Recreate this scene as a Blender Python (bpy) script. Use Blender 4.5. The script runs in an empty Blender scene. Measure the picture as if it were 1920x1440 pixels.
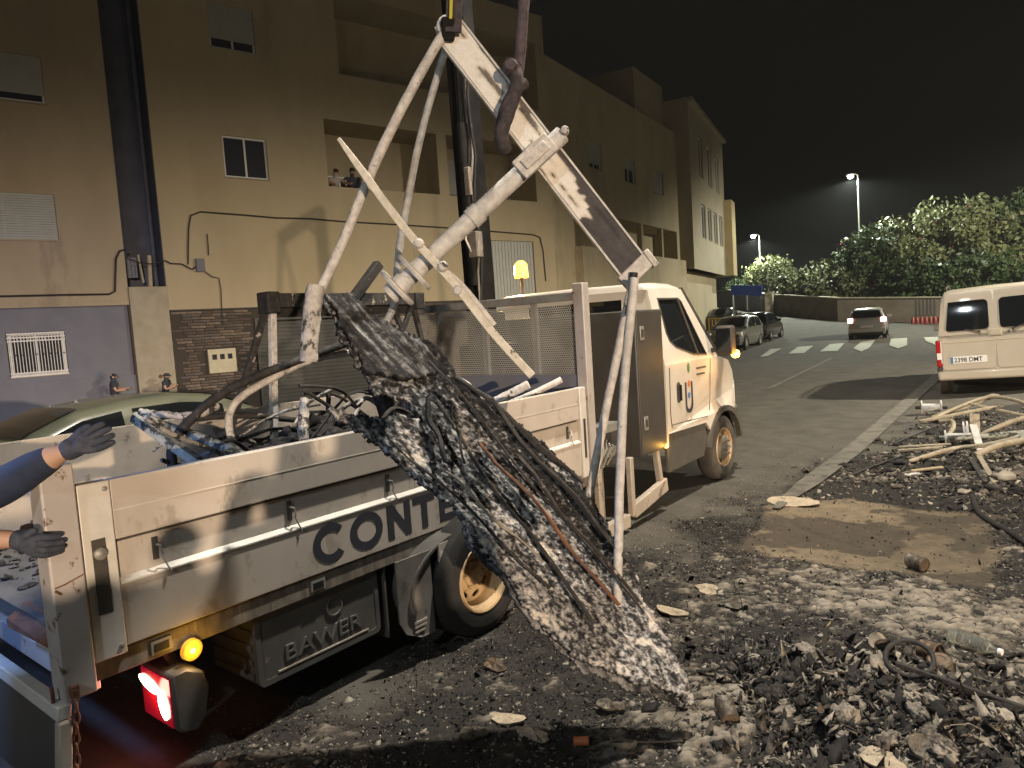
import bpy, bmesh, math, random
import numpy as np
from mathutils import Vector, Matrix
from mathutils.geometry import tessellate_polygon
random.seed(7); RNG = np.random.default_rng(11)
SC = bpy.context.scene; COL = SC.collection; R = math.radians

# ------------------------------------------------------------------ camera
cd = bpy.data.cameras.new('camera'); cam = bpy.data.objects.new('camera', cd); COL.objects.link(cam)
cd.sensor_width = 36.0; cd.sensor_fit = 'HORIZONTAL'; cd.lens = 1331 / 1920 * 36.0
cd.clip_start = 0.05; cd.clip_end = 800
_h, _p, _r = R(38.7033), R(4.58575), R(3.7)
_fh = Vector((-math.sin(_h), math.cos(_h), 0)); _rt = Vector((math.cos(_h), math.sin(_h), 0)); _up = Vector((0, 0, 1))
_f = _fh * math.cos(_p) - _up * math.sin(_p); _u0 = _fh * math.sin(_p) + _up * math.cos(_p)
_rr = _rt * math.cos(_r) - _u0 * math.sin(_r); _uu = _rt * math.sin(_r) + _u0 * math.cos(_r)
cam.matrix_world = Matrix(((_rr.x, _uu.x, -_f.x, 0), (_rr.y, _uu.y, -_f.y, 0), (_rr.z, _uu.z, -_f.z, 1.9), (0, 0, 0, 1)))
SC.camera = cam
# ------------------------------------------------------------------ night sky, exposure
w = bpy.data.worlds.new('World'); SC.world = w; w.use_nodes = True
bg = w.node_tree.nodes['Background']; bg.inputs[0].default_value = (0.9, 0.88, 0.72, 1); bg.inputs[1].default_value = 0.0055
SC.view_settings.view_transform = 'Standard'; SC.view_settings.look = 'None'
SC.view_settings.exposure = 0; SC.view_settings.gamma = 1; SC.view_settings.use_curve_mapping = False
SC.cycles.use_denoising = True
SC.cycles.max_bounces = 6; SC.cycles.sample_clamp_indirect = 4

# ------------------------------------------------------------------ lamps (each one belongs to a lamp built further down)
def lamp(name, kind, loc, energy, color, target=None, angle=None, radius=.1, blend=.5):
    d = bpy.data.lights.new(name, kind); d.energy = energy; d.color = color; d.shadow_soft_size = radius
    o = bpy.data.objects.new(name, d); COL.objects.link(o); o.location = loc
    if target is not None:
        o.rotation_euler = (Vector(target) - Vector(loc)).to_track_quat('-Z', 'Y').to_euler()
    if kind == 'SPOT':
        d.spot_size = R(angle); d.spot_blend = blend
    return o
WARM = (1, .80, .54); COOL = (.92, 1, .86); AMBER = (1, .52, .08); BLUE = (.10, .26, 1)
KEY_A = (40.2, -22.8, 4.3)    # street lamp far behind the camera: warm and low, lights upright faces
FILL_E = (-.5, -5.2, 5.6)       # added cool fill behind the camera, lifting the shade on board and wreck
KEY_B = (-1.5, 5.3, 9.4)        # tall street lamp overhead, above the frame
FILL_D = (5.5, 19.0, 8.5)      # added lamp out of view to the right, brightening the road
KEY_C = (4.0, 42.0, 9.0)      # lamp up the street beyond the right edge: lights the bushes
lamp('lamp_light', 'SPOT', (KEY_A[0] - .5, KEY_A[1] + .29, KEY_A[2] - .1), 128000, (1, .765, .545), (KEY_A[0] - 8.68 * .819, KEY_A[1] + 4.96 * .819, KEY_A[2] - 5.736), 82, .30, .42)
lamp('lamp_light', 'SPOT', (KEY_B[0], KEY_B[1], KEY_B[2] - .24), 5200, (1, .92, .80), (KEY_B[0], KEY_B[1], 0), 150, .12, .5)
lamp('lamp_light', 'SPOT', (FILL_E[0], FILL_E[1], FILL_E[2] - .24), 620, (.80, .91, 1), (-3.2, 2.6, 1.2), 120, .12, .6)  # added cool fill from behind, softens the shaded side of the truck
lamp('lamp_light', 'SPOT', (FILL_D[0], FILL_D[1], FILL_D[2] - .24), 15000, (1, .90, .72), (-3.5, 17.5, 0), 92, .15, .7)  # added to brighten the road near the van
lamp('lamp_light', 'SPOT', (KEY_C[0], KEY_C[1], KEY_C[2] - .24), 20000, (1, .96, .78), (KEY_C[0] - 2, KEY_C[1] + 3, 0), 172, .15, .3)
L_FAR = [(-12.95, 57.1, 11.25), (-22.05, 62.3, 8.4), (-28.78, 86.48, 7.35), (-27.6, 87.4, 7.2)]
for q, e in zip(L_FAR, (9000, 6000, 2400, 2400)):
    lamp('lamp_light', 'SPOT', (q[0], q[1], q[2] - .24), e, COOL, (q[0], q[1], 0), 168, .12, .3)
BEACON = (-5.12, 6.7, 2.545)
lamp('beacon_light', 'POINT', (BEACON[0] - .16, BEACON[1], BEACON[2] + .03), 190, (1, .66, .22), radius=.07)
BLUE_AT = (-10.6, .40, 1.72)
lamp('beacon_light', 'SPOT', BLUE_AT, 560, (.24, .38, 1), (-18.5, 6.6, 1.5), 52, .08, .8)
lamp('beacon_light', 'SPOT', (-4.0, -.10, 2.12), 150, (.22, .42, 1), (-3.8, 1.0, 1.0), 100, .10, .9)  # added blue wash on the truck rear and the sleeve

# ------------------------------------------------------------------ noise in numpy
def _hash(ix, iy, seed):
    n = (ix.astype(np.int64) * 374761393 + iy.astype(np.int64) * 668265263 + seed * 1442695041) & 0x7fffffff
    n = ((n ^ (n >> 13)) * 1274126177) & 0x7fffffff
    return ((n ^ (n >> 16)) & 0xffff) / 65535.0
def vnoise(x, y, seed=0):
    x0 = np.floor(x); y0 = np.floor(y); fx = x - x0; fy = y - y0
    fx = fx * fx * (3 - 2 * fx); fy = fy * fy * (3 - 2 * fy)
    a = _hash(x0, y0, seed); b = _hash(x0 + 1, y0, seed); c = _hash(x0, y0 + 1, seed); d = _hash(x0 + 1, y0 + 1, seed)
    return (a * (1 - fx) + b * fx) * (1 - fy) + (c * (1 - fx) + d * fx) * fy
def fbm(x, y, seed=0, octv=4, gain=.5):
    s = 0; a = 1; t = 0; x = np.asarray(x, float); y = np.asarray(y, float)
    for k in range(octv):
        s = s + a * vnoise(x * 2 ** k, y * 2 ** k, seed + k * 17); t += a; a *= gain
    return s / t
def sstep(a, b, x):
    t = np.clip((x - a) / (b - a), 0, 1); return t * t * (3 - 2 * t)

# ------------------------------------------------------------------ materials
MATS = {}
def mat(name, c1, c2=None, scale=6, rough=.6, metal=0, bump=0, bscale=40, lo=.38, hi=.62, detail=6, c3=None, s3=2.5, t3=.62,
        stretch=None, spec=.5, emit=None, es=0, coat=0, rvar=0):
    m = bpy.data.materials.new(name); m.use_nodes = True; nt = m.node_tree; N = nt.nodes; K = nt.links.new
    b = N['Principled BSDF']; b.inputs['Roughness'].default_value = rough; b.inputs['Metallic'].default_value = metal
    b.inputs['Specular IOR Level'].default_value = spec; b.inputs['Coat Weight'].default_value = coat
    b.inputs['Base Color'].default_value = (*c1, 1)
    if emit: b.inputs['Emission Color'].default_value = (*emit, 1); b.inputs['Emission Strength'].default_value = es
    if c2 or bump or c3:
        tc = N.new('ShaderNodeTexCoord'); src = tc.outputs['Object']
        if stretch:
            mp = N.new('ShaderNodeMapping'); mp.inputs['Scale'].default_value = stretch; K(src, mp.inputs[0]); src = mp.outputs[0]
    out = None
    if c2:
        n = N.new('ShaderNodeTexNoise'); n.inputs['Scale'].default_value = scale; n.inputs['Detail'].default_value = detail
        n.inputs['Roughness'].default_value = .62; K(src, n.inputs['Vector'])
        r = N.new('ShaderNodeValToRGB'); r.color_ramp.elements[0].position = lo; r.color_ramp.elements[1].position = hi
        r.color_ramp.elements[0].color = (*c1, 1); r.color_ramp.elements[1].color = (*c2, 1)
        K(n.outputs['Fac'], r.inputs['Fac']); out = r.outputs['Color']
        if rvar:
            mr = N.new('ShaderNodeMapRange'); mr.inputs['To Min'].default_value = rough - rvar; mr.inputs['To Max'].default_value = rough + rvar
            K(n.outputs['Fac'], mr.inputs['Value']); K(mr.outputs[0], b.inputs['Roughness'])
    if c3:
        n3 = N.new('ShaderNodeTexNoise'); n3.inputs['Scale'].default_value = s3; n3.inputs['Detail'].default_value = 8
        n3.inputs['Roughness'].default_value = .7; K(src, n3.inputs['Vector'])
        r3 = N.new('ShaderNodeValToRGB'); r3.color_ramp.elements[0].position = t3; r3.color_ramp.elements[1].position = t3 + .05
        r3.color_ramp.elements[0].color = (0, 0, 0, 1); r3.color_ramp.elements[1].color = (1, 1, 1, 1); K(n3.outputs['Fac'], r3.inputs['Fac'])
        mx = N.new('ShaderNodeMix'); mx.data_type = 'RGBA'; K(r3.outputs['Color'], mx.inputs['Factor'])
        if out: K(out, mx.inputs['A'])
        else: mx.inputs['A'].default_value = (*c1, 1)
        mx.inputs['B'].default_value = (*c3, 1); out = mx.outputs['Result']
    if out: K(out, b.inputs['Base Color'])
    if bump:
        nb = N.new('ShaderNodeTexNoise'); nb.inputs['Scale'].default_value = bscale; nb.inputs['Detail'].default_value = 5; K(src, nb.inputs['Vector'])
        bp = N.new('ShaderNodeBump'); bp.inputs['Strength'].default_value = bump; bp.inputs['Distance'].default_value = .01
        K(nb.outputs['Fac'], bp.inputs['Height']); K(bp.outputs['Normal'], b.inputs['Normal'])
    MATS[name] = m; return m
def attr_mat(name, ramp, attr='ash', bump=.5, bscale=180, rough=.9, extra=None, nscale=90, namp=.55):
    """colour read from a per-vertex albedo mask (ash against char), broken up by fine noise"""
    m = bpy.data.materials.new(name); m.use_nodes = True; nt = m.node_tree; N = nt.nodes; K = nt.links.new
    b = N['Principled BSDF']; b.inputs['Roughness'].default_value = rough; b.inputs['Specular IOR Level'].default_value = .35
    a = N.new('ShaderNodeAttribute'); a.attribute_name = attr
    tc = N.new('ShaderNodeTexCoord')
    n = N.new('ShaderNodeTexNoise'); n.inputs['Scale'].default_value = nscale; n.inputs['Detail'].default_value = 8; n.inputs['Roughness'].default_value = .75
    K(tc.outputs['Object'], n.inputs['Vector'])
    ma = N.new('ShaderNodeMath'); ma.operation = 'MULTIPLY_ADD'; ma.inputs[1].default_value = namp; ma.inputs[2].default_value = -namp / 2
    K(n.outputs['Fac'], ma.inputs[0])
    ad = N.new('ShaderNodeMath'); ad.operation = 'ADD'; ad.use_clamp = True; K(a.outputs['Fac'], ad.inputs[0]); K(ma.outputs[0], ad.inputs[1])
    r = N.new('ShaderNodeValToRGB'); el = r.color_ramp.elements
    el[0].position = ramp[0][0]; el[0].color = (*ramp[0][1], 1); el[1].position = ramp[-1][0]; el[1].color = (*ramp[-1][1], 1)
    for p, c in ramp[1:-1]:
        e = el.new(p); e.color = (*c, 1)
    K(ad.outputs[0], r.inputs['Fac']); out = r.outputs['Color']
    if extra:
        for at, c, amt in extra:
            a2 = N.new('ShaderNodeAttribute'); a2.attribute_name = at
            mx = N.new('ShaderNodeMix'); mx.data_type = 'RGBA'; K(a2.outputs['Fac'], mx.inputs['Factor']); K(out, mx.inputs['A'])
            n2 = N.new('ShaderNodeTexNoise'); n2.inputs['Scale'].default_value = amt; n2.inputs['Detail'].default_value = 8; n2.inputs['Roughness'].default_value = .7
            K(tc.outputs['Object'], n2.inputs['Vector'])
            r2 = N.new('ShaderNodeValToRGB'); r2.color_ramp.elements[0].position = .3; r2.color_ramp.elements[1].position = .7
            r2.color_ramp.elements[0].color = (*[k * .62 for k in c], 1); r2.color_ramp.elements[1].color = (*[k * 1.3 for k in c], 1)
            K(n2.outputs['Fac'], r2.inputs['Fac']); K(r2.outputs['Color'], mx.inputs['B']); out = mx.outputs['Result']
    K(out, b.inputs['Base Color'])
    nb = N.new('ShaderNodeTexNoise'); nb.inputs['Scale'].default_value = bscale; nb.inputs['Detail'].default_value = 6; K(tc.outputs['Object'], nb.inputs['Vector'])
    bp = N.new('ShaderNodeBump'); bp.inputs['Strength'].default_value = bump; bp.inputs['Distance'].default_value = .008
    K(nb.outputs['Fac'], bp.inputs['Height']); K(bp.outputs['Normal'], b.inputs['Normal'])
    MATS[name] = m; return m
M = MATS
mat('plaster', (.39, .325, .215), (.355, .295, .19), 1.2, .9, bump=.15, bscale=70, c3=(.31, .26, .17), s3=.55, t3=.58, stretch=(1, 1, .35))
mat('plaster_old', (.35, .29, .20), (.315, .26, .18), 1.4, .9, bump=.15, bscale=70, c3=(.265, .22, .155), s3=.55, t3=.58, stretch=(1, 1, .35))
mat('plaster_yellow', (.36, .28, .14), (.33, .25, .12), 1.2, .9, bump=.12, bscale=70)
mat('plaster_white', (.36, .31, .22), (.32, .275, .20), 1.2, .9, bump=.12, bscale=70)
mat('blue_render', (.155, .158, .185), (.135, .138, .165), 2, .85, bump=.2, bscale=60)
mat('concrete', (.34, .30, .225), (.28, .245, .18), 2.5, .85, bump=.2, bscale=50, c3=(.28, .24, .18), s3=1.1, t3=.62)
mat('dark_wall', (.085, .095, .14), (.06, .07, .105), 2, .7, bump=.1)
mat('shutter', (.36, .37, .34), (.33, .34, .31), 4, .5)
mat('alu_frame', (.62, .62, .60), rough=.4)
mat('dark_glass', (.035, .038, .048), rough=.06, spec=.6)
mat('car_glass', (.010, .012, .014), rough=.04, spec=.6)
mat('white_iron', (.66, .65, .62), (.58, .57, .54), 8, .5)
mat('black_iron', (.02, .02, .022), rough=.5)
mat('cable', (.02, .019, .018), rough=.6)
for i, c in enumerate(((.145, .105, .078), (.10, .075, .058), (.20, .155, .12), (.125, .10, .085))):
    mat('stone_%d' % i, c, tuple(k * .62 for k in c), 14, .85, bump=.5, bscale=60)
mat('mortar', (.045, .037, .03), rough=.95)
mat('garage', (.055, .05, .04), (.04, .037, .03), 3, .55)
mat('meter_box', (.46, .42, .29), (.40, .36, .25), 5, .6)
mat('bin_red', (.20, .03, .025), rough=.45)
mat('truck_white', (.64, .59, .51), (.58, .53, .455), 3, .32, coat=.3, c3=(.50, .45, .38), s3=3, t3=.70)
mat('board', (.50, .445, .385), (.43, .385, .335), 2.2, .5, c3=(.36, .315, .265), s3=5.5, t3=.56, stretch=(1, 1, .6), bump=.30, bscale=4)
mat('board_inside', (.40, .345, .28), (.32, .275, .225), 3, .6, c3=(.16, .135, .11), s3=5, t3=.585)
mat('ledge', (.62, .59, .53), (.53, .50, .45), 6, .4)
mat('post_paint', (.44, .40, .37), (.38, .345, .32), 5, .45, c3=(.14, .075, .05), s3=13, t3=.60, bump=.05)
mat('rail_dirty', (.24, .205, .165), (.13, .11, .09), 7, .7, c3=(.32, .28, .22), s3=5, t3=.60, stretch=(1, 3, 1))
mat('chassis', (.035, .033, .03), (.06, .05, .04), 9, .65)
mat('plastic_grey', (.075, .073, .068), (.105, .10, .09), 5, .55, c3=(.20, .18, .15), s3=6, t3=.66)
mat('cabinet', (.062, .057, .049), (.05, .046, .04), 3, .48)
mat('cab_sill', (.065, .060, .052), (.085, .078, .066), 6, .5)
mat('rubber', (.011, .011, .011), (.022, .020, .018), 8, .85, bump=.2, bscale=60)
mat('rubber_dusty', (.045, .04, .034), (.075, .065, .052), 6, .9, bump=.2, bscale=60)
mat('rim_tan', (.50, .36, .20), (.38, .26, .14), 6, .5, c3=(.10, .07, .045), s3=7, t3=.60)
mat('rim_grey', (.44, .40, .33), (.30, .27, .22), 7, .5)
mat('zinc', (.42, .41, .37), (.34, .33, .30), 7, .42, metal=.5)
mat('steel_grey', (.30, .29, .26), (.22, .21, .19), 7, .5, metal=.3)
mat('crane_black', (.008, .0075, .007), (.016, .0145, .013), 6, .65, spec=.12)
mat('chrome', (.75, .75, .72), rough=.12, metal=1)
mat('letter', (.035, .037, .05), rough=.5)
mat('letter_black', (.01, .01, .012), rough=.5)
mat('emblem_green', (.04, .17, .06), rough=.5); mat('emblem_orange', (.55, .16, .03), rough=.5); mat('emblem_blue', (.08, .18, .35), rough=.5)
mat('rust', (.20, .085, .04), (.11, .05, .03), 20, .8)
mat('tail_red', (.14, .006, .01), rough=.2, emit=(1, .03, .10), es=.10)
mat('tail_hot', (1, .75, .6), rough=.2, emit=(1, .62, .42), es=22)
mat('amber_lens', (.9, .45, .05), rough=.2, emit=(1, .5, .05), es=.5)
mat('amber_hot', (1, .6, .1), rough=.2, emit=(1, .60, .16), es=4)
mat('amber_beacon', (1, .6, .1), rough=.2, emit=(1, .58, .12), es=1.75)
mat('lamp_hot', (1, 1, .95), rough=.3, emit=(.95, 1, .86), es=45)
mat('blue_hot', (.1, .2, 1), rough=.3, emit=(.1, .28, 1), es=40)
mat('brake_hot', (1, .4, .3), rough=.3, emit=(1, .42, .36), es=9)
mat('head_hot', (1, 1, .9), rough=.3, emit=(1, 1, .92), es=30)
mat('lens_red', (.40, .02, .02), rough=.15)
mat('plate', (.80, .80, .78), rough=.45)
mat('sticker', (.62, .58, .42), rough=.5)
# burnt metal
mat('ash_metal', (.62, .59, .55), (.42, .395, .37), 26, .75, c3=(.05, .045, .042), s3=15, t3=.60, bump=.35, bscale=70)
mat('ash_metal_pale', (.60, .585, .56), (.43, .415, .395), 22, .7, c3=(.10, .09, .085), s3=18, t3=.655, bump=.3, bscale=80)
mat('half_burnt', (.44, .41, .36), (.32, .295, .26), 18, .75, c3=(.035, .033, .033), s3=13, t3=.50, bump=.4, bscale=60)
mat('charred', (.018, .016, .015), (.04, .036, .032), 18, .8, c3=(.42, .37, .30), s3=11, t3=.60, bump=.5, bscale=70)
mat('charred_dark', (.012, .011, .011), (.03, .027, .025), 20, .75, c3=(.22, .19, .16), s3=14, t3=.66, bump=.5, bscale=90)
mat('mint_pipe', (.33, .345, .29), (.20, .21, .175), 20, .7, c3=(.03, .028, .026), s3=11, t3=.50, bump=.35, bscale=70)
mat('beige_metal', (.34, .295, .215), (.24, .205, .145), 14, .75, c3=(.10, .075, .045), s3=9, t3=.63, bump=.3, bscale=70)
mat('strap', (.030, .024, .026), (.07, .055, .06), 30, .8, bump=.4, bscale=140)
mat('strap_mauve', (.115, .085, .092), (.05, .04, .045), 26, .8, bump=.4, bscale=120)
mat('yellow_web', (.5, .42, .03), rough=.8)
mat('flake_pale', (.50, .41, .29), (.34, .28, .20), 30, .9, bump=.5, bscale=120)
mat('tin_burnt', (.16, .14, .11), (.07, .06, .05), 25, .55, metal=.5, bump=.4, bscale=110, c3=(.32, .27, .19), s3=18, t3=.60)
mat('tin_rust', (.15, .095, .055), (.08, .06, .045), 25, .6, metal=.3, bump=.3, bscale=90)
mat('wood_raw', (.44, .35, .21), (.34, .26, .15), 14, .8)
mat('orange_paint', (.6, .16, .05), (.35, .12, .05), 20, .6)
# cars
mat('paint_sage', (.115, .122, .09), rough=.3, coat=.6); mat('paint_navy', (.012, .018, .04), rough=.18, coat=.9)
mat('paint_champagne', (.50, .455, .375), (.47, .425, .35), 4, .35, coat=.4, c3=(.40, .36, .29), s3=2, t3=.68); mat('paint_silver', (.42, .40, .37), rough=.32, metal=.4, coat=.5)
mat('paint_grey', (.16, .16, .14), rough=.3, metal=.3, coat=.6); mat('paint_black', (.012, .012, .014), rough=.2, coat=.8)
mat('seat_fabric', (.03, .03, .035), rough=.9)
# people
mat('skin', (.42, .25, .17), rough=.55); mat('hair', (.012, .010, .009), rough=.6); mat('navy_cloth', (.018, .027, .058), (.013, .02, .045), 20, .85, bump=.3, bscale=60)
mat('glove', (.030, .036, .055), (.055, .06, .08), 30, .8, bump=.5, bscale=120); mat('dark_cloth', (.035, .04, .055), rough=.85)
mat('jeans', (.04, .06, .12), rough=.9); mat('white_cloth', (.34, .30, .28), rough=.85); mat('shoe', (.03, .03, .03), rough=.7)
# planting
mat('leaf_pale', (.17, .18, .075), (.10, .115, .045), 3, .55); mat('leaf_dark', (.045, .07, .02), (.03, .05, .015), 3, .55)
mat('leaf_olive', (.12, .13, .055), (.075, .085, .035), 3, .55); mat('blossom', (.16, .03, .05), rough=.6); mat('bark', (.06, .045, .03), (.035, .027, .02), 12, .9, bump=.4)
mat('wall_render', (.16, .13, .10), (.12, .095, .075), 1.5, .9, bump=.2); mat('blue_panel', (.03, .06, .30), rough=.5)
mat('paint_marking', (.42, .44, .36), (.30, .31, .26), 9, .75, c3=(.16, .155, .14), s3=6, t3=.64)
mat('paint_worn', (.135, .125, .104), (.118, .109, .09), 4, .85, c3=(.085, .077, .063), s3=4, t3=.50)

# ------------------------------------------------------------------ building blocks
OFF = {}
def world_off(o):
    v = Vector((0, 0, 0))
    while o is not None:
        v += OFF.get(o.name, Vector((0, 0, 0))); o = o.parent
    return v
def tag(o, label=None, cat=None, group=None, kind=None):
    if label: o['label'] = label
    if cat: o['category'] = cat
    if group: o['group'] = group
    if kind: o['kind'] = kind
    return o
def thing(name, label, cat, loc=(0, 0, 0), rz=0, group=None):
    o = bpy.data.objects.new(name, None); COL.objects.link(o); o.location = loc; o.rotation_euler = (0, 0, rz); o.empty_display_size = .1
    OFF[o.name] = Vector(loc); return tag(o, label, cat, group)
class MB:
    """collects shapes; build() links them as one mesh object. Points are world points unless local=True"""
    def __init__(s): s.v = []; s.f = []
    def add(s, vs, fs):
        b = len(s.v); s.v.extend([tuple(p) for p in vs]); s.f.extend([tuple(i + b for i in f) for f in fs]); return s
    def box(s, x0, x1, y0, y1, z0, z1):
        v = [(x, y, z) for x in (x0, x1) for y in (y0, y1) for z in (z0, z1)]
        return s.add(v, [(0, 1, 3, 2), (4, 6, 7, 5), (0, 4, 5, 1), (2, 3, 7, 6), (0, 2, 6, 4), (1, 5, 7, 3)])
    def bar(s, p, q, wd, ht, up=(0, 0, 1)):
        p = Vector(p); q = Vector(q); d = (q - p).normalized(); u = Vector(up)
        a = d.cross(u)
        if a.length < 1e-4: a = d.cross(Vector((1, 0, 0)))
        a.normalize(); c = a.cross(d).normalized(); a = a * wd / 2; c = c * ht / 2
        v = [p - a - c, p + a - c, p + a + c, p - a + c, q - a - c, q + a - c, q + a + c, q - a + c]
        return s.add(v, [(0, 3, 2, 1), (4, 5, 6, 7), (0, 1, 5, 4), (1, 2, 6, 5), (2, 3, 7, 6), (3, 0, 4, 7)])
    def tube(s, pts, r, n=10, caps=True, wob=0, closed=False):
        pts = [Vector(p) for p in pts]; m = len(pts); rs = r if isinstance(r, (list, tuple)) else [r] * m
        base = len(s.v); prev = None
        for i, p in enumerate(pts):
            if closed: t = (pts[(i + 1) % m] - pts[i - 1]).normalized()
            else: t = (pts[min(i + 1, m - 1)] - pts[max(i - 1, 0)]).normalized()
            if prev is None:
                a = t.cross(Vector((0, 0, 1)));
                if a.length < .05: a = t.cross(Vector((1, 0, 0)))
            else: a = prev - t * prev.dot(t)
            a.normalize(); prev = a; b = t.cross(a)
            for k in range(n):
                an = 2 * math.pi * k / n; rr = rs[i] * (1 + (random.uniform(-wob, wob) if wob else 0))
                s.v.append(tuple(p + a * math.cos(an) * rr + b * math.sin(an) * rr))
        for i in range(m if closed else m - 1):
            j = (i + 1) % m
            for k in range(n):
                s.f.append((base + i * n + k, base + i * n + (k + 1) % n, base + j * n + (k + 1) % n, base + j * n + k))
        if caps and not closed:
            s.f.append(tuple(base + k for k in range(n))[::-1]); s.f.append(tuple(base + (m - 1) * n + k for k in range(n)))
        return s
    def lathe(s, c, axis, prof, n=32, closed=False):
        """prof = [(distance along axis, radius)]"""
        c = Vector(c); ax = Vector(axis).normalized(); a = ax.cross(Vector((0, 0, 1)))
        if a.length < .05: a = Vector((1, 0, 0))
        a.normalize(); b = ax.cross(a); base = len(s.v); m = len(prof)
        for d, r in prof:
            for k in range(n):
                an = 2 * math.pi * k / n; s.v.append(tuple(c + ax * d + (a * math.cos(an) + b * math.sin(an)) * r))
        for i in range(m - 1):
            for k in range(n):
                s.f.append((base + i * n + k, base + i * n + (k + 1) % n, base + (i + 1) * n + (k + 1) % n, base + (i + 1) * n + k))
        if closed:
            for k in range(n):
                s.f.append((base + (m - 1) * n + k, base + (m - 1) * n + (k + 1) % n, base + (k + 1) % n, base + k))
        return s
    def prism(s, outline, holes, fn, t):
        """flat 2D outline with holes, mapped by fn(u, v, depth), given thickness t"""
        loops = [outline] + list(holes); flat = [p for l in loops for p in l]
        tris = tessellate_polygon([[Vector((p[0], p[1], 0)) for p in l] for l in loops]); n = len(flat); b = len(s.v)
        s.v.extend([tuple(fn(p[0], p[1], 0)) for p in flat]); s.v.extend([tuple(fn(p[0], p[1], t)) for p in flat])
        for tr in tris: s.f.append((b + tr[0], b + tr[1], b + tr[2])); s.f.append((b + n + tr[2], b + n + tr[1], b + n + tr[0]))
        o = 0
        for l in loops:
            m = len(l)
            for i in range(m):
                j = (i + 1) % m; s.f.append((b + o + i, b + o + j, b + n + o + j, b + n + o + i))
            o += m
        return s
    def loft(s, rings, cap=True, closed=True):
        b = len(s.v); n = len(rings[0])
        for r in rings: s.v.extend([tuple(p) for p in r])
        for i in range(len(rings) - 1):
            for k in range(n if closed else n - 1):
                j = (k + 1) % n; s.f.append((b + i * n + k, b + i * n + j, b + (i + 1) * n + j, b + (i + 1) * n + k))
        if cap:
            s.f.append(tuple(b + k for k in range(n))[::-1]); s.f.append(tuple(b + (len(rings) - 1) * n + k for k in range(n)))
        return s
    def build(s, name, m, parent=None, local=False, smooth=None, bevel=0, attrs=None, origin=None):
        off = Vector((0, 0, 0)) if local else world_off(parent)
        loc = Vector((0, 0, 0))
        if parent is None and origin is not None: loc = Vector(origin); off = loc
        me = bpy.data.meshes.new(name); V = np.array(s.v, float) - np.array(off)
        me.from_pydata(V.tolist(), [], s.f)
        bm = bmesh.new(); bm.from_mesh(me); bmesh.ops.recalc_face_normals(bm, faces=bm.faces); bm.to_mesh(me); bm.free()
        if attrs:
            for k, a in attrs.items(): me.attributes.new(k, 'FLOAT', 'POINT').data.foreach_set('value', np.asarray(a, np.float32))
        if smooth:
            me.polygons.foreach_set('use_smooth', [True] * len(me.polygons)); me.set_sharp_from_angle(angle=R(smooth))
        if isinstance(m, str): m = MATS[m]
        if m: me.materials.append(m)
        o = bpy.data.objects.new(name, me); COL.objects.link(o)
        if parent is not None: o.parent = parent; OFF[o.name] = Vector((0, 0, 0))
        else: o.location = loc; OFF[o.name] = loc
        if bevel:
            bv = o.modifiers.new('edge', 'BEVEL'); bv.width = bevel; bv.segments = 2; bv.limit_method = 'ANGLE'; bv.angle_limit = R(40)
            me.polygons.foreach_set('use_smooth', [True] * len(me.polygons)); me.set_sharp_from_angle(angle=R(45))
        return o
def copy_tree(o, parent=None):
    c = o.copy(); COL.objects.link(c)
    if parent is not None: c.parent = parent
    OFF[c.name] = OFF.get(o.name, Vector((0, 0, 0)))
    for ch in list(o.children): copy_tree(ch, c)
    return c
def fast_mesh(name, V, F, m, smooth=False, attrs=None, parent=None):
    """numpy vertices and faces (triangles or quads) to one object"""
    V = np.asarray(V, np.float32); F = np.asarray(F, np.int32); me = bpy.data.meshes.new(name); k = F.shape[1]
    me.vertices.add(len(V)); me.vertices.foreach_set('co', V.ravel()); me.loops.add(F.size); me.loops.foreach_set('vertex_index', F.ravel())
    me.polygons.add(len(F)); me.polygons.foreach_set('loop_start', np.arange(0, F.size, k, dtype=np.int32))
    me.update(calc_edges=True)
    if smooth: me.polygons.foreach_set('use_smooth', np.ones(len(F), bool))
    if attrs:
        for kk, a in attrs.items(): me.attributes.new(kk, 'FLOAT', 'POINT').data.foreach_set('value', np.asarray(a, np.float32))
    me.validate(); me.materials.append(MATS[m] if isinstance(m, str) else m)
    o = bpy.data.objects.new(name, me); COL.objects.link(o)
    if parent is not None: o.parent = parent
    OFF[o.name] = Vector((0, 0, 0)); return o

# ================================================================== GROUND
def soot_edge(y): return np.interp(y, [-6, 0.5, 3, 4.5, 5.5, 6.5, 8, 10, 12, 13.6, 15, 16.5], [0, -3.3, -3.05, -2.8, -2.72, -2.5, -2.3, -1.95, -2.1, -1.7, -.5, 4.5])
def soot_mask(x, y):
    n = fbm(x * 1.7, y * 1.7, 5, 5); return sstep(-.25, .3, x - soot_edge(y) + (n - .5) * 1.5) * sstep(6, 4, x)
BLOBS = [(-.55, 4.85, 1.75, .62, 1.05), (-1.75, 4.55, .7, .45, .62), (-1.35, 2.95, .45, .5, 1.0), (.1, 4.3, .6, .8, .85), (-.75, 3.55, .55, .45, .62), (-.25, 3.2, .5, .5, .8), (-2.85, 1.75, .38, .5, .62),
         (-1.25, 8.45, .8, .32, .72), (-.5, 8.3, .6, .6, .75), (-1.9, 3.9, .5, .35, .5), (-2.45, 2.75, .55, .4, .30), (-.3, 9.6, .9, .8, .45), (-.2, 6.3, .5, .8, .6), (-2.0, 2.4, .5, .4, .25), (.8, 5.5, 1.2, 1.5, .7)]
def ash_weight(x, y):
    W = np.zeros_like(np.asarray(x, float))
    for cx, cy, sx, sy, a in BLOBS: W = np.maximum(W, a * np.exp(-(((x - cx) / sx) ** 2 + ((y - cy) / sy) ** 2)))
    return W
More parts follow.
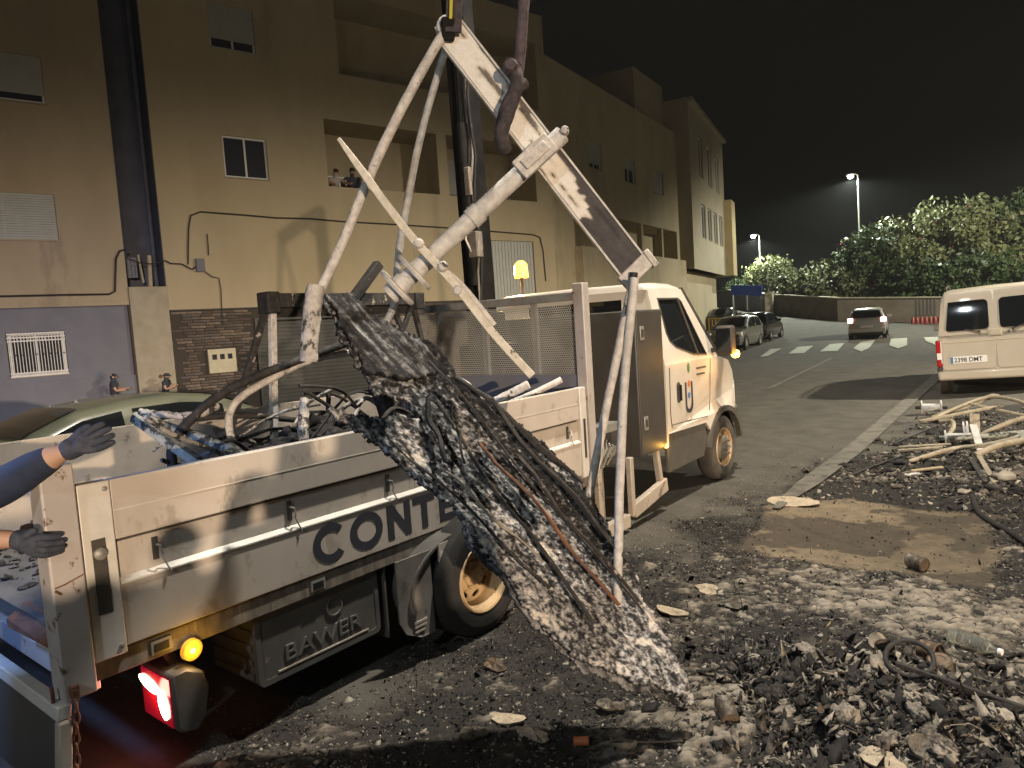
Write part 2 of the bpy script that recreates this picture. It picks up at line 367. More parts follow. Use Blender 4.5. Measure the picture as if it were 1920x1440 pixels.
HEAPS = [(-.80, 3.55, .42, .36, .13), (-.30, 3.35, .45, .40, .12), (-1.25, 2.9, .35, .3, .05), (-1.0, 9.3, .8, .6, .12), (-.5, 8.3, .5, .5, .14), (-.6, 11.5, 1.2, 1.2, .08)]
def ground_z(x, y):
    x = np.asarray(x, float); y = np.asarray(y, float)
    z = .00255 * np.clip(y - 27, 0, 40) * np.clip(-x, 0, 27) + .10 * sstep(-2.2, -.2, x) * sstep(12.5, 15.5, y) * sstep(24, 19, y) - .06 * np.exp(-((x + 3.0) / .9) ** 2 - ((y - 2.6) / 1.6) ** 2)
    for cx, cy, sx, sy, h in HEAPS: z = z + h * np.exp(-((x - cx) / sx) ** 2 - ((y - cy) / sy) ** 2)
    z = z + .045 * sstep(.4, 3.5, x) * sstep(20, 8, y)
    return z
def pad_mask(x, y):
    """bare patch where something flat lay during the fire"""
    u = (x - np.interp(y, [5, 7.4], [-2.15, -2.45])); n = fbm(x * 2.2, y * 2.2, 31, 5)
    e = np.minimum(np.minimum(u, -.45 - x), np.minimum(y - 5.35, 7.35 - y)) + .34 * (fbm(x * 4, y * 4, 37, 4) - .5)
    f = fbm(x * 9, y * 9, 33, 4); return sstep(0, .12, e), .30 + .70 * sstep(.47, .53, n + .25 * (f - .5) + .10 * (y - 6.25) * (x < -1.5)) * (.55 + .45 * sstep(-.9, -1.5, x + .8 * (f - .5)))
def lines(dense, step, lo, hi, g=1.25, mid=None):
    a, b = dense; c = list(np.arange(a, b, step)); s = step; q = c[-1]
    if mid:
        while q < mid[0]: q += mid[1]; c.append(q)
        s = mid[1]
    while q < hi: s = min(s * g, 12); q += s; c.append(q)
    s = step; q = a; pre = []
    while q > lo: s = min(s * g, 12); q -= s; pre.append(q)
    return np.array(pre[::-1] + c)
gx = lines((-3.75, .9), .0165, -90, 110); gy = lines((1.15, 7.4), .0165, -70, 260, mid=(15, .05))
X, Y = np.meshgrid(gx, gy); shp = X.shape; x = X.ravel(); y = Y.ravel()
soot = soot_mask(x, y); W = ash_weight(x, y)
n1 = fbm(x * 6.5, y * 6.5, 1, 6, .6); n2 = fbm(x * 22, y * 22, 2, 4, .6)
n3 = fbm(x * 55, y * 55, 4, 3, .6); ash = sstep(.54 - .46 * W, .86 - .30 * W, n1 * .55 + n2 * .28 + n3 * .17) * (.30 + .5 * n2 + .5 * n3) * np.clip(soot + W, 0, 1) * sstep(.02, .3, W + .12)
def cells(px, py, sx, sy, seed):
    """flat flakes: random value of the nearest jittered cell centre, and closeness to the border between two cells"""
    u = px / sx; v = py / sy; iu = np.floor(u); iv = np.floor(v); b1 = np.full(u.shape, 9.); b2 = b1.copy(); val = np.zeros(u.shape)
    for di in (-1, 0, 1):
        for dj in (-1, 0, 1):
            cu = iu + di; cv = iv + dj; d = np.hypot(cu + _hash(cu, cv, seed) - u, cv + _hash(cu, cv, seed + 1) - v); r_ = _hash(cu, cv, seed + 2); k = d < b1
            b2 = np.where(k, b1, np.minimum(b2, d)); val = np.where(k, r_, val); b1 = np.where(k, d, b1)
    return val, b2 - b1
wx = x + .03 * fbm(x * 30, y * 30, 6, 2); wy = y + .03 * fbm(x * 30 + 50, y * 30, 7, 2)
c1, e1 = cells(wx, wy, .085, .06, 12); c2, e2 = cells(wx, wy, .19, .12, 15)
cmix = np.where(c2 > .62, c2, c1); emix = np.where(c2 > .62, e2, e1)
ash = ash * (.45 + .62 * cmix) * (.72 + .28 * sstep(.02, .22, emix))
pe, pt = pad_mask(x, y); pad = pe * pt * .92
ash = ash * (1 - pe * .8)
near = sstep(16, 9, y) * sstep(4.5, 2, x) * sstep(.3, 1.3, y)
z = ground_z(x, y) + near * np.clip(soot + W, 0, 1) * ((n1 - .5) * .05 * (1 - pe) + (n2 - .5) * .016 * (.3 + W) + .010 * ash + (n3 - .5) * .012 * (.25 + W) + .008 * ash * cmix)
tyre = np.exp(-((x + 3.9 + .1 * np.sin(y * .2)) / .5) ** 2) * .25 + np.exp(-((x + 5.6) / .5) ** 2) * .2
clean = np.clip(1 - soot * (1 - .0 * W), 0, 1) * (1 - np.clip(ash * 1.2, 0, 1))
nx, ny = len(gx), len(gy); idx = np.arange(nx * ny).reshape(ny, nx)
F = np.stack([idx[:-1, :-1], idx[:-1, 1:], idx[1:, 1:], idx[1:, :-1]], -1).reshape(-1, 4)
attr_mat('burnt_road', [(0, (.020, .018, .0155)), (.30, (.036, .032, .027)), (.45, (.10, .085, .066)), (.65, (.205, .178, .14)), (1, (.345, .30, .235))],
         bump=.6, bscale=170, extra=[('clean', (.082, .075, .062), 2.2), ('pad', (.20, .155, .10), 6.0), ('trail', (.036, .033, .029), 4)])
road = fast_mesh('road', np.stack([x, y, z], -1), F, 'burnt_road', True, dict(ash=ash, clean=clean, pad=pad, trail=tyre * clean)); tag(road, kind='structure')

# loose flakes, cinders and grit of the fire: nobody could count them
def scatter(n, x0, x1, y0, y1, weight, ypow=1.0):
    out = []
    while sum(len(o) for o in out) < n:
        xs = RNG.uniform(x0, x1, 60000); ys = y0 + (y1 - y0) * RNG.uniform(0, 1, 60000) ** ypow
        k = RNG.uniform(0, 1, 60000) < weight(xs, ys); out.append(np.stack([xs[k], ys[k]], -1))
    return np.concatenate(out)[:n]
def surf_z(px, py):
    s = soot_mask(px, py); w_ = ash_weight(px, py); a = fbm(px * 6.5, py * 6.5, 1, 6, .6); e, _ = pad_mask(px, py)
    return ground_z(px, py) + sstep(16, 9, py) * np.clip(s + w_, 0, 1) * (a - .5) * .05 * (1 - e)
def flakes(name, P, size, m, shade, lift=.002, tilt=.35, sides=6):
    n = len(P); an = np.sort(RNG.uniform(0, 2 * np.pi, (n, sides)), 1); rad = size[:, None] * RNG.uniform(.55, 1.1, (n, sides)); st = RNG.uniform(.5, 1, n)[:, None]
    rot = RNG.uniform(0, 6.28, n)[:, None]; u = np.cos(an) * rad; v = np.sin(an) * rad * st
    lx = u * np.cos(rot) - v * np.sin(rot); ly = u * np.sin(rot) + v * np.cos(rot); tx = RNG.normal(0, tilt, n)[:, None]; ty = RNG.normal(0, tilt, n)[:, None]
    z0 = surf_z(P[:, 0], P[:, 1])[:, None] + lift + size[:, None] * .12
    lz = lx * tx + ly * ty + RNG.normal(0, .12, (n, sides)) * size[:, None]
    top = np.stack([P[:, 0:1] + lx, P[:, 1:2] + ly, z0 + lz], -1)
    cen = np.stack([P[:, 0:1], P[:, 1:2], z0 + size[:, None] * .12], -1); bot = np.stack([P[:, 0:1] + lx * .8, P[:, 1:2] + ly * .8, z0 + lz - size[:, None] * .28], -1)
    V = np.concatenate([cen, top, bot], 1); k = 2 * sides + 1; base = (np.arange(n) * k)[:, None]; F = []
    for i in range(sides):
        j = (i + 1) % sides; F.append(np.stack([base[:, 0], base[:, 0] + 1 + i, base[:, 0] + 1 + j], -1))
        F.append(np.stack([base[:, 0] + 1 + i, base[:, 0] + 1 + sides + i, base[:, 0] + 1 + j], -1)); F.append(np.stack([base[:, 0] + 1 + j, base[:, 0] + 1 + sides + i, base[:, 0] + 1 + sides + j], -1))
    F = np.concatenate(F, 0); sh = np.repeat(shade, k)
    o = fast_mesh(name, V.reshape(-1, 3), F, m, False, dict(ash=sh)); o['kind'] = 'stuff'; return o
attr_mat('flake_mix', [(0, (.010, .009, .009)), (.25, (.03, .027, .025)), (.45, (.095, .08, .064)), (.7, (.235, .205, .165)), (1, (.40, .355, .29))], bump=.5, bscale=220)
P = scatter(52000, -3.3, 1.0, 1.3, 7.2, lambda a, b: np.clip(ash_weight(a, b) ** 1.3 + .05 * soot_mask(a, b), 0, 1) * (1 - .93 * pad_mask(a, b)[0]))
sz = np.clip(RNG.lognormal(-5.0, .6, len(P)), .0025, .032)
big = RNG.uniform(0, 1, len(P)) < .02; sz[big] *= 1.7
flakes('ash_flakes', P, sz, 'flake_mix', np.clip(RNG.normal(.56, .26, len(P)), 0, 1), lift=.0005, tilt=.2)
P = scatter(30000, -3.2, .9, 1.3, 7.4, lambda a, b: (1 - .93 * pad_mask(a, b)[0]) * soot_mask(a, b) * .6 + .5 * np.exp(-((a + .75) / .6) ** 2 - ((b - 3.5) / .5) ** 2))
flakes('cinders', P, np.clip(RNG.lognormal(-4.9, .5, len(P)), .003, .03), 'flake_mix', np.clip(RNG.normal(.16, .15, len(P)), 0, 1), tilt=.7)
P = scatter(9000, -3.0, 2.0, 7.2, 14, lambda a, b: np.clip(ash_weight(a, b) + .10 * soot_mask(a, b), 0, 1))
flakes('far_ash_flakes', P, np.clip(RNG.lognormal(-4.0, .5, len(P)), .008, .07), 'flake_mix', np.clip(RNG.normal(.42, .3, len(P)), 0, 1), tilt=.6)
P = scatter(15000, -5.0, -1.2, 1.5, 9.5, lambda a, b: .9 * np.exp(-((a - soot_edge(b) + .1) / .55) ** 2))
flakes('road_grit', P, np.clip(RNG.lognormal(-5.5, .4, len(P)), .002, .012), 'flake_mix', np.clip(RNG.normal(.58, .2, len(P)), 0, 1))
# lumps of clinker and ash on the near heap
ICO_V, ICO_F = [], []
_b = bmesh.new(); bmesh.ops.create_icosphere(_b, subdivisions=2, radius=1); _b.verts.ensure_lookup_table()
ICO_V = np.array([v.co for v in _b.verts]); ICO_F = np.array([[v.index for v in f.verts] for f in _b.faces]); _b.free()
def lumps(name, P, size, shade, m='flake_mix', flat=.6, zf=surf_z, amp=1.9, jit=.15):
    n = len(P); k = len(ICO_V); V = np.repeat(ICO_V[None], n, 0); ph = RNG.uniform(0, 90, (n, 1))
    d = 1 + amp * (fbm(V[..., 0] * 2.1 + ph, V[..., 1] * 2.1 + V[..., 2] * 1.7 + ph, 3, 4, .7) - .5) + RNG.normal(0, jit, (n, k))
    sc = size[:, None, None] * np.stack([RNG.uniform(.7, 1.35, n), RNG.uniform(.7, 1.2, n), RNG.uniform(flat * .6, flat * 1.3, n)], -1)[:, None, :]
    V = V * d[..., None] * sc; a = RNG.uniform(0, 6.28, n)[:, None]
    vx = V[..., 0] * np.cos(a) - V[..., 1] * np.sin(a); vy = V[..., 0] * np.sin(a) + V[..., 1] * np.cos(a)
    pz = P[:, 2] if P.shape[1] > 2 else zf(P[:, 0], P[:, 1]) + size * .15
    V = np.stack([vx + P[:, 0:1], vy + P[:, 1:2], V[..., 2] + pz[:, None]], -1)
    F = (ICO_F[None] + (np.arange(n) * k)[:, None, None]).reshape(-1, 3)
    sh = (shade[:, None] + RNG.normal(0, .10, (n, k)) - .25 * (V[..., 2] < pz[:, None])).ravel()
    o = fast_mesh(name, V.reshape(-1, 3), F, m, False, dict(ash=np.clip(sh, 0, 1))); o['kind'] = 'stuff'; return o
hw = lambda a, b: np.clip(np.exp(-((a + .72) / .6) ** 2 - ((b - 3.45) / .48) ** 2) + .9 * np.exp(-((a + .2) / .5) ** 2 - ((b - 3.3) / .5) ** 2), 0, 1)
def mixed(n, hot=.5): return np.clip(np.where(RNG.uniform(0, 1, n) < hot, RNG.normal(.14, .10, n), RNG.normal(.55, .22, n)), 0, 1)
P = scatter(420, -2.3, .8, 2.2, 5.6, lambda a, b: np.clip(hw(a, b) + .25 * soot_mask(a, b), 0, 1)); V_, F_ = [], []; sh_ = []
for i in range(420):
    L_ = math.exp(RNG.normal(-2.75, .5)); an = RNG.uniform(0, 6.28); dz = RNG.normal(.12, .25); r_ = RNG.uniform(.0014, .0035); z_ = float(surf_z(P[i:i + 1, 0], P[i:i + 1, 1])[0]) + .012; d_ = np.array([math.cos(an), math.sin(an), dz]); c_ = np.array([P[i, 0], P[i, 1], z_ + abs(dz) * L_ * .4]); k_ = np.array([-math.sin(an), math.cos(an), 0]); w_ = np.array([0, 0, 1.]); g_ = np.array([RNG.normal(0, .12), RNG.normal(0, .12), RNG.normal(.04, .06)]) * L_
    for t_ in (-.5, 0, .5):
        for a_ in (0, 2.1, 4.2): V_.append(c_ + d_ * L_ * t_ + g_ * (1 - abs(t_) * 2) + (k_ * math.cos(a_) + w_ * math.sin(a_)) * r_)
    for m__ in (0, 3):
        for q_ in range(3): F_.append([i * 9 + m__ + q_, i * 9 + m__ + (q_ + 1) % 3, i * 9 + m__ + 3 + (q_ + 1) % 3, i * 9 + m__ + 3 + q_])
    sh_ += [RNG.uniform(.05, .75)] * 9
o = fast_mesh('splinters_and_wire', V_, F_, 'flake_mix', False, dict(ash=sh_)); o['kind'] = 'stuff'
P = scatter(11000, -1.9, .7, 2.2, 4.5, hw)
flakes('rubble_shards', P, np.clip(RNG.lognormal(-4.75, .85, len(P)), .002, .06), 'flake_mix', mixed(len(P)), lift=.006, tilt=.8, sides=6)
P = scatter(1300, -1.9, .7, 2.2, 4.5, hw)
lumps('clinker_rubble', P, np.clip(RNG.lognormal(-4.8, .75, len(P)), .003, .05), mixed(len(P), .55), flat=.55)
P = scatter(300, -2.6, .9, 2.0, 7.0, lambda a, b: np.clip(.5 * ash_weight(a, b) + .06, 0, 1))
lumps('ash_lumps', P, np.clip(RNG.lognormal(-4.9, .45, len(P)), .004, .022), mixed(len(P), .3), flat=.35)
ICO3 = (ICO_V, ICO_F); _b = bmesh.new(); bmesh.ops.create_icosphere(_b, subdivisions=4, radius=1); _b.verts.ensure_lookup_table()
ICO_V = np.array([v.co for v in _b.verts]); ICO_F = np.array([[v.index for v in f.verts] for f in _b.faces]); _b.free()
P = scatter(95, -1.7, .5, 2.5, 4.3, hw); sz = RNG.uniform(.022, .062, 95)
lumps('crumbled_ash_chunks', P, sz, np.where(RNG.uniform(0, 1, 95) < .36, RNG.normal(.16, .08, 95), RNG.normal(.60, .14, 95)), flat=.65, amp=1.25, jit=.035)
ICO_V, ICO_F = ICO3
P = scatter(700, -2.2, .8, 7.7, 13, lambda a, b: np.clip(ash_weight(a, b) * .8 + .08 * soot_mask(a, b), 0, 1))
lumps('far_rubble', P, np.clip(RNG.lognormal(-3.4, .4, len(P)), .012, .09), np.clip(RNG.normal(.3, .28, len(P)), 0, 1), flat=.5)

# ------------------------------------------------------------------ kerb, pavement, markings
def zg(x, y): return float(ground_z(np.array([x]), np.array([y]))[0])
D2 = Vector((.2276, .9738, 0)); N2 = Vector((.9738, -.2276, 0)); P2 = Vector((-18.160, 9.334, 0))      # line of the near facades
D3 = Vector((-.1171, .9931, 0)); N3 = Vector((.9931, .1171, 0)); P3 = Vector((-15.19, 22.04, 0))
D4 = Vector((-.2216, .9751, 0)); N4 = Vector((.9751, .2216, 0)); P4 = Vector((-16.85, 36.4, 0))
m_ = MB()
a0 = P2 - D2 * 22; a1 = P2 + D2 * 13.05; a2 = P3 + D3 * 14.6; a3 = P4 + D4 * 12
for p, q, n in ((a0, a1, N2), (a1, a2, N3), (a2, a3, N4)):
    v = [p - n * .6, p + n * 1.7, q + n * 1.7, q - n * .6]; gk = [zg(k.x, k.y) for k in v]
    m_.add([(k.x, k.y, g - .25) for k, g in zip(v, gk)] + [(k.x, k.y, g + .13) for k, g in zip(v, gk)], [(4, 5, 6, 7), (0, 1, 5, 4), (1, 2, 6, 5), (2, 3, 7, 6), (3, 0, 4, 7)])
mat('paving', (.22, .19, .15), (.17, .15, .12), 3, .85, bump=.2)
tag(m_.build('pavement', 'paving'), kind='structure')
def mark(name, poly, m, lift=.02):
    k = MB(); k.add([(px, py, zg(px, py) + lift) for px, py in poly], [tuple(range(len(poly)))])
    k.add([(px, py, zg(px, py) + lift - .006) for px, py in poly], [tuple(range(len(poly)))[::-1]]); return k
cross = thing('zebra_crossing', 'white zebra crossing stripes across the road ahead of the truck', 'crossing', (-8, 33, 0)); cross['kind'] = 'structure'
zs = [((-10.012, 28.55), (-9.827, 28.95), (-10.388, 32.46), (-10.828, 32.29)), ((-9.27, 29.75), (-8.692, 29.86), (-9.362, 33.63), (-9.905, 33.18)), ((-8.244, 30.49), (-7.595, 30.59), (-8.362, 34.91), (-8.855, 34.41)),
      ((-7.275, 31.81), (-6.60, 30.1), (-6.697, 31.94), (-7.429, 36.67), (-7.777, 35.42)), ((-6.21, 33.24), (-5.564, 31.39), (-5.505, 33.07), (-6.297, 37.86), (-6.886, 37.25)), ((-5.187, 35.51), (-4.438, 32.79), (-4.136, 33.31), (-4.862, 38.34), (-5.652, 38.11))]
for poly in zs: mark('stripe', poly, 'paint_marking').build('stripe', 'paint_marking', cross)
pts = [(-2.25, 6.7), (-2.27, 7.3), (-2.28, 7.9), (-2.28, 8.8), (-2.28, 9.7), (-2.34, 11.3), (-2.42, 13), (-2.52, 15.6), (-2.62, 18.2), (-2.76, 21), (-2.9, 24), (-3.3, 29)]
k = MB(); L_ = []
for px, py in pts: L_ += [(px - min(.12, .03 + .06 * (py - 6.5)), py, zg(px, py) + .022), (px + min(.12, .02 + .07 * (py - 6.5)), py, zg(px, py) + .022)]
k.add(L_, [(2 * i, 2 * i + 1, 2 * i + 3, 2 * i + 2) for i in range(len(pts) - 1)])
tag(k.build('parking_line', 'paint_worn'), kind='structure')
k = MB(); pts = [(-5.86, 17.2), (-6.3, 21), (-6.75, 25), (-7.05, 27.6)]; L_ = []
for px, py in pts: L_ += [(px - .06, py, zg(px, py) + .012), (px + .06, py, zg(px, py) + .012)]
k.add(L_, [(2 * i, 2 * i + 1, 2 * i + 3, 2 * i + 2) for i in range(3)]); k.add([(-7.3, 27.6, .012), (-6.75, 27.6, .012), (-7.0, 29.4, .012), (-7.45, 29.6, .012)], [(0, 1, 2, 3)])
tag(k.build('lane_line', 'paint_worn'), kind='structure')

# ================================================================== BUILDINGS
def frame_of(P, D):
    A = Vector((-D.y, D.x, 0))                      # into the building
    return lambda s, d, z: P + D * s + A * d + Vector((0, 0, z))
def facade(mb, fr, s0, s1, z0, z1, holes, back=True):
    """wall with real recesses: holes = (s0, s1, z0, z1, depth)"""
    S = sorted({s0, s1, *[h[0] for h in holes], *[h[1] for h in holes]}); Z = sorted({z0, z1, *[h[2] for h in holes], *[h[3] for h in holes]})
    for i in range(len(S) - 1):
        for j in range(len(Z) - 1):
            cs, cz = (S[i] + S[i + 1]) / 2, (Z[j] + Z[j + 1]) / 2
            if any(h[0] < cs < h[1] and h[2] < cz < h[3] for h in holes): continue
            mb.add([fr(S[i], 0, Z[j]), fr(S[i + 1], 0, Z[j]), fr(S[i + 1], 0, Z[j + 1]), fr(S[i], 0, Z[j + 1])], [(0, 1, 2, 3)])
    for a, b, c, d, t in holes:
        q = [(a, c), (b, c), (b, d), (a, d)]
        for i in range(4):
            (u0, v0), (u1, v1) = q[i], q[(i + 1) % 4]
            mb.add([fr(u0, 0, v0), fr(u1, 0, v1), fr(u1, t, v1), fr(u0, t, v0)], [(0, 1, 2, 3)])
        if back: mb.add([fr(a, t, c), fr(b, t, c), fr(b, t, d), fr(a, t, d)], [(0, 1, 2, 3)])
def shell(mb, fr, s0, s1, z0, z1, depth):
    mb.add([fr(s0, 0, z0), fr(s0, depth, z0), fr(s0, depth, z1), fr(s0, 0, z1)], [(0, 1, 2, 3)]); mb.add([fr(s1, 0, z0), fr(s1, depth, z0), fr(s1, depth, z1), fr(s1, 0, z1)], [(0, 1, 2, 3)])
    mb.add([fr(s0, depth, z0), fr(s1, depth, z0), fr(s1, depth, z1), fr(s0, depth, z1)], [(0, 1, 2, 3)]); mb.add([fr(s0, 0, z1), fr(s1, 0, z1), fr(s1, depth, z1), fr(s0, depth, z1)], [(0, 1, 2, 3)])
def fbox(mb, fr, s0, s1, d0, d1, z0, z1):
    v = [fr(s, d, z) for s in (s0, s1) for d in (d0, d1) for z in (z0, z1)]
    return mb.add(v, [(0, 1, 3, 2), (4, 6, 7, 5), (0, 4, 5, 1), (2, 3, 7, 6), (0, 2, 6, 4), (1, 5, 7, 3)])
def window(b, fr, s0, s1, z0, z1, d, gap=None, shut=None):
    """aluminium window: frame with a middle stile, two panes; shut = height to which a roller shutter hangs down"""
    m_ = MB(); t = .05
    for a in ((s0, s1, z0, z0 + t), (s0, s1, z1 - t, z1)): fbox(m_, fr, a[0], a[1], d - .07, d - .004, a[2], a[3])
    mid = (s0 + s1) / 2
    for c in ((s0, s0 + t), (mid - t / 2, mid + t / 2), (s1 - t, s1)): fbox(m_, fr, c[0], c[1], d - .065, d - .006, z0 + t, z1 - t)
    wn = m_.build('window', 'alu_frame', b)
    for c in ((s0 + t, mid - t / 2), (mid + t / 2, s1 - t)):
        q = MB(); fbox(q, fr, c[0], c[1], d - .04, d - .02, z0 + t, z1 - t); q.build('pane', 'dark_glass', wn)
    q = MB(); fbox(q, fr, s0 - .03, s1 + .03, -.035, d - .075, z0 - .035, z0 - .002); q.build('sill', 'concrete', wn)
    if shut is not None:
        q = MB(); n = max(3, int((z1 - shut) / .055))
        for i in range(n):
            h = (z1 - shut) / n; fbox(q, fr, s0 + .01, s1 - .01, d - .10, d - .082, shut + i * h + .006, shut + (i + 1) * h)
        q.build('roller_shutter', 'shutter', wn)
    return wn
f2 = frame_of(P2, D2); f3 = frame_of(P3, D3); f4 = frame_of(P4, D4)
# --- near left block
b1 = thing('apartment_building', 'plain apartment block with blue-grey ground floor, left of the narrow dark gap', 'building', P2 + D2 * -5)
ws = [(-4.6, -2.62, 7.75, 8.80, .14), (-4.7, -2.66, 4.62, 5.67, .14), (-4.5, -2.6, 11.2, 12.2, .14), (-9.5, -7.5, 7.75, 8.8, .14), (-9.5, -7.5, 4.62, 5.67, .14)]
m_ = MB(); facade(m_, f2, -20, -1.32, 3.15, 13.2, ws); shell(m_, f2, -20, -1.32, 0, 13.2, 10); m_.build('wall', 'plaster_old', b1)
m_ = MB(); fi = lambda s, d, z: f2(s, d + .10, z)
facade(m_, fi, -20, -1.36, 0.0, 3.15, [(-3.91, -2.75, 1.46, 2.5, .12)]); m_.build('ground_floor', 'blue_render', b1)
m_ = MB(); fbox(m_, f2, -20, -1.34, .04, .099, 0, 1.32); m_.build('plinth', 'blue_render', b1)
m_ = MB(); fbox(m_, f2, -20, -1.325, -.02, .12, 3.06, 3.148); m_.build('ledge_band', 'plaster_old', b1)
window(b1, f2, -4.6, -2.62, 7.75, 8.80, .13, shut=7.93); window(b1, f2, -4.7, -2.66, 4.62, 5.67, .13, shut=4.63); window(b1, f2, -4.5, -2.6, 11.2, 12.2, .13, shut=11.4)
window(b1, f2, -9.5, -7.5, 7.75, 8.8, .13, shut=8.2); window(b1, f2, -9.5, -7.5, 4.62, 5.67, .13, shut=4.9)
window(b1, fi, -3.88, -2.78, 1.49, 2.47, .11)
gr = MB()
for i in range(19):
    s = -3.88 + i * 1.10 / 18; gr.bar(fi(s, -.02, 1.48), fi(s, -.02, 2.48), .014, .014)
for zz in (1.49, 1.56, 2.30, 2.38, 2.47): gr.bar(fi(-3.9, -.03, zz), fi(-2.76, -.03, zz), .012, .03)
for i in range(8):
    s = -3.80 + i * .135; c = [fi(s + .045 * math.cos(k * .7), -.03, 2.34 + .04 * math.sin(k * .7)) for k in range(9)]; gr.tube(c, .008, 5, closed=True)
g_ = gr.build('window_grille', 'white_iron', b1)
kn = MB()
for i in range(8): kn.lathe(fi(-3.76 + i * .135, -.04, 1.98), N2, [(0, .0), (.002, .018), (.02, .018), (.024, 0)], 8)
kn.build('grille_rosette', 'black_iron', g_)
# --- gap: dark light well closed at street level by a concrete panel
gp = thing('gap_wall', 'tall beige concrete panel closing the gap between two blocks', 'wall', P2 + D2 * -.87)
m_ = MB(); fbox(m_, f2, -1.315, -.435, -.06, .16, 0.0, 3.50); m_.build('panel', 'concrete', gp, bevel=.01)
m_ = MB(); fbox(m_, f2, -1.319, -.431, -.068, .10, 2.02, 2.05); m_.build('joint', 'plaster_old', gp)
m_ = MB(); m_.lathe(f2(-.8, -.06, 1.22), N2, [(0, 0), (.001, .05), (.012, .045), (.014, 0)], 12); m_.build('vent_cap', 'rust', gp)
lw = thing('light_well', 'dark blue shaft between the two apartment blocks with a lit strip low down', 'shaft', P2 + D2 * -.87)
m_ = MB(); fbox(m_, f2, -1.32, -.43, .9, 1.1, 0, 13); m_.build('back_wall', 'dark_wall', lw)
m_ = MB(); fbox(m_, f2, -1.315, -1.305, .05, .9, 3.5, 13); fbox(m_, f2, -.445, -.435, .05, .9, 3.5, 13); m_.build('side_lining', 'dark_wall', lw)
m_ = MB(); m_.tube([f2(-.55, .5, 3.5), f2(-.55, .5, 12.9)], .06, 10); m_.build('downpipe', 'dark_wall', lw, smooth=40)
m_ = MB(); fbox(m_, f2, -1.25, -1.02, .22, .28, 3.75, 4.25)
for i in range(3): m_.bar(f2(-1.22 + i * .085, .2, 3.78), f2(-1.22 + i * .085, .2, 4.22), .03, .02)
m_.build('louvre', 'blue_render', lw)
m_ = MB(); m_.tube([f2(-.74, .3, 3.5), f2(-.70, .3, 4.32)], .055, 10); m_.build('drain_pipe', 'plaster_white', lw, smooth=40)
m_ = MB(); m_.tube([f2(-.90, .26, 3.62), f2(-.96, .26, 4.33)], .028, 8); m_.build('conduit', 'plaster_white', lw, smooth=40)
# --- stone-clad block with the balconies
b2 = thing('apartment_building', 'cream apartment block with stone-clad ground floor and two rows of open balconies', 'building', P2 + D2 * 5)
H2 = [(1.31, 2.50, 6.40, 7.50, .14), (1.24, 2.44, 9.77, 10.92, .14), (4.25, 8.12, 5.40, 8.30, 1.5), (8.50, 12.3, 6.36, 8.32, 1.5), (4.87, 12.64, 9.66, 12.0, 1.6), (8.6, 9.0, 6.0, 6.3, .05)]
H2 = H2[:5]
m_ = MB(); facade(m_, f2, -.43, 13.05, 2.87, 13.04, H2 + [(9.72, 12.0, 2.871, 4.93, .12)]); shell(m_, f2, -.43, 13.05, 0, 13.04, 11); m_.build('wall', 'plaster', b2)
fg = lambda s, d, z: f2(s, d + .03, z)
m_ = MB(); facade(m_, fg, -.43, 13.05, 0, 2.872, [(1.79, 6.18, 0.1, 2.52, .22), (9.72, 12.0, .1, 2.8715, .12)]); m_.build('mortar_bed', 'mortar', b2)
m_ = MB(); fbox(m_, f2, -.43, 9.7, -.035, .028, 2.87, 2.90); m_.build('drip_strip', 'black_iron', b2)
m_ = MB(); fbox(m_, f2, 4.245, 8.125, -.003, .14, 5.395, 6.36); m_.build('balcony_parapet', 'plaster', b2)
window(b2, f2, 1.31, 2.50, 6.40, 7.50, .13); window(b2, f2, 1.24, 2.44, 9.77, 10.92, .13, shut=10.02)
window(b2, lambda s, d, z: f2(s, d + 1.5, z), 4.5, 6.1, 5.4 + 1.0, 7.0, .0); window(b2, lambda s, d, z: f2(s, d + 1.5, z), 9.3, 10.7, 6.4, 7.9, .0, shut=6.7)
m_ = MB(); fbox(m_, f2, 8.6, 9.3, 1.35, 1.48, 6.4, 6.8); m_.build('balcony_planter', 'black_iron', b2)
m_ = MB(); n = 22
for i in range(n): fbox(m_, f2, 1.80, 6.17, .13 + (.012 if i % 2 else 0), .20, .1 + i * 2.42 / n, .1 + (i + .93) * 2.42 / n)
m_.build('garage_door', 'garage', b2)
m_ = MB(); fbox(m_, f2, 1.72, 1.79, -.03, .1, 0.1, 2.59); fbox(m_, f2, 6.18, 6.25, -.03, .1, 0.1, 2.59); fbox(m_, f2, 1.79, 6.18, -.03, .1, 2.52, 2.59); m_.build('garage_frame', 'garage', b2)
m_ = MB(); n = 16
for i in range(n): fbox(m_, f2, 9.73 + i * 2.26 / n, 9.73 + (i + .9) * 2.26 / n, .05, .11, .1, 4.92)
m_.build('tall_gate', 'shutter', b2)
m_ = MB(); fbox(m_, f2, .40, 1.12, -.075, .02, 1.18, 1.82); mb_ = m_.build('meter_box', 'meter_box', b2, bevel=.008)
for i in range(3):
    m_ = MB(); fbox(m_, f2, .50 + i * .20, .62 + i * .20, -.079, -.074, 1.54, 1.68); m_.build('meter_window', 'dark_glass', mb_)
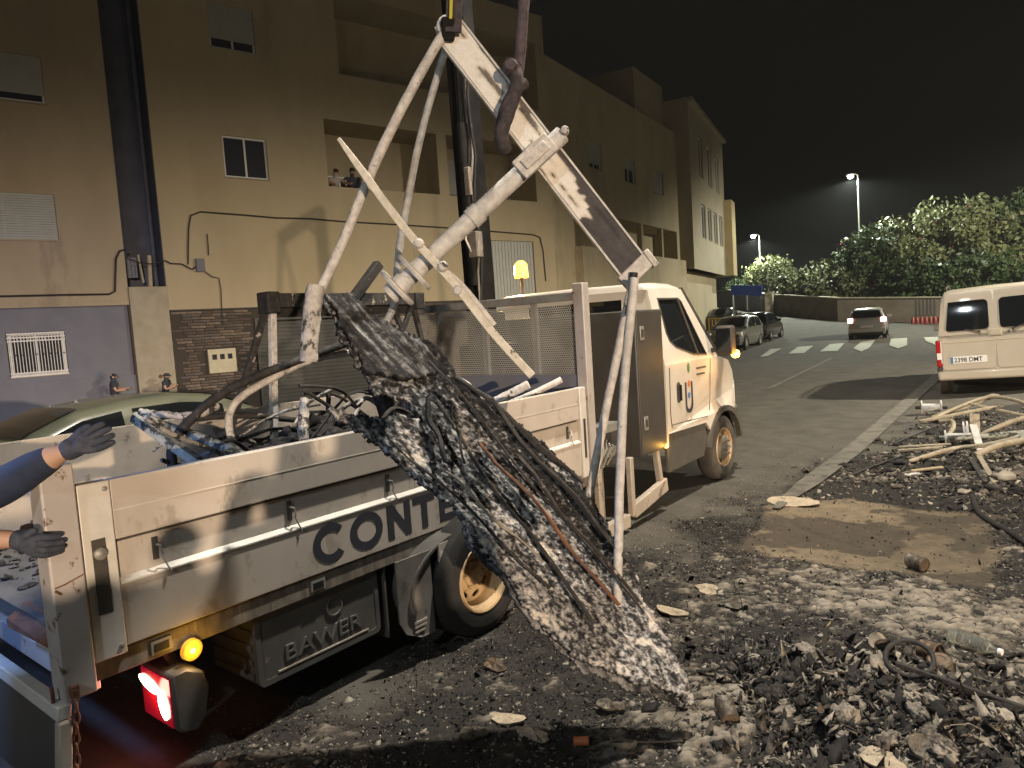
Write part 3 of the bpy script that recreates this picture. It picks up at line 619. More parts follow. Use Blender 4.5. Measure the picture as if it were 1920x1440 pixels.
# stones, one by one
stone_me = []
for v in range(8):
    q = MB(); L = (.22, .30, .38, .45)[v % 4]; hh = .066; t = RNG.uniform(.02, .045)
    x0, x1 = 0.004, L - .004
    b_ = [(x0, 0, .003), (x1, 0, .003), (x1, 0, hh), (x0, 0, hh)]; j = lambda: RNG.uniform(-.004, .004)
    fr_ = [(x0 + .006, -t + j(), .008), (x1 - .006, -t + j(), .008 + j()), (x1 - .006, -t + j(), hh - .006), (x0 + .006, -t + j(), hh - .006 + j())]
    q.add(b_ + fr_, [(4, 5, 6, 7), (0, 1, 5, 4), (1, 2, 6, 5), (2, 3, 7, 6), (3, 0, 4, 7)])
    me = q.build('stone', 'stone_%d' % (v % 4), None); stone_me.append((me.data, L)); bpy.data.objects.remove(me)
rzf = math.atan2(D2.y, D2.x); base2 = Vector(b2.location); cnt = 0
def in_view(s): return -.43 <= s <= 1.72
for row in range(36):
    zz = .10 + row * .0765
    if zz + .07 > 2.86 or zz < .55: continue
    s = -.43 + RNG.uniform(-.25, 0)
    while s < 1.70:
        c = RNG.integers(0, 8); me, L = stone_me[c]
        if s >= -.43 and s + L < 1.72 and not (s < 1.13 and s + L > .39 and 1.12 < zz < 1.83) and cnt < 296:
            o = bpy.data.objects.new('stone', me); COL.objects.link(o); o.parent = b2; o.location = f2(s, .029, zz) - base2; o.rotation_euler = (0, 0, rzf); cnt += 1
            OFF[o.name] = Vector((0, 0, 0))
        s += L
q = MB()
for row in range(36):
    zz = .10 + row * .0765
    if zz + .07 > 2.86: continue
    s = 6.28 + RNG.uniform(-.3, 0)
    while s < 9.7:
        L = RNG.uniform(.2, .45); t = RNG.uniform(.02, .045)
        if s > 6.27: fbox(q, f2, s + .004, min(s + L - .004, 9.68), .029 - t, .028, zz + .004, zz + .068)
        s += L
k = q.build('far_stones', 'stone_1', b2); k['kind'] = 'stuff'
# cables and boxes on the walls
def cable(pts, r, label, name='wall_cable'):
    m_ = MB(); m_.tube([f2(s, -.03 - .01 * (i % 2), z_) for i, (s, z_) in enumerate(pts)], r, 6); tag(m_.build(name, 'cable', smooth=50), label, 'cable', 'cables on the facades')
cable([(.14, 4.06), (.18, 4.5), (.24, 5.0), (.32, 5.32), (.57, 5.43), (1.6, 5.40), (2.6, 5.36), (3.6, 5.38), (4.56, 5.34), (6.4, 5.32), (8.55, 5.28), (10.4, 5.22), (12.0, 5.17), (12.3, 5.08), (12.42, 4.6), (12.46, 3.5)], .022, 'long black cable looping up and across the cream facade')
cable([(-6.5, 3.36), (-5, 3.34), (-3.93, 3.33), (-2.7, 3.335), (-1.75, 3.33), (-1.62, 3.40), (-1.57, 3.8), (-1.52, 4.2), (-1.42, 4.38), (-1.28, 4.42)], .026, 'thick black cable above the blue-grey ground floor')
cable([(-.42, 4.16), (-.28, 4.08), (-.02, 4.07), (.10, 4.0), (.22, 3.93), (.32, 4.0)], .02, 'short tangled cable between the shaft and the junction box')
cable([(.53, 3.88), (.70, 3.74), (.88, 3.70), (.90, 3.4), (.88, 3.0), (.86, 2.5)], .014, 'thin cable dropping from the junction box to the stone')
cable([(.69, 4.86), (.68, 4.5), (.67, 4.30)], .016, 'short loose cable end above the junction box')
cable([(-1.30, 4.22), (-1.0, 4.10), (-.7, 4.07), (-.44, 4.14)], .014, 'cable strung across the dark gap')
t_ = thing('junction_box', 'small grey junction box on the cream wall below the cable', 'box', f2(.43, 0, 4.0))
m_ = MB(); fbox(m_, f2, .32, .54, -.09, -.002, 3.87, 4.21); m_.build('body', 'blue_render', t_, bevel=.01); m_ = MB(); fbox(m_, f2, .335, .525, -.10, -.091, 3.885, 4.195); m_.build('lid', 'blue_render', t_)
# --- third block, further up the street
b3 = thing('apartment_building', 'long cream block with three small windows above a deep covered balcony', 'building', P3 + D3 * 7)
H3 = [(3.43, 4.70, 8.20, 9.27, .2), (7.15, 8.48, 8.14, 9.27, .2), (10.87, 12.26, 8.11, 9.21, .2), (1.7, 14.0, 4.86, 6.40, 1.3)]
m_ = MB(); facade(m_, f3, 0.02, 14.6, 0, 11.7, H3); shell(m_, f3, 0.02, 14.6, 0, 11.7, 10); m_.build('wall', 'plaster', b3)
m_ = MB(); fbox(m_, f3, 1.6, 14.3, -.35, -.003, 3.1, 4.86); m_.build('balcony_parapet', 'plaster', b3)
m_ = MB(); fbox(m_, f3, .03, 1.9, 1, 4, 11.7, 12.3); m_.build('roof_box', 'plaster_white', b3); m_ = MB(); fbox(m_, f3, 10.35, 14.5, .6, 5, 11.7, 14.2); m_.build('roof_box', 'plaster_white', b3)
for s in (5.2, 9.1, 11.9): m_ = MB(); fbox(m_, f3, s, s + .25, .1, .35, 4.86, 6.399); m_.build('balcony_pier', 'plaster', b3)
for (a, b_, c, d_, _), sh in zip(H3[:3], (8.42, 8.75, 8.15)): window(b3, f3, a, b_, c, d_, .18, shut=sh)
for a, b_ in ((2.0, 3.6), (8.5, 10.0)):
    window(b3, lambda s, d, z: f3(s, d + 1.3, z), a, b_, 4.9, 6.0, 0); gr = MB()
    for i in range(12): gr.bar(f3(a + i * (b_ - a) / 11, 1.18, 4.88), f3(a + i * (b_ - a) / 11, 1.18, 6.0), .03, .02)
    gr.bar(f3(a, 1.18, 5.95), f3(b_, 1.18, 5.95), .03, .03); gr.build('window_grille', 'white_iron', b3)
# --- fourth block
b4 = thing('apartment_building', 'pale corner block with narrow tall windows and a jutting upper floor', 'building', P4 + D4 * 5)
H4 = [(2.6, 3.7, 9.7, 12.0, .2), (5.2, 6.6, 9.6, 12.0, .2), (8.0, 9.2, 9.6, 11.8, .2)] + [(2.6 + 2.0 * i, 3.9 + 2.0 * i, 6.3, 8.2, .2) for i in range(4)]
m_ = MB(); f4o = lambda s, d, z: f4(s, d - .7, z)
facade(m_, f4o, 0, 11, 4.4, 13.2, H4); shell(m_, f4o, 0, 11, 4.4, 13.2, 9); m_.build('wall', 'plaster_white', b4)
m_ = MB(); fbox(m_, f4, .2, 10.8, .02, 8, 0, 4.398); m_.build('ground_floor', 'plaster', b4)
m_ = MB(); fbox(m_, f4o, -.05, 11.1, -.25, 9, 13.203, 13.4); m_.build('roof_slab', 'plaster_white', b4)
for a, b_, c, d_, _ in H4: window(b4, f4o, a, b_, c, d_, .18)
m_ = MB(); fbox(m_, f4o, 10.6, 12.2, -.5, 2.5, 4.4, 9.4); m_.build('stair_block', 'plaster_yellow', b4)
# antenna on the third roof
t_ = thing('roof_antenna', 'thin dark aerial on the roof of the long cream block', 'antenna', f3(1.2, 1.8, 12.3))
m_ = MB(); m_.tube([f3(1.2, 1.8, 12.3), f3(1.2, 1.8, 14.6)], .03, 6); m_.build('mast', 'steel_grey', t_)
m_ = MB(); m_.bar(f3(.5, 1.8, 14.2), f3(2.6, 1.8, 14.9), .03, .03)
for i in range(7): m_.bar(f3(.7 + i * .28, 1.4, 14.28 + i * .095), f3(.7 + i * .28, 2.2, 14.28 + i * .095), .02, .02)
m_.build('yagi', 'steel_grey', t_)

# ================================================================== THE TRUCK
T = thing('tipper_truck', 'white and grey tipper truck with loading crane, bed full of burnt scrap', 'truck', (-4.27, 4.6, 0))
XN, XF = -3.153, -5.40                                  # near and far side of the bed
def text_mesh(name, s, size, fn, m, parent, extrude=.004, bold=0, squeeze=1, local=False):
    c = bpy.data.curves.new('t', 'FONT'); c.body = s; c.size = size; c.extrude = extrude; c.offset = bold; c.resolution_u = 4
    o = bpy.data.objects.new('t', c); COL.objects.link(o); dg = bpy.context.evaluated_depsgraph_get(); me = bpy.data.meshes.new_from_object(o.evaluated_get(dg))
    mb = MB(); mb.add([fn(v.co.x * squeeze, v.co.y, v.co.z) for v in me.vertices], [tuple(p.vertices) for p in me.polygons])
    bpy.data.objects.remove(o); return mb.build(name, m, parent, local=local)
# --- bed
q = MB(); mat('bed_floor', (.12, .11, .095), (.075, .07, .062), 5, .7, c3=(.06, .055, .05), s3=6, t3=.58); q.box(XF + .03, XN - .03, 1.05, 4.88, .665, .735); q.build('bed_floor', 'bed_floor', T)
for z0, z1, x0, nm in ((.66, .935, XN, 'lower_plank'), (.953, 1.105, XN - .022, 'middle_plank'), (1.120, 1.375, XN, 'upper_plank')):
    q = MB(); q.box(XN - .05, x0, 1.216, 4.778, z0, z1); q.build(nm, 'board', T, bevel=.006)
q = MB(); q.box(XN - .045, XN - .030, 1.22, 4.775, .93, 1.125); q.build('plank_joint', 'chassis', T)
q = MB(); q.add([(XN + .006, 1.218, .936), (XN + .006, 4.776, .936), (XN - .026, 4.776, .956), (XN - .026, 1.218, .956), (XN + .006, 1.218, .928), (XN + .006, 4.776, .928)], [(0, 1, 2, 3), (4, 5, 1, 0)])
q.build('plank_ledge', 'ledge', T)
q = MB(); q.box(XN - .002, XN + .002, 1.22, 4.77, 1.243, 1.247); q.build('plank_crease', 'ledge', T)
q = MB(); q.box(XN - .05, XN + .014, 1.085, 1.213, .638, 1.378); cap = q.build('board_end_cap', 'ledge', T, bevel=.006)
q = MB(); q.box(XN + .012, XN + .0165, 1.118, 1.172, .83, 1.145); lt = q.build('latch_recess', 'chassis', cap)
q = MB(); q.lathe((XN + .016, 1.146, 1.085), (1, 0, 0), [(0, .026), (.012, .026), (.020, .016), (.022, 0)], 20); q.build('latch_knob', 'steel_grey', cap, smooth=40)
for z_ in (1.345, .675): q = MB(); q.lathe((XN + .014, 1.19, z_), (1, 0, 0), [(0, .011), (.006, .010), (.008, 0)], 10); q.build('bolt', 'zinc', cap)
q = MB(); q.box(XN - .05, XN + .010, 4.782, 4.875, .638, 1.378); c2 = q.build('board_end_cap', 'ledge', T, bevel=.006)
q = MB(); q.box(XN + .009, XN + .013, 4.815, 4.845, .80, 1.12); q.build('latch_recess', 'chassis', c2)
for y_ in (1.381, 2.063, 2.729, 3.55, 4.62):
    q = MB(); q.box(XN - .022, XN - .013, y_ - .012, y_ + .012, .985, 1.085); h_ = q.build('rope_hook', 'chassis', T)
    q = MB(); q.tube([(XN - .012, y_ + .004, 1.05), (XN + .012, y_ + .01, 1.05), (XN + .018, y_ + .014, 1.01), (XN + .006, y_ + .016, .995)], .005, 6); q.build('hook', 'zinc', h_)
    q = MB(); q.tube([(XN + .002, y_ + .018, .995), (XN + .006, y_ + .035, .95), (XN + .012, y_ + .045, .925)], .004, 6); q.build('pin', 'zinc', h_)
# lettering: block capitals cut from flat film
lt_ = MB(); H_, T_ = .205, .052; z0 = .703; sx = lambda y_: y_
def glyph(poly, holes=()): lt_.prism(poly, holes, lambda u, v, d: (XN + .0012 + d, u, z0 + v), .0014)
def arcpts(cy, cz, ry, rz, a0, a1, n=22): return [(cy + ry * math.cos(R(a0 + (a1 - a0) * i / n)), cz + rz * math.sin(R(a0 + (a1 - a0) * i / n))) for i in range(n + 1)]
o_, i_ = arcpts(2.285, H_ / 2, .112, .108, 42, 318), arcpts(2.285, H_ / 2, .066, .062, 318, 42)
glyph(o_ + i_)
glyph(arcpts(2.535, H_ / 2, .118, .108, 0, 360)[:-1], [arcpts(2.535, H_ / 2, .070, .062, 360, 0)[:-1]])
glyph([(2.69, 0), (2.738, 0), (2.738, .125), (2.83, 0), (2.874, 0), (2.874, H_), (2.826, H_), (2.826, .082), (2.735, H_), (2.69, H_)])
glyph([(2.965, 0), (3.015, 0), (3.015, H_ - .043), (3.082, H_ - .043), (3.082, H_), (2.898, H_), (2.898, H_ - .043), (2.965, H_ - .043)])
glyph([(3.12, 0), (3.27, 0), (3.27, .042), (3.168, .042), (3.168, .083), (3.255, .083), (3.255, .124), (3.168, .124), (3.168, H_ - .042), (3.268, H_ - .042), (3.268, H_), (3.12, H_)])
glyph([(3.31 + u, v) for u, v in ((0, 0), (.048, 0), (.048, .125), (.14, 0), (.184, 0), (.184, H_), (.136, H_), (.136, .082), (.045, H_), (0, H_))])
lt_.build('lettering', 'letter', T)
# far board, headboard
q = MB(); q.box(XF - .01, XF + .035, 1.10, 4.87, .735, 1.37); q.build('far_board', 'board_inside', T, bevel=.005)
q = MB(); q.box(XF + .035, XF + .055, 1.11, 4.86, .737, .775); q.build('floor_edge', 'bin_red', T)
q = MB(); q.box(XF - .03, XF + .06, .97, 1.095, .55, 1.46); q.build('corner_post', 'post_paint', T, bevel=.006)
q = MB(); q.box(-3.245, -3.118, .955, 1.078, .535, 1.475); cp = q.build('corner_post', 'post_paint', T, bevel=.008)
q = MB(); q.box(-3.30, -3.247, .965, 1.0, 1.18, 1.25); q.lathe((-3.27, .955, 1.215), (0, -1, 0), [(0, .03), (.03, .028), (.04, 0)], 10); q.build('tailgate_latch', 'rust', cp)
q = MB(); q.tube([(-3.116, .965, 1.0), (-3.115, 1.0, 1.005), (-3.116, 1.07, 1.025)], .003, 5); q.tube([(-3.116, .965, .99), (-3.1155, .985, .97)], .005, 5); q.build('weld_scar', 'rust', cp)
for xx in (XN - .075, XF - .03):
    q = MB(); q.box(xx, xx + .10, 4.89, 4.985, .60, 2.222); hp = q.build('headboard_post', 'post_paint', T, bevel=.008)
q = MB(); q.box(XF + .075, XN - .077, 4.895, 4.965, 2.085, 2.155); q.build('headboard_beam', 'steel_grey', T, bevel=.006)
q = MB(); q.box(XF + .075, XN - .077, 4.905, 4.935, .735, 1.475); q.build('headboard_panel', 'blue_render', T)
for xx in (-4.85, -4.27, -3.7): q = MB(); q.box(xx, xx + .05, 4.938, 4.98, 1.478, 2.083); q.build('headboard_rib', 'steel_grey', T)
pr = MB(); rad = .0078; px_, pz_ = .0215, .0186; nxx = int((XN - .09 - XF - .09) / px_); nzz = int(.605 / pz_)
for i in range(nxx):
    for j in range(nzz):
        cx = XF + .085 + (i + (.5 if j % 2 else 0)) * px_; cz = 1.485 + j * pz_; b_ = len(pr.v)
        for k in range(6):
            a = R(30 + 60 * k); pr.v.append((cx + px_ / math.sqrt(3) * math.cos(a), 4.92, cz + px_ / math.sqrt(3) * math.sin(a)))
        for k in range(6):
            a = R(30 + 60 * k); pr.v.append((cx + rad * math.cos(a), 4.92, cz + rad * math.sin(a)))
        for k in range(6): pr.f.append((b_ + k, b_ + (k + 1) % 6, b_ + 6 + (k + 1) % 6, b_ + 6 + k))
mat('mesh_grey', (.40, .39, .34), (.32, .31, .27), 5, .6); pr.build('perforated_sheet', 'mesh_grey', T)
# rub rail, chassis, subframe
q = MB(); q.box(XN - .06, XN - .012, 1.09, 4.95, .552, .656); rr_ = q.build('rub_rail', 'rail_dirty', T, bevel=.006)
for y_ in (1.36, 2.19, 3.05, 4.72): q = MB(); q.box(XN - .014, XN - .006, y_ - .045, y_ + .045, .572, .632); k_ = q.build('lashing_pocket', 'steel_grey', rr_); q = MB(); q.box(XN - .008, XN - .004, y_ - .032, y_ + .032, .582, .618); q.build('pocket_opening', 'letter_black', k_)
for xx in (-4.72, -3.82): q = MB(); q.box(xx - .04, xx + .04, 1.15, 7.6, .47, .63); q.build('chassis_rail', 'chassis', T)
for y_ in (1.12, 1.9, 2.7, 3.5, 4.3, 4.9): q = MB(); q.box(-5.2, -3.25, y_, y_ + .07, .60, .664); q.build('cross_member', 'chassis', T)
q = MB(); q.box(-5.1, -3.35, 1.10, 1.17, .44, .55); q.build('rear_beam', 'post_paint', T, bevel=.006)
q = MB(); q.lathe((-5.2, 3.2, .36), (1, 0, 0), [(0, .07), (2.1, .07)], 14); q.lathe((-4.45, 3.2, .36), (1, 0, 0), [(0, .09), (.1, .18), (.3, .18), (.4, .09)], 16); q.build('rear_axle', 'chassis', T, smooth=40)
q = MB(); q.lathe((-5.1, 7.75, .36), (1, 0, 0), [(0, .05), (1.8, .05)], 14); q.box(-4.5, -4.0, 6.8, 7.9, .42, .85); q.build('engine_block', 'chassis', T)
# rear lamp unit
q = MB(); out = [(1.36, .47), (1.44, .475), (1.505, .44), (1.525, .36), (1.50, .23), (1.455, .185), (1.385, .20), (1.36, .23)]
q.prism(out, [], lambda u, v, d: (-3.10 - d, u, v), .30); lu = q.build('rear_lamp', 'plastic_grey', T, bevel=.012)
q = MB(); q.box(-3.385, -3.115, 1.352, 1.359, .235, .455); q.build('lens', 'tail_red', lu)
q = MB(); ov = [(-3.31 + .085 * math.cos(R(a)) + .03 * math.sin(R(a)), .395 + .030 * math.sin(R(a)) ) for a in range(0, 360, 20)]
q.prism(ov, [], lambda u, v, d: (u, 1.350 - d, v - .28 * (u + 3.33)), .004)
ov = [(-3.185 + .042 * math.cos(R(a)), .325 + .062 * math.sin(R(a))) for a in range(0, 360, 20)]
q.prism(ov, [], lambda u, v, d: (u, 1.350 - d, v - .5 * (u + 3.185)), .004); q.build('bulb', 'tail_hot', lu)
q = MB(); q.bar((-3.25, 1.45, .46), (-3.28, 1.40, .58), .10, .02); q.build('lamp_bracket', 'chassis', T)
q = MB(); q.lathe((XN + .002, 1.483, .535), (1, .12, -.1), [(-.01, .05), (.012, .048), (.02, .035), (.024, 0)], 24); am = q.build('side_marker', 'amber_lens', T, smooth=40)
q = MB(); q.lathe((XN + .024, 1.478, .536), (1, 0, 0), [(0, .014), (.004, .012), (.006, 0)], 14); q.build('bulb', 'amber_hot', am)
# tailgate hanging down, chain
TG = Vector((-3.10, .945, .53)); tl = Vector((0, -.10, -1)).normalized()
def tgp(xx, dn, out_): p = TG + tl * dn; return (xx, p.y - out_, p.z)
q = MB()
q.add([tgp(xx, dn, o) for xx in (XF + .12, -3.135) for dn in (.05, .40) for o in (-.018, .018)], [(0, 1, 3, 2), (4, 6, 7, 5), (0, 4, 5, 1), (2, 3, 7, 6), (0, 2, 6, 4), (1, 5, 7, 3)]); tg = q.build('tailgate', 'cabinet', T)
q = MB(); q.add([tgp(xx, dn, o) for xx in (XF + .10, -3.10) for dn in (-.008, .048) for o in (-.026, .026)], [(0, 1, 3, 2), (4, 6, 7, 5), (0, 4, 5, 1), (2, 3, 7, 6), (0, 2, 6, 4), (1, 5, 7, 3)]); q.build('tailgate_rim', 'ledge', tg, bevel=.006)
q = MB(); q.add([tgp(xx, dn, o) for xx in (-3.133, -3.085) for dn in (.05, .41) for o in (-.026, .026)], [(0, 1, 3, 2), (4, 6, 7, 5), (0, 4, 5, 1), (2, 3, 7, 6), (0, 2, 6, 4), (1, 5, 7, 3)]); q.build('tailgate_side', 'board_inside', tg, bevel=.008)
ch = MB()
for i in range(11):
    c = Vector((-3.092 + .004 * math.sin(i), .985 - .012 * i * .3, .56 - i * .042)); v = i % 2
    ch.tube([c + Vector(((.011 * math.cos(a) if v else 0), (0 if v else .011 * math.cos(a)), .026 * math.sin(a))) for a in [k * math.pi / 5 for k in range(10)]], .0045, 6, closed=True)
ch.build('chain', 'rust', tg, smooth=50)
q = MB(); q.box(-3.14, -3.09, .97, 1.0, .555, .60); q.tube([(-3.17, .93, .60), (-3.165, .93, .50)], .008, 6); q.build('hinge', 'rust', tg)
q = MB(); q.add([(-3.9, 1.0, .70), (-3.35, 1.02, .66), (-3.42, 1.1, .74), (-3.95, 1.1, .745), (-3.9, 1.0, .66)], [(0, 1, 2, 3), (4, 1, 0)]); q.build('rear_sill', 'rust', T)
mat('emboss_grey', (.15, .145, .13), (.10, .095, .088), 9, .55)
# tool box under the bed
q = MB(); r_ = .035; out = []
for cy, cz, a0 in ((2.575, .215, 270), (2.575, .515, 0), (1.855, .515, 90), (1.855, .215, 180)): out += arcpts(cy, cz, r_, r_, a0, a0 + 90, 5)
q.prism(out, [], lambda u, v, d: (XN - .04 - d, u, v), .42); tb = q.build('tool_box', 'plastic_grey', T, smooth=35)
q = MB(); q.prism(out, [[(u * .93 + .07 * 2.215, v * .84 + .16 * .365) for u, v in out]], lambda u, v, d: (XN - .036 - d, u, v), .005); q.build('lid_rim', 'plastic_grey', tb)
q = MB(); q.lathe((XN - .038, 2.30, .44), (1, 0, 0), [(0, .055), (.006, .055), (.006, .046), (.001, .044), (.001, 0)], 24); q.build('lock', 'plastic_grey', tb)
q = MB(); q.box(XN - .04, XN - .033, 1.93, 2.52, .222, .230)
q.build('lid_rib', 'rim_grey', tb)
text_mesh('embossed_lettering', 'BAWER', .12, lambda u, v, d: (XN - .037 + d, 1.97 + u, .262 + v), 'emboss_grey', tb, .005, squeeze=1.25)
for i in range(4): q = MB(); q.box(-3.58, -3.22, 1.808, 1.819, .22 + i * .075, .25 + i * .075); q.build('louvre', 'plastic_grey', tb)
# wheels
def wheel(parent, c, R_, wd, rim, dish, tm, rm, hub=None, slots=8, sign=1, n=44):
    """tyre with an open rim; c = centre of the outer face, sign = +1 when that face looks to +x"""
    ax = (sign, 0, 0); q = MB()
    q.lathe(c, ax, [(-wd, rim), (-wd, R_ - .05), (-wd + .03, R_ - .008), (-wd + .05, R_), (-.06, R_), (-.03, R_ - .010), (-.004, R_ - .05), (0, (R_ + rim) / 2), (-.008, rim + .012), (-.02, rim)], n, closed=True)
    ty = q.build('wheel', tm, parent, smooth=35)
    q = MB(); q.lathe(c, ax, [(-.018, rim + .002), (-.004, rim - .006), (-.008, rim - .018), (-.04, rim - .026), (-dish, rim - .05), (-wd + .01, rim - .045)], n)
    disc = [(( rim - .048) * math.cos(R(a)), (rim - .048) * math.sin(R(a))) for a in range(0, 360, 10)]; hs = []
    for k in range(slots):
        a = R(360 / slots * k + 12); rr_, w2, h2 = rim * .62, rim * .075, rim * .17; pts = []
        for t in range(0, 360, 30):
            u = rr_ + w2 * math.cos(R(t)); v = h2 * math.sin(R(t)); pts.append((u * math.cos(a) - v * math.sin(a), u * math.sin(a) + v * math.cos(a)))
        hs.append(pts[::-1])
    cc = Vector(c); q.prism(disc, hs, lambda u, v, d: (cc.x - sign * (dish - .012 * math.cos(min(1, math.hypot(u, v) / rim) * 3) + d), cc.y + u, cc.z + v), .012)
    rm_ = q.build('rim', rm, ty, smooth=35)
    q = MB(); q.lathe((cc.x - sign * dish, cc.y, cc.z), ax, [(-.01, rim * .36), (.02, rim * .34), (.03, rim * .25), (.05, rim * .22), (.055, 0)] if not hub else [(-.01, rim * .66), (.035, rim * .62), (.050, rim * .52), (.052, rim * .2), (.07, rim * .16), (.075, 0)], 24)
    for k in range(6):
        a = R(60 * k); q.lathe((cc.x - sign * (dish - (.06 if hub else .015)), cc.y + rim * .37 * math.cos(a), cc.z + rim * .37 * math.sin(a)), ax, [(0, .014), (.02, .014), (.022, 0)], 6)
    q.build('hub', hub or rm, ty, smooth=35); return ty
gz_ = lambda a, b: zg(a, b)
wheel(T, (-2.955, 3.30, .325), .385, .22, .232, .125, 'rubber', 'rim_tan', slots=8)
q = MB(); q.lathe((-3.20, 3.30, .325), (1, 0, 0), [(-.22, .23), (-.22, .35), (-.17, .383), (-.05, .383), (0, .35), (0, .23)], 36, closed=True); q.build('inner_tyre', 'rubber', T, smooth=35)
wheel(T, (-5.55, 3.30, .325), .385, .22, .232, .125, 'rubber', 'rim_tan', sign=-1)
wheel(T, (-3.16, 7.77, .372), .372, .215, .225, .04, 'rubber_dusty', 'rim_tan', hub='rim_grey', slots=6)
wheel(T, (-5.36, 7.77, .372), .372, .215, .225, .04, 'rubber_dusty', 'rim_tan', hub='rim_grey', slots=6, sign=-1)
mat('flap_grey', (.17, .155, .14), (.12, .11, .10), 7, .7, c3=(.08, .07, .06), s3=5, t3=.56)
# mudguards and flap behind the rear wheel
q = MB(); ring = []
for i in range(15):
    a = R(95 + i * 7.5); ring.append([(-3.36, 3.2 + .455 * math.cos(a), .33 + .455 * math.sin(a) * .62 + .03), (-3.03, 3.2 + .455 * math.cos(a), .33 + .455 * math.sin(a) * .62 + .03), (-3.03, 3.2 + .47 * math.cos(a), .33 + .47 * math.sin(a) * .62 + .035), (-3.36, 3.2 + .47 * math.cos(a), .33 + .47 * math.sin(a) * .62 + .035)])
q.loft(ring); mg = q.build('mudguard', 'plastic_grey', T, smooth=40)
q = MB(); out = [(2.66, .60), (2.66, .24), (2.70, .16), (2.80, .11), (2.925, .095), (2.925, .60)]
q.prism(out, [], lambda u, v, d: (XN + .10 + .02 * math.sin((u - 2.66) * 10) - d, u - .02, v), .012); fl = q.build('mud_flap', 'flap_grey', T, smooth=35)
q = MB(); q.box(-3.45, XN - .03, 2.655, 2.668, .12, .56); q.build('flap_back', 'plastic_grey', fl)
for i in range(3): q = MB(); q.box(XN + .112, XN + .118, 2.74, 2.84 - .01 * i, .20 - i * .028, .212 - i * .028); q.build('raised_print', 'rim_grey', fl)
q = MB(); q.add([(XN + .115 + d, y_, z_) for d in (0, .012) for y_, z_ in ((2.95, .30), (3.005, .30), (3.08, .62), (2.97, .62))], [(0, 1, 2, 3), (4, 7, 6, 5), (0, 4, 5, 1), (1, 5, 6, 2), (2, 6, 7, 3), (3, 7, 4, 0)]); q.build('flap_bracket', 'post_paint', T)
# --- crane, cabinet, outriggers
q = MB(); q.box(-5.22, XN - .004, 5.785, 6.31, .62, 1.98); cb = q.build('tool_cabinet', 'cabinet', T, bevel=.012)
q = MB(); q.box(XN - .004, XN + .004, 5.80, 6.30, .64, 1.965); cdv = q.build('cabinet_door', 'cabinet', cb, bevel=.004)
for z_ in (1.70, .86): q = MB(); q.box(XN + .003, XN + .009, 5.855, 5.93, z_, z_ + .13); lt = q.build('paddle_latch', 'zinc', cb, bevel=.004); q = MB(); q.box(XN + .008, XN + .013, 5.87, 5.915, z_ + .03, z_ + .10); q.build('paddle', 'chassis', cb)
q = MB(); q.box(-4.62, -4.22, 4.99, 5.42, .55, 1.75); q.lathe((-4.42, 5.2, 1.75), (0, 0, 1), [(0, .19), (.3, .17), (.32, .10)], 20); q.build('crane_base', 'crane_black', T, bevel=.01)
q = MB(); c0, c1 = Vector((-4.39, 5.10, 1.7)), Vector((-4.47, 5.12, 5.35)); q.bar(c0, c1, .20, .22, (0, 1, 0)); bo = q.build('crane_boom', 'crane_black', T, bevel=.015)
q = MB(); q.tube([(-4.33, 4.96, 2.3), (-4.36, 4.95, 3.75)], .055, 12); q.build('cylinder_barrel', 'crane_black', bo, smooth=40)
q = MB(); q.tube([(-4.36, 4.95, 3.74), (-4.38, 4.97, 4.35)], .028, 12); q.build('piston_rod', 'chrome', bo, smooth=40)
q = MB()
for k in range(3):
    pts = [(-4.29 + .02 * k + .012 * math.sin(t * 2.1 + k), 4.96 + .02 * math.cos(t * 1.7 + k), 1.9 + t * .26) for t in range(0, 10)]; q.tube(pts, .011, 6); q.build('hydraulic_hose', 'rail_dirty' if k == 1 else 'rubber', bo, smooth=50); q = MB()
q.tube([(-4.30, 4.9, 2.6), (-4.34, 4.88, 2.72), (-4.28, 4.87, 2.85), (-4.31, 4.9, 3.0)], .012, 6); q.build('hydraulic_hose', 'zinc', bo, smooth=50)
q = MB(); q.box(-4.33, -4.23, 4.90, 4.99, 2.55, 2.78); q.build('valve_block', 'rail_dirty', bo, bevel=.006); q = MB(); q.box(-4.31, -4.25, 4.88, 4.92, 3.1, 3.35); q.build('valve_block', 'rail_dirty', bo, bevel=.006)
q = MB(); q.bar((-4.47, 5.12, 5.3), (-2.15, 2.70, 4.65), .2, .24); q.bar((-4.40, 5.05, 4.7), (-3.6, 4.2, 5.0), .09, .09); q.build('crane_jib', 'crane_black', T, bevel=.015)
q = MB()
for a, b_, wv in (((-3.17, 5.58, .12), (-3.17, 5.58, .66), .06), ((-3.17, 5.60, .16), (-3.17, 6.26, .27), .13), ((-3.19, 6.20, .24), (-3.19, 6.12, .64), .06), ((-3.17, 5.03, .12), (-3.17, 5.03, .66), .07), ((-3.17, 4.72, .10), (-3.17, 5.50, .10), .12)):
    q.bar(a, b_, .06, wv if abs(b_[2] - a[2]) < .2 else .055)
og = q.build('outrigger_frame', 'board_inside', T, bevel=.008)
q = MB(); q.bar((-4.9, 5.2, .36), (-3.3, 5.2, .36), .14, .14); q.bar((-3.30, 5.2, .75), (-3.30, 5.2, .16), .10, .10); q.lathe((-3.30, 5.2, .10), (0, 0, 1), [(0, .11), (.02, .11), (.06, .04)], 16); q.build('outrigger_leg', 'rail_dirty', T)
q = MB()
for k in range(5): q.tube([(-3.22 - .02 * k, 5.12 + .07 * k, .62 + .05 * (k % 2)), (-3.19, 5.18 + .06 * k, .80), (-3.24, 5.24 + .05 * k, .93 - .04 * k), (-3.25, 5.3 + .05 * k, .70)], .012, 6)
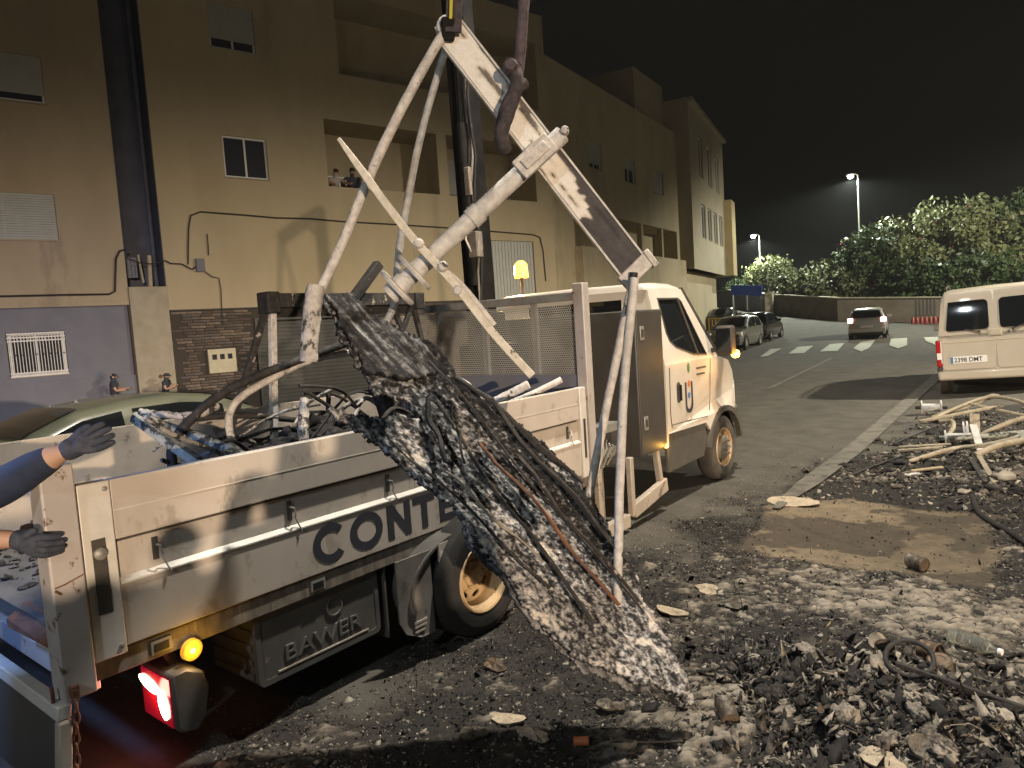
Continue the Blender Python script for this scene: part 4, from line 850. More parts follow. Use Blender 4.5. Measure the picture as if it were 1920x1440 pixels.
q.box(-3.32, -3.20, 5.12, 5.5, .93, 1.0); q.build('control_levers', 'zinc', T, smooth=50)
q = MB(); q.box(-4.9, -3.3, 5.05, 5.7, .60, .95); q.build('crane_subframe', 'chassis', T)
# --- cab
def xs(z_): return XN + .003 - (.17 * max(0, (z_ - 1.40) / .85) ** 1.25)
def far(xx): return 2 * -4.235 - xx
arch = arcpts(7.77, .372, .475, .455, 164, 24, 16)
low = [(6.335, .75), (7.25, .735)] + arch[2:] + [(8.30, .60), (8.36, .80), (8.34, 1.02), (8.22, 1.22), (7.98, 1.36), (7.70, 1.42), (7.56, 1.43), (6.335, 1.43)]
for sgn in (0, 1):
    q = MB(); q.prism(low, [], lambda u, v, d: ((XN + .003 - d) - (.10 * max(0, u - 7.9) / .45 if u > 7.9 else 0), u, v) if not sgn else (far(XN + .003 - d), u, v), .03); dr = q.build('cab_side', 'truck_white', T, smooth=30)
    win = [(6.485, 2.095), (6.49, 1.74), (6.53, 1.655), (6.64, 1.585), (7.02, 1.485), (7.36, 1.462), (7.02, 2.06), (6.96, 2.095)]
    up_ = [(6.335, 1.43), (7.66, 1.425), (7.10, 2.185), (6.335, 2.185)]
    q = MB(); q.prism(up_, [win[::-1]], lambda u, v, d: (xs(v) - d, u, v) if not sgn else (far(xs(v) - d), u, v), .035); q.build('window_surround', 'truck_white', T, smooth=30)
    q = MB(); q.prism([(6.47 if u < 6.5 else u, v) for u, v in win], [], lambda u, v, d: (xs(v) - .016 - d, u, v) if not sgn else (far(xs(v) - .016 - d), u, v), .006); gl = q.build('door_window', 'car_glass', T)
    q = MB(); inner = [(6.93 + (u - 6.93) * .95, 1.80 + (v - 1.80) * .94) for u, v in win]
    q.prism(win, [inner[::-1]], lambda u, v, d: (xs(v) + .004 - d, u, v) if not sgn else (far(xs(v) + .004 - d), u, v), .016); q.build('window_seal', 'chassis', gl)
    q = MB(); xx = (lambda v: xs(v) + .002) if not sgn else (lambda v: far(xs(v) + .002)); q.bar((xx(1.50), 7.13, 1.48), (xx(2.08), 6.93, 2.08), .03, .02, (1, 0, 0)); q.build('window_bar', 'chassis', gl)
    q = MB(); q.prism([(6.345, .36), (7.20, .375), (7.30, .56), (7.26, .73), (6.345, .745)], [], lambda u, v, d: (XN - .012 - d, u, v) if not sgn else (far(XN - .012 - d), u, v), .04); sl_ = q.build('sill_panel', 'cab_sill', T, bevel=.008)
    q = MB(); wa = arcpts(7.77, .372, .50, .485, 170, 8, 18) + arcpts(7.77, .372, .44, .425, 8, 170, 18); q.prism(wa, [], lambda u, v, d: (XN + .022 - d, u, v) if not sgn else (far(XN + .022 - d), u, v), .06); q.build('wheel_arch', 'cab_sill', T, smooth=30)
q = MB(); q.tube([(XN + .006, 6.42, .80), (XN + .007, 6.40, .95), (XN + .007, 6.42, 1.40)], .004, 5); q.tube([(XN + .007, 7.34, .86), (XN + .007, 7.38, 1.1), (XN + .007, 7.42, 1.42)], .004, 5); q.tube([(XN + .007, 6.42, .83), (XN + .007, 7.30, .80)], .004, 5); q.build('door_seam', 'chassis', T)
q = MB(); hn = arcpts(6.60, 1.20, .035, .04, 0, 180, 6) + arcpts(6.60, 1.07, .035, .04, 180, 360, 6); q.prism(hn, [], lambda u, v, d: (XN + .012 - d, u, v), .01); dh = q.build('door_handle', 'chassis', T); q = MB(); q.box(XN + .012, XN + .03, 6.615, 6.632, 1.05, 1.21); q.build('grip', 'letter_black', dh)
# emblem on the door: a U-shaped mark with three dots and two short lines beside it
em = MB(); U_ = [(6.755, 1.22), (6.79, 1.22), (6.79, .985)] + arcpts(6.845, .985, .055, .05, 180, 360, 8) + [(6.90, 1.22), (6.935, 1.22)] + arcpts(6.845, .98, .09, .085, 0, -180, 10)
em.prism(U_, [], lambda u, v, d: (XN + .005 + d, u, v), .002); eo = em.build('emblem', 'letter', T)
for (cy, cz, rz_), mt in zip(((6.855, 1.365, .05), (6.85, 1.20, .035), (6.845, 1.08, .032)), ('emblem_green', 'emblem_orange', 'emblem_blue')):
    q = MB(); q.prism(arcpts(cy, cz, .03, rz_, 0, 360, 18)[:-1], [], lambda u, v, d: (XN + .0052 + d, u, v), .002); q.build('emblem_dot', mt, eo)
for z_, a, b_ in ((1.33, 7.05, 7.30), (1.265, 7.05, 7.26)): q = MB(); q.box(XN + .005, XN + .007, a, b_, z_, z_ + .022); q.build('emblem_line', 'plastic_grey', eo)
# rear wall, roof, windscreen, bonnet, bumper
rw = [(xs(2.185), 2.185), (xs(1.43), 1.43), (XN - .01, .62), (far(XN - .01), .62), (far(xs(1.43)), 1.43), (far(xs(2.185)), 2.185)]
q = MB(); q.prism(rw, [[(-4.78, 1.70), (-3.60, 1.70), (-3.60, 2.10), (-4.78, 2.10)]], lambda u, v, d: (u, 6.337 + d, v), .03); q.build('cab_rear_wall', 'truck_white', T)
q = MB(); q.box(-4.775, -3.605, 6.345, 6.352, 1.705, 2.095); q.build('rear_window', 'car_glass', T)
for z_ in (2.125, 2.155): q = MB(); q.box(-4.95, -3.5, 6.326, 6.34, z_, z_ + .012); q.build('rear_rib', 'truck_white', T, bevel=.004)
rings = []
for y_, zt, dx in ((6.318, 2.215, .03), (6.325, 2.245, .015), (6.345, 2.258, 0), (6.6, 2.27, 0), (6.9, 2.262, 0), (7.04, 2.235, .0), (7.12, 2.19, .02)):
    xa = xs(2.18) - dx; rr_ = [(xa, y_, 2.178)]
    for k in range(7): a = R(90 * k / 6); rr_.append((xa - .11 * (1 - math.cos(a)) , y_, 2.18 + (zt - 2.18 - .012) * math.sin(a)))
    rr_.append((-4.235, y_, zt)); rr_ += [(far(p[0]), p[1], p[2]) for p in rr_[-2::-1]]; rings.append(rr_)
q = MB(); q.loft(rings); q.build('cab_roof', 'truck_white', T, smooth=40)
q = MB(); q.add([(xs(1.43) - .06, 7.655, 1.435), (far(xs(1.43) - .06), 7.655, 1.435), (far(xs(2.18) - .05), 7.11, 2.185), (xs(2.18) - .05, 7.11, 2.185)], [(0, 1, 2, 3)]); q.build('windscreen', 'car_glass', T)
for s_ in (0, 1):
    g_ = (lambda v: v) if not s_ else far
    q = MB(); q.bar((g_(xs(1.43) - .03), 7.67, 1.43), (g_(xs(2.18) - .035), 7.105, 2.19), .075, .05); q.build('windscreen_pillar', 'chassis', T)
hood = [(7.64, 1.435), (7.98, 1.365), (8.22, 1.225), (8.35, 1.02), (8.37, .80)]; rings = []
for y_, z_ in hood: rings.append([(XN - .02 - (.10 * max(0, y_ - 7.9) / .45), y_, z_), (-3.6, y_ + .02, z_ + .02), (-4.235, y_ + .03, z_ + .025), (far(-3.6), y_ + .02, z_ + .02), (far(XN - .02 - (.10 * max(0, y_ - 7.9) / .45)), y_, z_)])
q = MB(); q.loft(rings, cap=False, closed=False); q.build('bonnet', 'truck_white', T, smooth=40)
q = MB(); q.box(far(XN - .08), XN - .08, 8.20, 8.42, .38, .79); q.build('bumper', 'cab_sill', T, bevel=.03)
q = MB(); q.box(XN - .42, XN - .09, 8.26, 8.34, .82, 1.1); q.box(far(XN - .09), far(XN - .42), 8.26, 8.34, .82, 1.1); q.build('headlamp', 'plate', T, bevel=.02)
q = MB(); q.box(-5.2, XN - .03, 6.4, 7.3, .70, .76); q.box(-5.15, XN - .1, 7.3, 7.5, .7, 1.5); q.build('cab_interior', 'chassis', T)
for xx in (-3.75, -4.6): q = MB(); q.box(xx - .2, xx + .2, 6.45, 6.62, .9, 1.75); q.box(xx - .22, xx + .22, 6.5, 7.0, .78, .95); q.build('seat', 'seat_fabric', T, bevel=.05)
q = MB(); q.tube([(-3.72 + .18 * math.cos(a), 7.18 - .06 * math.sin(a), 1.47 + .16 * math.sin(a)) for a in [k * math.pi / 10 for k in range(20)]], .014, 8, closed=True); q.build('steering_wheel', 'zinc', T, smooth=50)
# mirrors
for s_ in (0, 1):
    g_ = (lambda v: v) if not s_ else far
    q = MB(); xa, xb = sorted((g_(-3.05), g_(-2.86))); q.box(xa, xb, 7.33, 7.46, 1.46, 1.77); mr = q.build('mirror', 'chassis', T, bevel=.03)
    q = MB(); q.box(xa + .015, xb - .015, 7.322, 7.329, 1.49, 1.74); q.build('mirror_glass', 'car_glass', mr); q = MB(); q.bar((g_(-3.15), 7.50, 1.50), (g_(-3.0), 7.42, 1.53), .04, .05); q.build('mirror_arm', 'chassis', mr)
q = MB(); q.lathe((-2.885, 7.47, 1.46), (1, -.35, 0), [(-.04, .025), (-.02, .044), (.0, .05), (.03, .04), (.045, 0)], 16); q.build('turn_signal', 'amber_hot', T, smooth=40)
lamp('signal_light', 'POINT', (-2.80, 7.40, 1.44), 7, (1, .45, .06), radius=.03)
q = MB(); q.box(XN - .01, XN + .012, 6.262, 6.30, .625, .665); q.build('side_marker', 'amber_hot', T)
lamp('signal_light', 'POINT', (XN + .06, 6.28, .645), 1.2, (1, .5, .08), radius=.02)
lamp('tail_light', 'POINT', (-3.25, 1.29, .37), 3.5, (1, .16, .12), radius=.05)
lamp('signal_light', 'POINT', (XN + .07, 1.483, .535), 1.0, (1, .5, .05), radius=.03)
# beacon
q = MB(); q.tube([(BEACON[0], BEACON[1], 2.20), (BEACON[0], BEACON[1], BEACON[2] - .07)], .02, 8); bm_ = q.build('beacon_stem', 'chassis', T)
q = MB(); q.lathe((BEACON[0], BEACON[1], BEACON[2] - .08), (0, 0, 1), [(0, .08), (.02, .085), (.16, .075), (.20, .04), (.205, 0)], 18); q.build('beacon', 'amber_beacon', T, smooth=40).visible_shadow = True

# ================================================================== THE HANGING WRECK
LA = Vector((-2.911, 2.183, 2.059)); E1 = Vector((.624, .245, -.742)).normalized(); E2 = Vector((.077, .925, .371)); E2 = (E2 - E1 * E2.dot(E1)).normalized(); EN = E1.cross(E2)
if EN.x < 0: EN = -EN
HW = thing('burnt_container_wreck', 'mangled burnt container frame with a charred slab, hanging from the crane', 'wreckage', LA + E1 * 1.2)
attr_mat('char_ash', [(0, (.007, .007, .0075)), (.26, (.018, .018, .019)), (.42, (.075, .074, .074)), (.58, (.19, .188, .188)), (.78, (.345, .335, .325)), (1, (.55, .50, .43))], bump=.7, bscale=170, nscale=130, namp=.95)
POLY = [(-.032, .01), (.007, .114), (.191, .168), (.473, .285), (.756, .281), (1.057, .339), (1.394, .397), (1.715, .323), (1.96, .263), (2.109, .201), (2.249, .174), (2.54, .006), (2.277, -.118), (2.047, -.25), (1.903, -.276),
        (1.689, -.278), (1.503, -.241), (1.321, -.269), (1.256, -.23), (1.194, -.228), (1.026, -.255), (.898, -.271), (.771, -.287), (.556, -.356), (.471, -.383), (.552, -.288), (.687, -.142), (.762, -.034), (.652, -.039), (.522, -.129), (.367, -.094), (.208, -.058)]
def inside(px, py, poly):
    r = np.zeros(px.shape, bool); n = len(poly)
    for i in range(n):
        x1, y1 = poly[i]; x2, y2 = poly[(i + 1) % n]
        c = ((y1 > py) != (y2 > py)) & (px < (x2 - x1) * (py - y1) / (y2 - y1 + 1e-12) + x1); r ^= c
    return r
def slab(name, poly, step, hfun, afun, t, offs=0, seed=0, jag=.03):
    P_ = np.array(poly); a = np.arange(P_[:, 0].min() - .06, P_[:, 0].max() + .06, step); b = np.arange(P_[:, 1].min() - .06, P_[:, 1].max() + .06, step)
    A, B = np.meshgrid(a, b); na, nb = len(a), len(b)
    ja = A + (fbm(A * 14, B * 14, 60 + seed, 4, .65) - .5) * jag * 2.4; jb = B + (fbm(A * 14 + 9, B * 14 + 5, 70 + seed, 4, .65) - .5) * jag * 2.4
    cell = inside(ja[:-1, :-1], jb[:-1, :-1], poly); h = hfun(A, B)
    pos = np.array(LA)[None, None] + A[..., None] * np.array(E1) + B[..., None] * np.array(E2) + (h + offs)[..., None] * np.array(EN)
    tt = t * (.55 + .9 * fbm(A * 9, B * 9, 80 + seed, 3)); bot = pos - tt[..., None] * np.array(EN)
    V = np.concatenate([pos.reshape(-1, 3), bot.reshape(-1, 3)]); n = na * nb; I = np.arange(n).reshape(nb, na)
    jj, ii = np.nonzero(cell); q = np.stack([I[jj, ii], I[jj, ii + 1], I[jj + 1, ii + 1], I[jj + 1, ii]], -1); F = [q, q[:, ::-1] + n]
    pad = np.pad(cell, 1)
    for dj, di, e in ((0, -1, (3, 0)), (0, 1, (1, 2)), (-1, 0, (0, 1)), (1, 0, (2, 3))):
        k = ~pad[jj + 1 + dj, ii + 1 + di]; u, v = q[k, e[0]], q[k, e[1]]; F.append(np.stack([u, u + n, v + n, v], -1))
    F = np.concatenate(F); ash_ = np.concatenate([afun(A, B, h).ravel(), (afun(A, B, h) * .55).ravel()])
    used = np.unique(F); mp = np.zeros(2 * n, int); mp[used] = np.arange(len(used)); V = V[used] - np.array(HW.location)
    return fast_mesh(name, V, mp[F], 'char_ash', False, dict(ash=ash_[used]), HW)
def h1(A, B):
    r = 1 - np.abs(2 * fbm(A * 3.2, B * 30, 21, 5, .62) - 1)
    return .022 * (r - .6) + .022 * (fbm(A * 11, B * 14, 22, 6, .65) - .5) + .02 * np.sin(A * 2.2 + .5) + .04 * sstep(.17, .33, B) + .018 * (fbm(A * 42, B * 42, 27, 4, .7) - .5)
def a1(A, B, h):
    base = .35 + .11 * sstep(.55, 1.3, A) - .34 * sstep(.12, .27, B + .05 * (fbm(A * 5, B * 5, 29, 4) - .5)) * sstep(2.6, 1.6, A) + .10 * sstep(-.05, -.25, B)
    n_ = fbm(A * 12 + 2 * B, B * 52 + 6 * A, 23, 6, .75); f_ = fbm(A * 60, B * 75, 24, 4, .7)
    pale = sstep(.66, .72, fbm(A * 10 + 3, B * 15, 25, 5, .55)) * sstep(.3, .9, A)
    return np.clip(base + (n_ - .5) * 1.0 + (f_ - .5) * 1.6 + .42 * pale, 0, 1)
slab('charred_panel', POLY, .006, h1, a1, .022)
P2_ = [(1.20, -.15), (1.26, -.23), (1.36, -.275), (1.52, -.265), (1.66, -.29), (1.78, -.30), (1.93, -.295), (2.06, -.27), (2.2, -.19), (2.42, -.09), (2.50, -.03), (2.3, -.02), (1.9, -.14), (1.5, -.14)]
slab('charred_lower_layer', P2_, .006, lambda A, B: .03 * (fbm(A * 8, B * 8, 41, 5, .6) - .5), lambda A, B, h: np.clip(.42 + (fbm(A * 7, B * 18, 43, 5, .65) - .5) * 1.1 + (fbm(A * 36, B * 36, 44, 3) - .5) * .7, 0, 1), .016, -.040, 5)
P3_ = [(-.02, .02), (.02, .12), (.20, .16), (.5, .26), (.62, .20), (.55, .02), (.40, -.10), (.22, -.05)]
slab('charred_top_layer', P3_, .006, lambda A, B: .05 * (fbm(A * 5, B * 15, 51, 5, .6) - .5), lambda A, B, h: np.clip(.30 + (fbm(A * 5, B * 40, 53, 6, .7) - .5) * 1.3 + (fbm(A * 50, B * 50, 54, 3, .6) - .5) * .5, 0, .8), .03, .06, 9)
for k, (a0, b0, a1_, b1_, hh, mt) in enumerate(((.55, .19, 2.1, .10, .07, 'charred_dark'), (.75, .05, 1.95, -.12, .055, 'charred'), (.9, .27, 1.9, .21, .10, 'charred_dark'), (.62, -.25, 1.72, -.17, .05, 'charred'), (1.02, .10, 2.0, .03, .06, 'rust'), (.7, .24, 1.5, .34, .10, 'charred_dark'),
                                           (1.0, -.16, 1.62, -.10, .05, 'beige_metal'), (1.2, .17, 2.05, .12, .075, 'charred'), (.70, .02, 1.0, -.13, .07, 'charred_dark'), (.80, .10, 1.06, -.07, .08, 'charred_dark'))):
    p = [LA + E1 * (a0 + (a1_ - a0) * t / 8) + E2 * (b0 + (b1_ - b0) * t / 8 + .012 * math.sin(t * 1.3 + k)) + EN * (hh + .012 * math.sin(t * .9 + k)) for t in range(9)]
    q = MB(); q.tube(p, [.006 + .003 * (k % 3)] * 9, 6, wob=.3); q.build('charred_strip', mt, HW, smooth=60)
def bent(pts, n=8):
    """smooth curve through the points"""
    P_ = [Vector(p) for p in pts]; o = []
    for i in range(len(P_) - 1):
        p0, p1, p2, p3 = P_[max(i - 1, 0)], P_[i], P_[i + 1], P_[min(i + 2, len(P_) - 1)]
        for k in range(n):
            t = k / n; o.append(.5 * ((2 * p1) + (p2 - p0) * t + (2 * p0 - 5 * p1 + 4 * p2 - p3) * t * t + (3 * p1 - p0 - 3 * p2 + p3) * t ** 3))
    o.append(P_[-1]); return o
# broad flat-sided beam, pale above and burnt bare below
a, b_ = Vector((-2.348, 2.635, 3.319)), Vector((-1.647, 3.072, 2.110)); view = Vector((.60, -.75, -.02)); d = (b_ - a).normalized(); sd = d.cross(view).normalized(); nn = sd.cross(d).normalized()
if nn.dot(view) < 0: nn = -nn
attr_mat('beam_burn', [(0, (.035, .032, .034)), (.32, (.085, .078, .080)), (.48, (.20, .175, .14)), (.58, (.50, .46, .38)), (1, (.78, .75, .70))], bump=.5, bscale=110, rough=.75)
seg, per = 150, 8; w_, t_ = .134, .06; q = MB(); rings = []; att = []
for i in range(seg + 1):
    f_ = i / seg; c = a + (b_ - a) * f_; ring = []
    pts = [(-1 + 2 * k / per, -1) for k in range(per)] + [(1, -1 + 2 * k / 3) for k in range(3)] + [(1 - 2 * k / per, 1) for k in range(per)] + [(-1, 1 - 2 * k / 3) for k in range(3)]
    for u, v in pts:
        n_ = float(fbm(f_ * 9, u * 1.2 + v * 3 + 7, 91, 5, .6)); m_n = float(fbm(f_ * 26, u * 5 + v * 3 + 3, 92, 4, .6))
        ring.append(c + sd * (u * w_ / 2 * (1 - .06 * (abs(v) > .9 and abs(u) > .9))) + nn * (v * t_ / 2 + (m_n - .5) * .004))
        edge = .67 + .13 * u + (n_ - .5) * .36; val = .95 - .76 * float(sstep(edge - .02, edge + .02, np.array(f_))) + .25 * float(sstep(.95, .99, np.array(f_)))
        streak = float(fbm(f_ * 5, u * 9 + v * 3, 93, 4, .6)); val -= .55 * float(sstep(.64, .72, np.array(streak + .10 * (-u) * (f_ < .4))))
        att.append(min(1, max(0, val + (m_n - .5) * .35)))
    rings.append(ring)
q.loft(rings); q.build('beam', 'beam_burn', HW, smooth=35, attrs=dict(ash=att))
for t0, t1, e in ((.0, 1, -1), (.0, 1, 1)):
    p0, p1 = a + (b_ - a) * t0 + sd * e * .071 + nn * .012, a + (b_ - a) * t1 + sd * e * .071 + nn * .012; q = MB(); q.bar(p0, p1, .010, .045, nn); q.build('beam_flange', 'ash_metal_pale', HW)
q = MB(); q.bar(b_ - d * .03 - sd * .085, b_ - d * .01 + sd * .085, .075, .07, nn); q.bar(b_ - d * .07 - sd * .09, b_ + d * .02 - sd * .09, .03, .09, nn); q.build('beam_shoe', 'ash_metal', HW, bevel=.006)
q = MB(); q.bar(a - d * .03 - sd * .06, a - d * .02 + sd * .05, .07, .075, nn); q.lathe(a - d * .02 - nn * .05, nn, [(0, .05), (.1, .05), (.11, .03)], 14); q.build('beam_head', 'ash_metal', HW, bevel=.005)
# round cross tube through a clamp, flanges at its lower end
ta, tb_ = Vector((-1.868, 2.822, 2.772)), Vector((-2.473, 2.282, 2.114)); td = (tb_ - ta).normalized()
q = MB(); q.tube([ta + (tb_ - ta) * t / 14 for t in range(15)], .042, 20, wob=.02); ct = q.build('cross_tube', 'ash_metal_pale', HW, smooth=50)
q = MB(); q.bar(ta + td * .07 + nn * .055, ta + td * .27 + nn * .055, .10, .03, nn); q.bar(ta + td * .10 + nn * .075, ta + td * .24 + nn * .075, .05, .02, nn); q.lathe(ta + td * .05 - sd * .06 + nn * .03, nn, [(0, .022), (.03, .02), (.035, 0)], 8); q.lathe(ta + td * .05 + sd * .06 + nn * .03, nn, [(0, .022), (.03, .02), (.035, 0)], 8)
q.build('clamp', 'ash_metal', HW, bevel=.004)
q = MB()
for e in (.06, -.06): q.lathe(tb_ - td * (.055 - e * .9), td, [(-.012, .04), (-.010, .10), (.0, .106), (.012, .10), (.014, .04)], 26)
q.lathe(tb_, td, [(-.05, .05), (.05, .047), (.055, 0)], 18); q.build('tube_flange', 'ash_metal_pale', HW, smooth=40)
q = MB(); q.lathe(ta + td * .52, td, [(0, .05), (.06, .05)], 18); q.build('tube_collar', 'ash_metal_pale', HW, smooth=40)
# long flat slats
pts = [(-2.605, 2.118, 2.795), (-2.370, 2.263, 2.369), (-2.201, 2.372, 2.116), (-2.060, 2.461, 1.877), (-1.923, 2.550, 1.674)]
def slat(name, pts, w0, w1, th, m):
    P_ = bent(pts, 6); rings = []
    for i, c in enumerate(P_):
        t = (P_[min(i + 1, len(P_) - 1)] - P_[max(i - 1, 0)]).normalized(); s_ = t.cross(view).normalized(); n_ = s_.cross(t).normalized(); f_ = i / (len(P_) - 1)
        wv = w0 + (w1 - w0) * f_; wv *= .45 + .55 * min(1, f_ * 9); rings.append([c + s_ * wv / 2 * e + n_ * th / 2 * g for e, g in ((-1, -1), (1, -1), (1, 1), (-1, 1))])
    q = MB(); q.loft(rings); return q.build(name, m, HW, bevel=.003)
mat('slat_pale', (.66, .62, .53), (.50, .46, .38), 22, .75, c3=(.12, .10, .08), s3=14, t3=.64, bump=.3, bscale=70); slat('slat', pts, .036, .036, .016, 'slat_pale'); slat('slat', [(-2.42, 2.278, 2.395), (-2.30, 2.35, 2.235), (-2.197, 2.43, 2.095), (-2.08, 2.49, 1.91)], .02, .036, .02, 'ash_metal')
for p in ((-2.335, 2.31, 2.30), (-2.245, 2.36, 2.19), (-2.20, 2.40, 2.08)): q = MB(); q.lathe(p, view, [(-.02, .026), (.03, .026), (.042, .016), (.046, 0)], 10); q.build('slat_bolt', 'ash_metal', HW)
mat('ash_metal_dirty', (.52, .49, .45), (.30, .28, .26), 22, .75, c3=(.05, .045, .042), s3=11, t3=.53, bump=.35, bscale=70)
mat('rod_grey', (.42, .42, .41), (.28, .28, .28), 24, .7, c3=(.08, .075, .075), s3=18, t3=.62, bump=.3, bscale=80)
def rod(pts, r, m, nm='rod', wob=.06): q = MB(); q.tube(bent(pts, 8), r, 12, wob=wob); return q.build(nm, m, HW, smooth=60)
rod([(-2.33, 2.60, 3.30), (-2.375, 2.55, 3.24), (-2.56, 2.348, 2.798), (-2.718, 2.174, 2.335), (-2.815, 2.07, 2.08)], .0235, 'ash_metal')
rod([(-2.775, 2.052, 2.15), (-2.785, 2.02, 2.0), (-2.797, 1.991, 1.80)], .041, 'ash_metal_dirty', 'end_tube', .12)
rod([(-2.42, 2.70, 3.30), (-2.529, 2.748, 3.25), (-2.613, 2.632, 2.853), (-2.688, 2.52, 2.348), (-2.705, 2.479, 2.081), (-2.75, 2.43, 1.95)], .019, 'rod_grey')
rod([(-1.611, 2.97, 2.09), (-1.646, 2.898, 1.652), (-1.665, 2.832, 1.16), (-1.673, 2.772, .643), (-1.67, 2.76, .60)], .0215, 'ash_metal_pale')
rod([(-1.70, 3.12, 2.09), (-1.816, 3.081, 1.637), (-1.879, 2.991, 1.244), (-1.921, 2.93, .982)], .022, 'ash_metal')
q = MB(); q.tube(bent([(-1.64, 3.02, 2.12), (-1.66, 3.02, 2.0), (-1.70, 3.06, 1.93)], 6), .02, 8); q.build('tie', 'charred_dark', HW, smooth=50)
# slings
TIP = Vector((-2.15, 2.70, 4.6))
s1 = thing('lifting_sling', 'dark sling with yellow edge holding the upper end of the hanging beam', 'sling', (-2.3, 2.6, 3.4))
q = MB(); q.bar(TIP + Vector((-.06, 0, 0)), (-2.285, 2.585, 3.29), .075, .016, view); q.build('webbing', 'strap', s1); q = MB(); q.bar(TIP + Vector((-.06, -.02, 0)), (-2.275, 2.56, 3.34), .014, .006, view); q.build('edge_stripe', 'yellow_web', s1)
q = MB(); q.bar((-2.30, 2.57, 3.36), (-2.335, 2.60, 3.27), .06, .05, view); q.build('shackle', 'crane_black', s1, bevel=.008)
s2 = thing('lifting_sling', 'thick sooty sling knotted round the middle of the hanging beam', 'sling', (-2.04, 2.72, 3.05))
q = MB(); q.tube(bent([TIP, (-2.02, 2.78, 3.75), (-2.008, 2.775, 3.40), (-2.03, 2.725, 3.05)], 6), [.027] * 19, 10, wob=.08); q.build('rope', 'strap_mauve', s2, smooth=60)
q = MB(); q.tube(bent([(-2.03, 2.70, 3.10), (-2.02, 2.70, 3.02), (-2.035, 2.685, 2.95), (-2.07, 2.665, 2.86), (-2.10, 2.66, 2.79), (-2.13, 2.72, 2.74)], 6), [.030, .030, .030, .031, .031, .032] + [.033] * 25, 10, wob=.07)
q.tube(bent([(-2.00, 2.74, 3.02), (-2.03, 2.68, 2.97), (-2.08, 2.665, 2.89), (-2.13, 2.70, 2.84)], 6), .026, 8, wob=.08); q.build('knot', 'strap', s2, smooth=60)
q = MB(); q.lathe((-2.045, 2.69, 3.09), view, [(-.02, .035), (.03, .036), (.05, .025), (.052, 0)], 10); q.build('buckle', 'strap_mauve', s2)

# ================================================================== SCRAP IN THE TRUCK BED
def pipe(label, pts, r, m, name='bent_pipe', wob=.08, cat='pipe', n=10, group='burnt pipes and bars in the truck bed'):
    q = MB(); q.tube(bent(pts, 8), r, n, wob=wob); c = Vector(pts[0]); return tag(q.build(name, m, None, smooth=60, origin=c), label, cat, group)
def sq_bar(label, p, q_, w_, h_, m, name='charred_bar', cat='bar', group='burnt pipes and bars in the truck bed'):
    q = MB(); q.bar(p, q_, w_, h_); return tag(q.build(name, m, None, bevel=.004, origin=p), label, cat, group)
fr = thing('burnt_gantry', 'tall charred container frame standing in the truck bed', 'scrap frame', (-4.4, 3.5, .74))
q = MB(); q.bar((-4.4, 2.86, 2.19), (-4.4, 4.26, 2.19), .09, .10); q.build('top_rail', 'charred', fr, bevel=.006)
q = MB(); q.bar((-4.45, 2.90, 2.135), (-4.45, 4.2, 2.13), .02, .12); q.build('rail_flange', 'charred_dark', fr)
for nm, p, q_, w_, m in (('post', (-4.4, 2.875, 2.17), (-4.4, 2.79, 1.16), .045, 'ash_metal'), ('brace', (-4.42, 2.83, 2.12), (-4.42, 2.36, 1.05), .04, 'charred'), ('post', (-4.4, 4.22, 2.15), (-4.4, 4.45, 1.2), .04, 'charred'), ('brace', (-4.4, 4.21, 2.14), (-4.4, 3.85, 1.55), .035, 'charred_dark'),
                         ('brace', (-4.42, 4.02, 2.13), (-4.42, 4.12, 1.85), .04, 'charred_dark'), ('stub', (-4.38, 3.58, 2.2), (-4.38, 3.86, 2.47), .07, 'charred_dark'), ('hanger', (-4.37, 3.12, 2.14), (-4.37, 3.12, 1.92), .04, 'charred')):
    k = MB(); k.bar(p, q_, w_, w_); k.build(nm, m, fr, bevel=.004)
k = MB(); k.box(-4.47, -4.33, 2.80, 2.90, 2.10, 2.25); k.build('corner_block', 'charred_dark', fr, bevel=.01); k = MB(); k.box(-4.47, -4.33, 4.20, 4.30, 2.10, 2.24); k.build('corner_block', 'charred_dark', fr, bevel=.01)
pipe('long charred pipe arcing from the bed up past the gantry post', [(-4.3, 2.03, 1.12), (-4.3, 2.03, 1.28), (-4.3, 2.12, 1.42), (-4.3, 2.40, 1.60), (-4.3, 2.80, 1.72), (-4.3, 3.45, 1.87)], .03, 'charred')
pipe('pale half-burnt pipe sagging under the gantry rail', [(-4.35, 2.50, 1.12), (-4.35, 2.44, 1.35), (-4.35, 2.50, 1.52), (-4.35, 2.75, 1.64), (-4.35, 3.10, 1.75), (-4.35, 3.55, 1.79)], .026, 'ash_metal')
pipe('thick mint-green pipe leaning over the near board', [(-4.6, 1.96, 1.49), (-4.2, 2.20, 1.32), (-3.75, 2.25, 1.20), (-3.35, 2.32, 1.10)], .038, 'mint_pipe')
sq_bar('short square tube leaning beside the mint-green pipe', (-4.5, 1.92, 1.50), (-4.1, 2.10, 1.20), .055, .055, 'mint_pipe', 'square_tube')
pipe('white ash-crusted arm lying on top of the pipes', [(-4.5, 1.95, 1.53), (-4.4, 2.05, 1.50), (-4.3, 2.2, 1.48), (-4.3, 2.35, 1.52)], .022, 'half_burnt', wob=.3)
pipe('thin charred bar running level above the heap', [(-4.45, 2.2, 1.45), (-4.4, 2.6, 1.42), (-4.4, 3.0, 1.33), (-4.4, 3.3, 1.28)], .022, 'charred')
pipe('stout pale post standing upright in the heap', [(-4.1, 2.78, .95), (-4.15, 2.86, 1.25), (-4.2, 2.93, 1.50)], [.05 - .0012 * k for k in range(17)], 'half_burnt')
sq_bar('slim charred strut sloping from the pale post', (-4.2, 2.93, 1.56), (-4.3, 3.3, 1.34), .022, .022, 'charred', 'charred_strut')
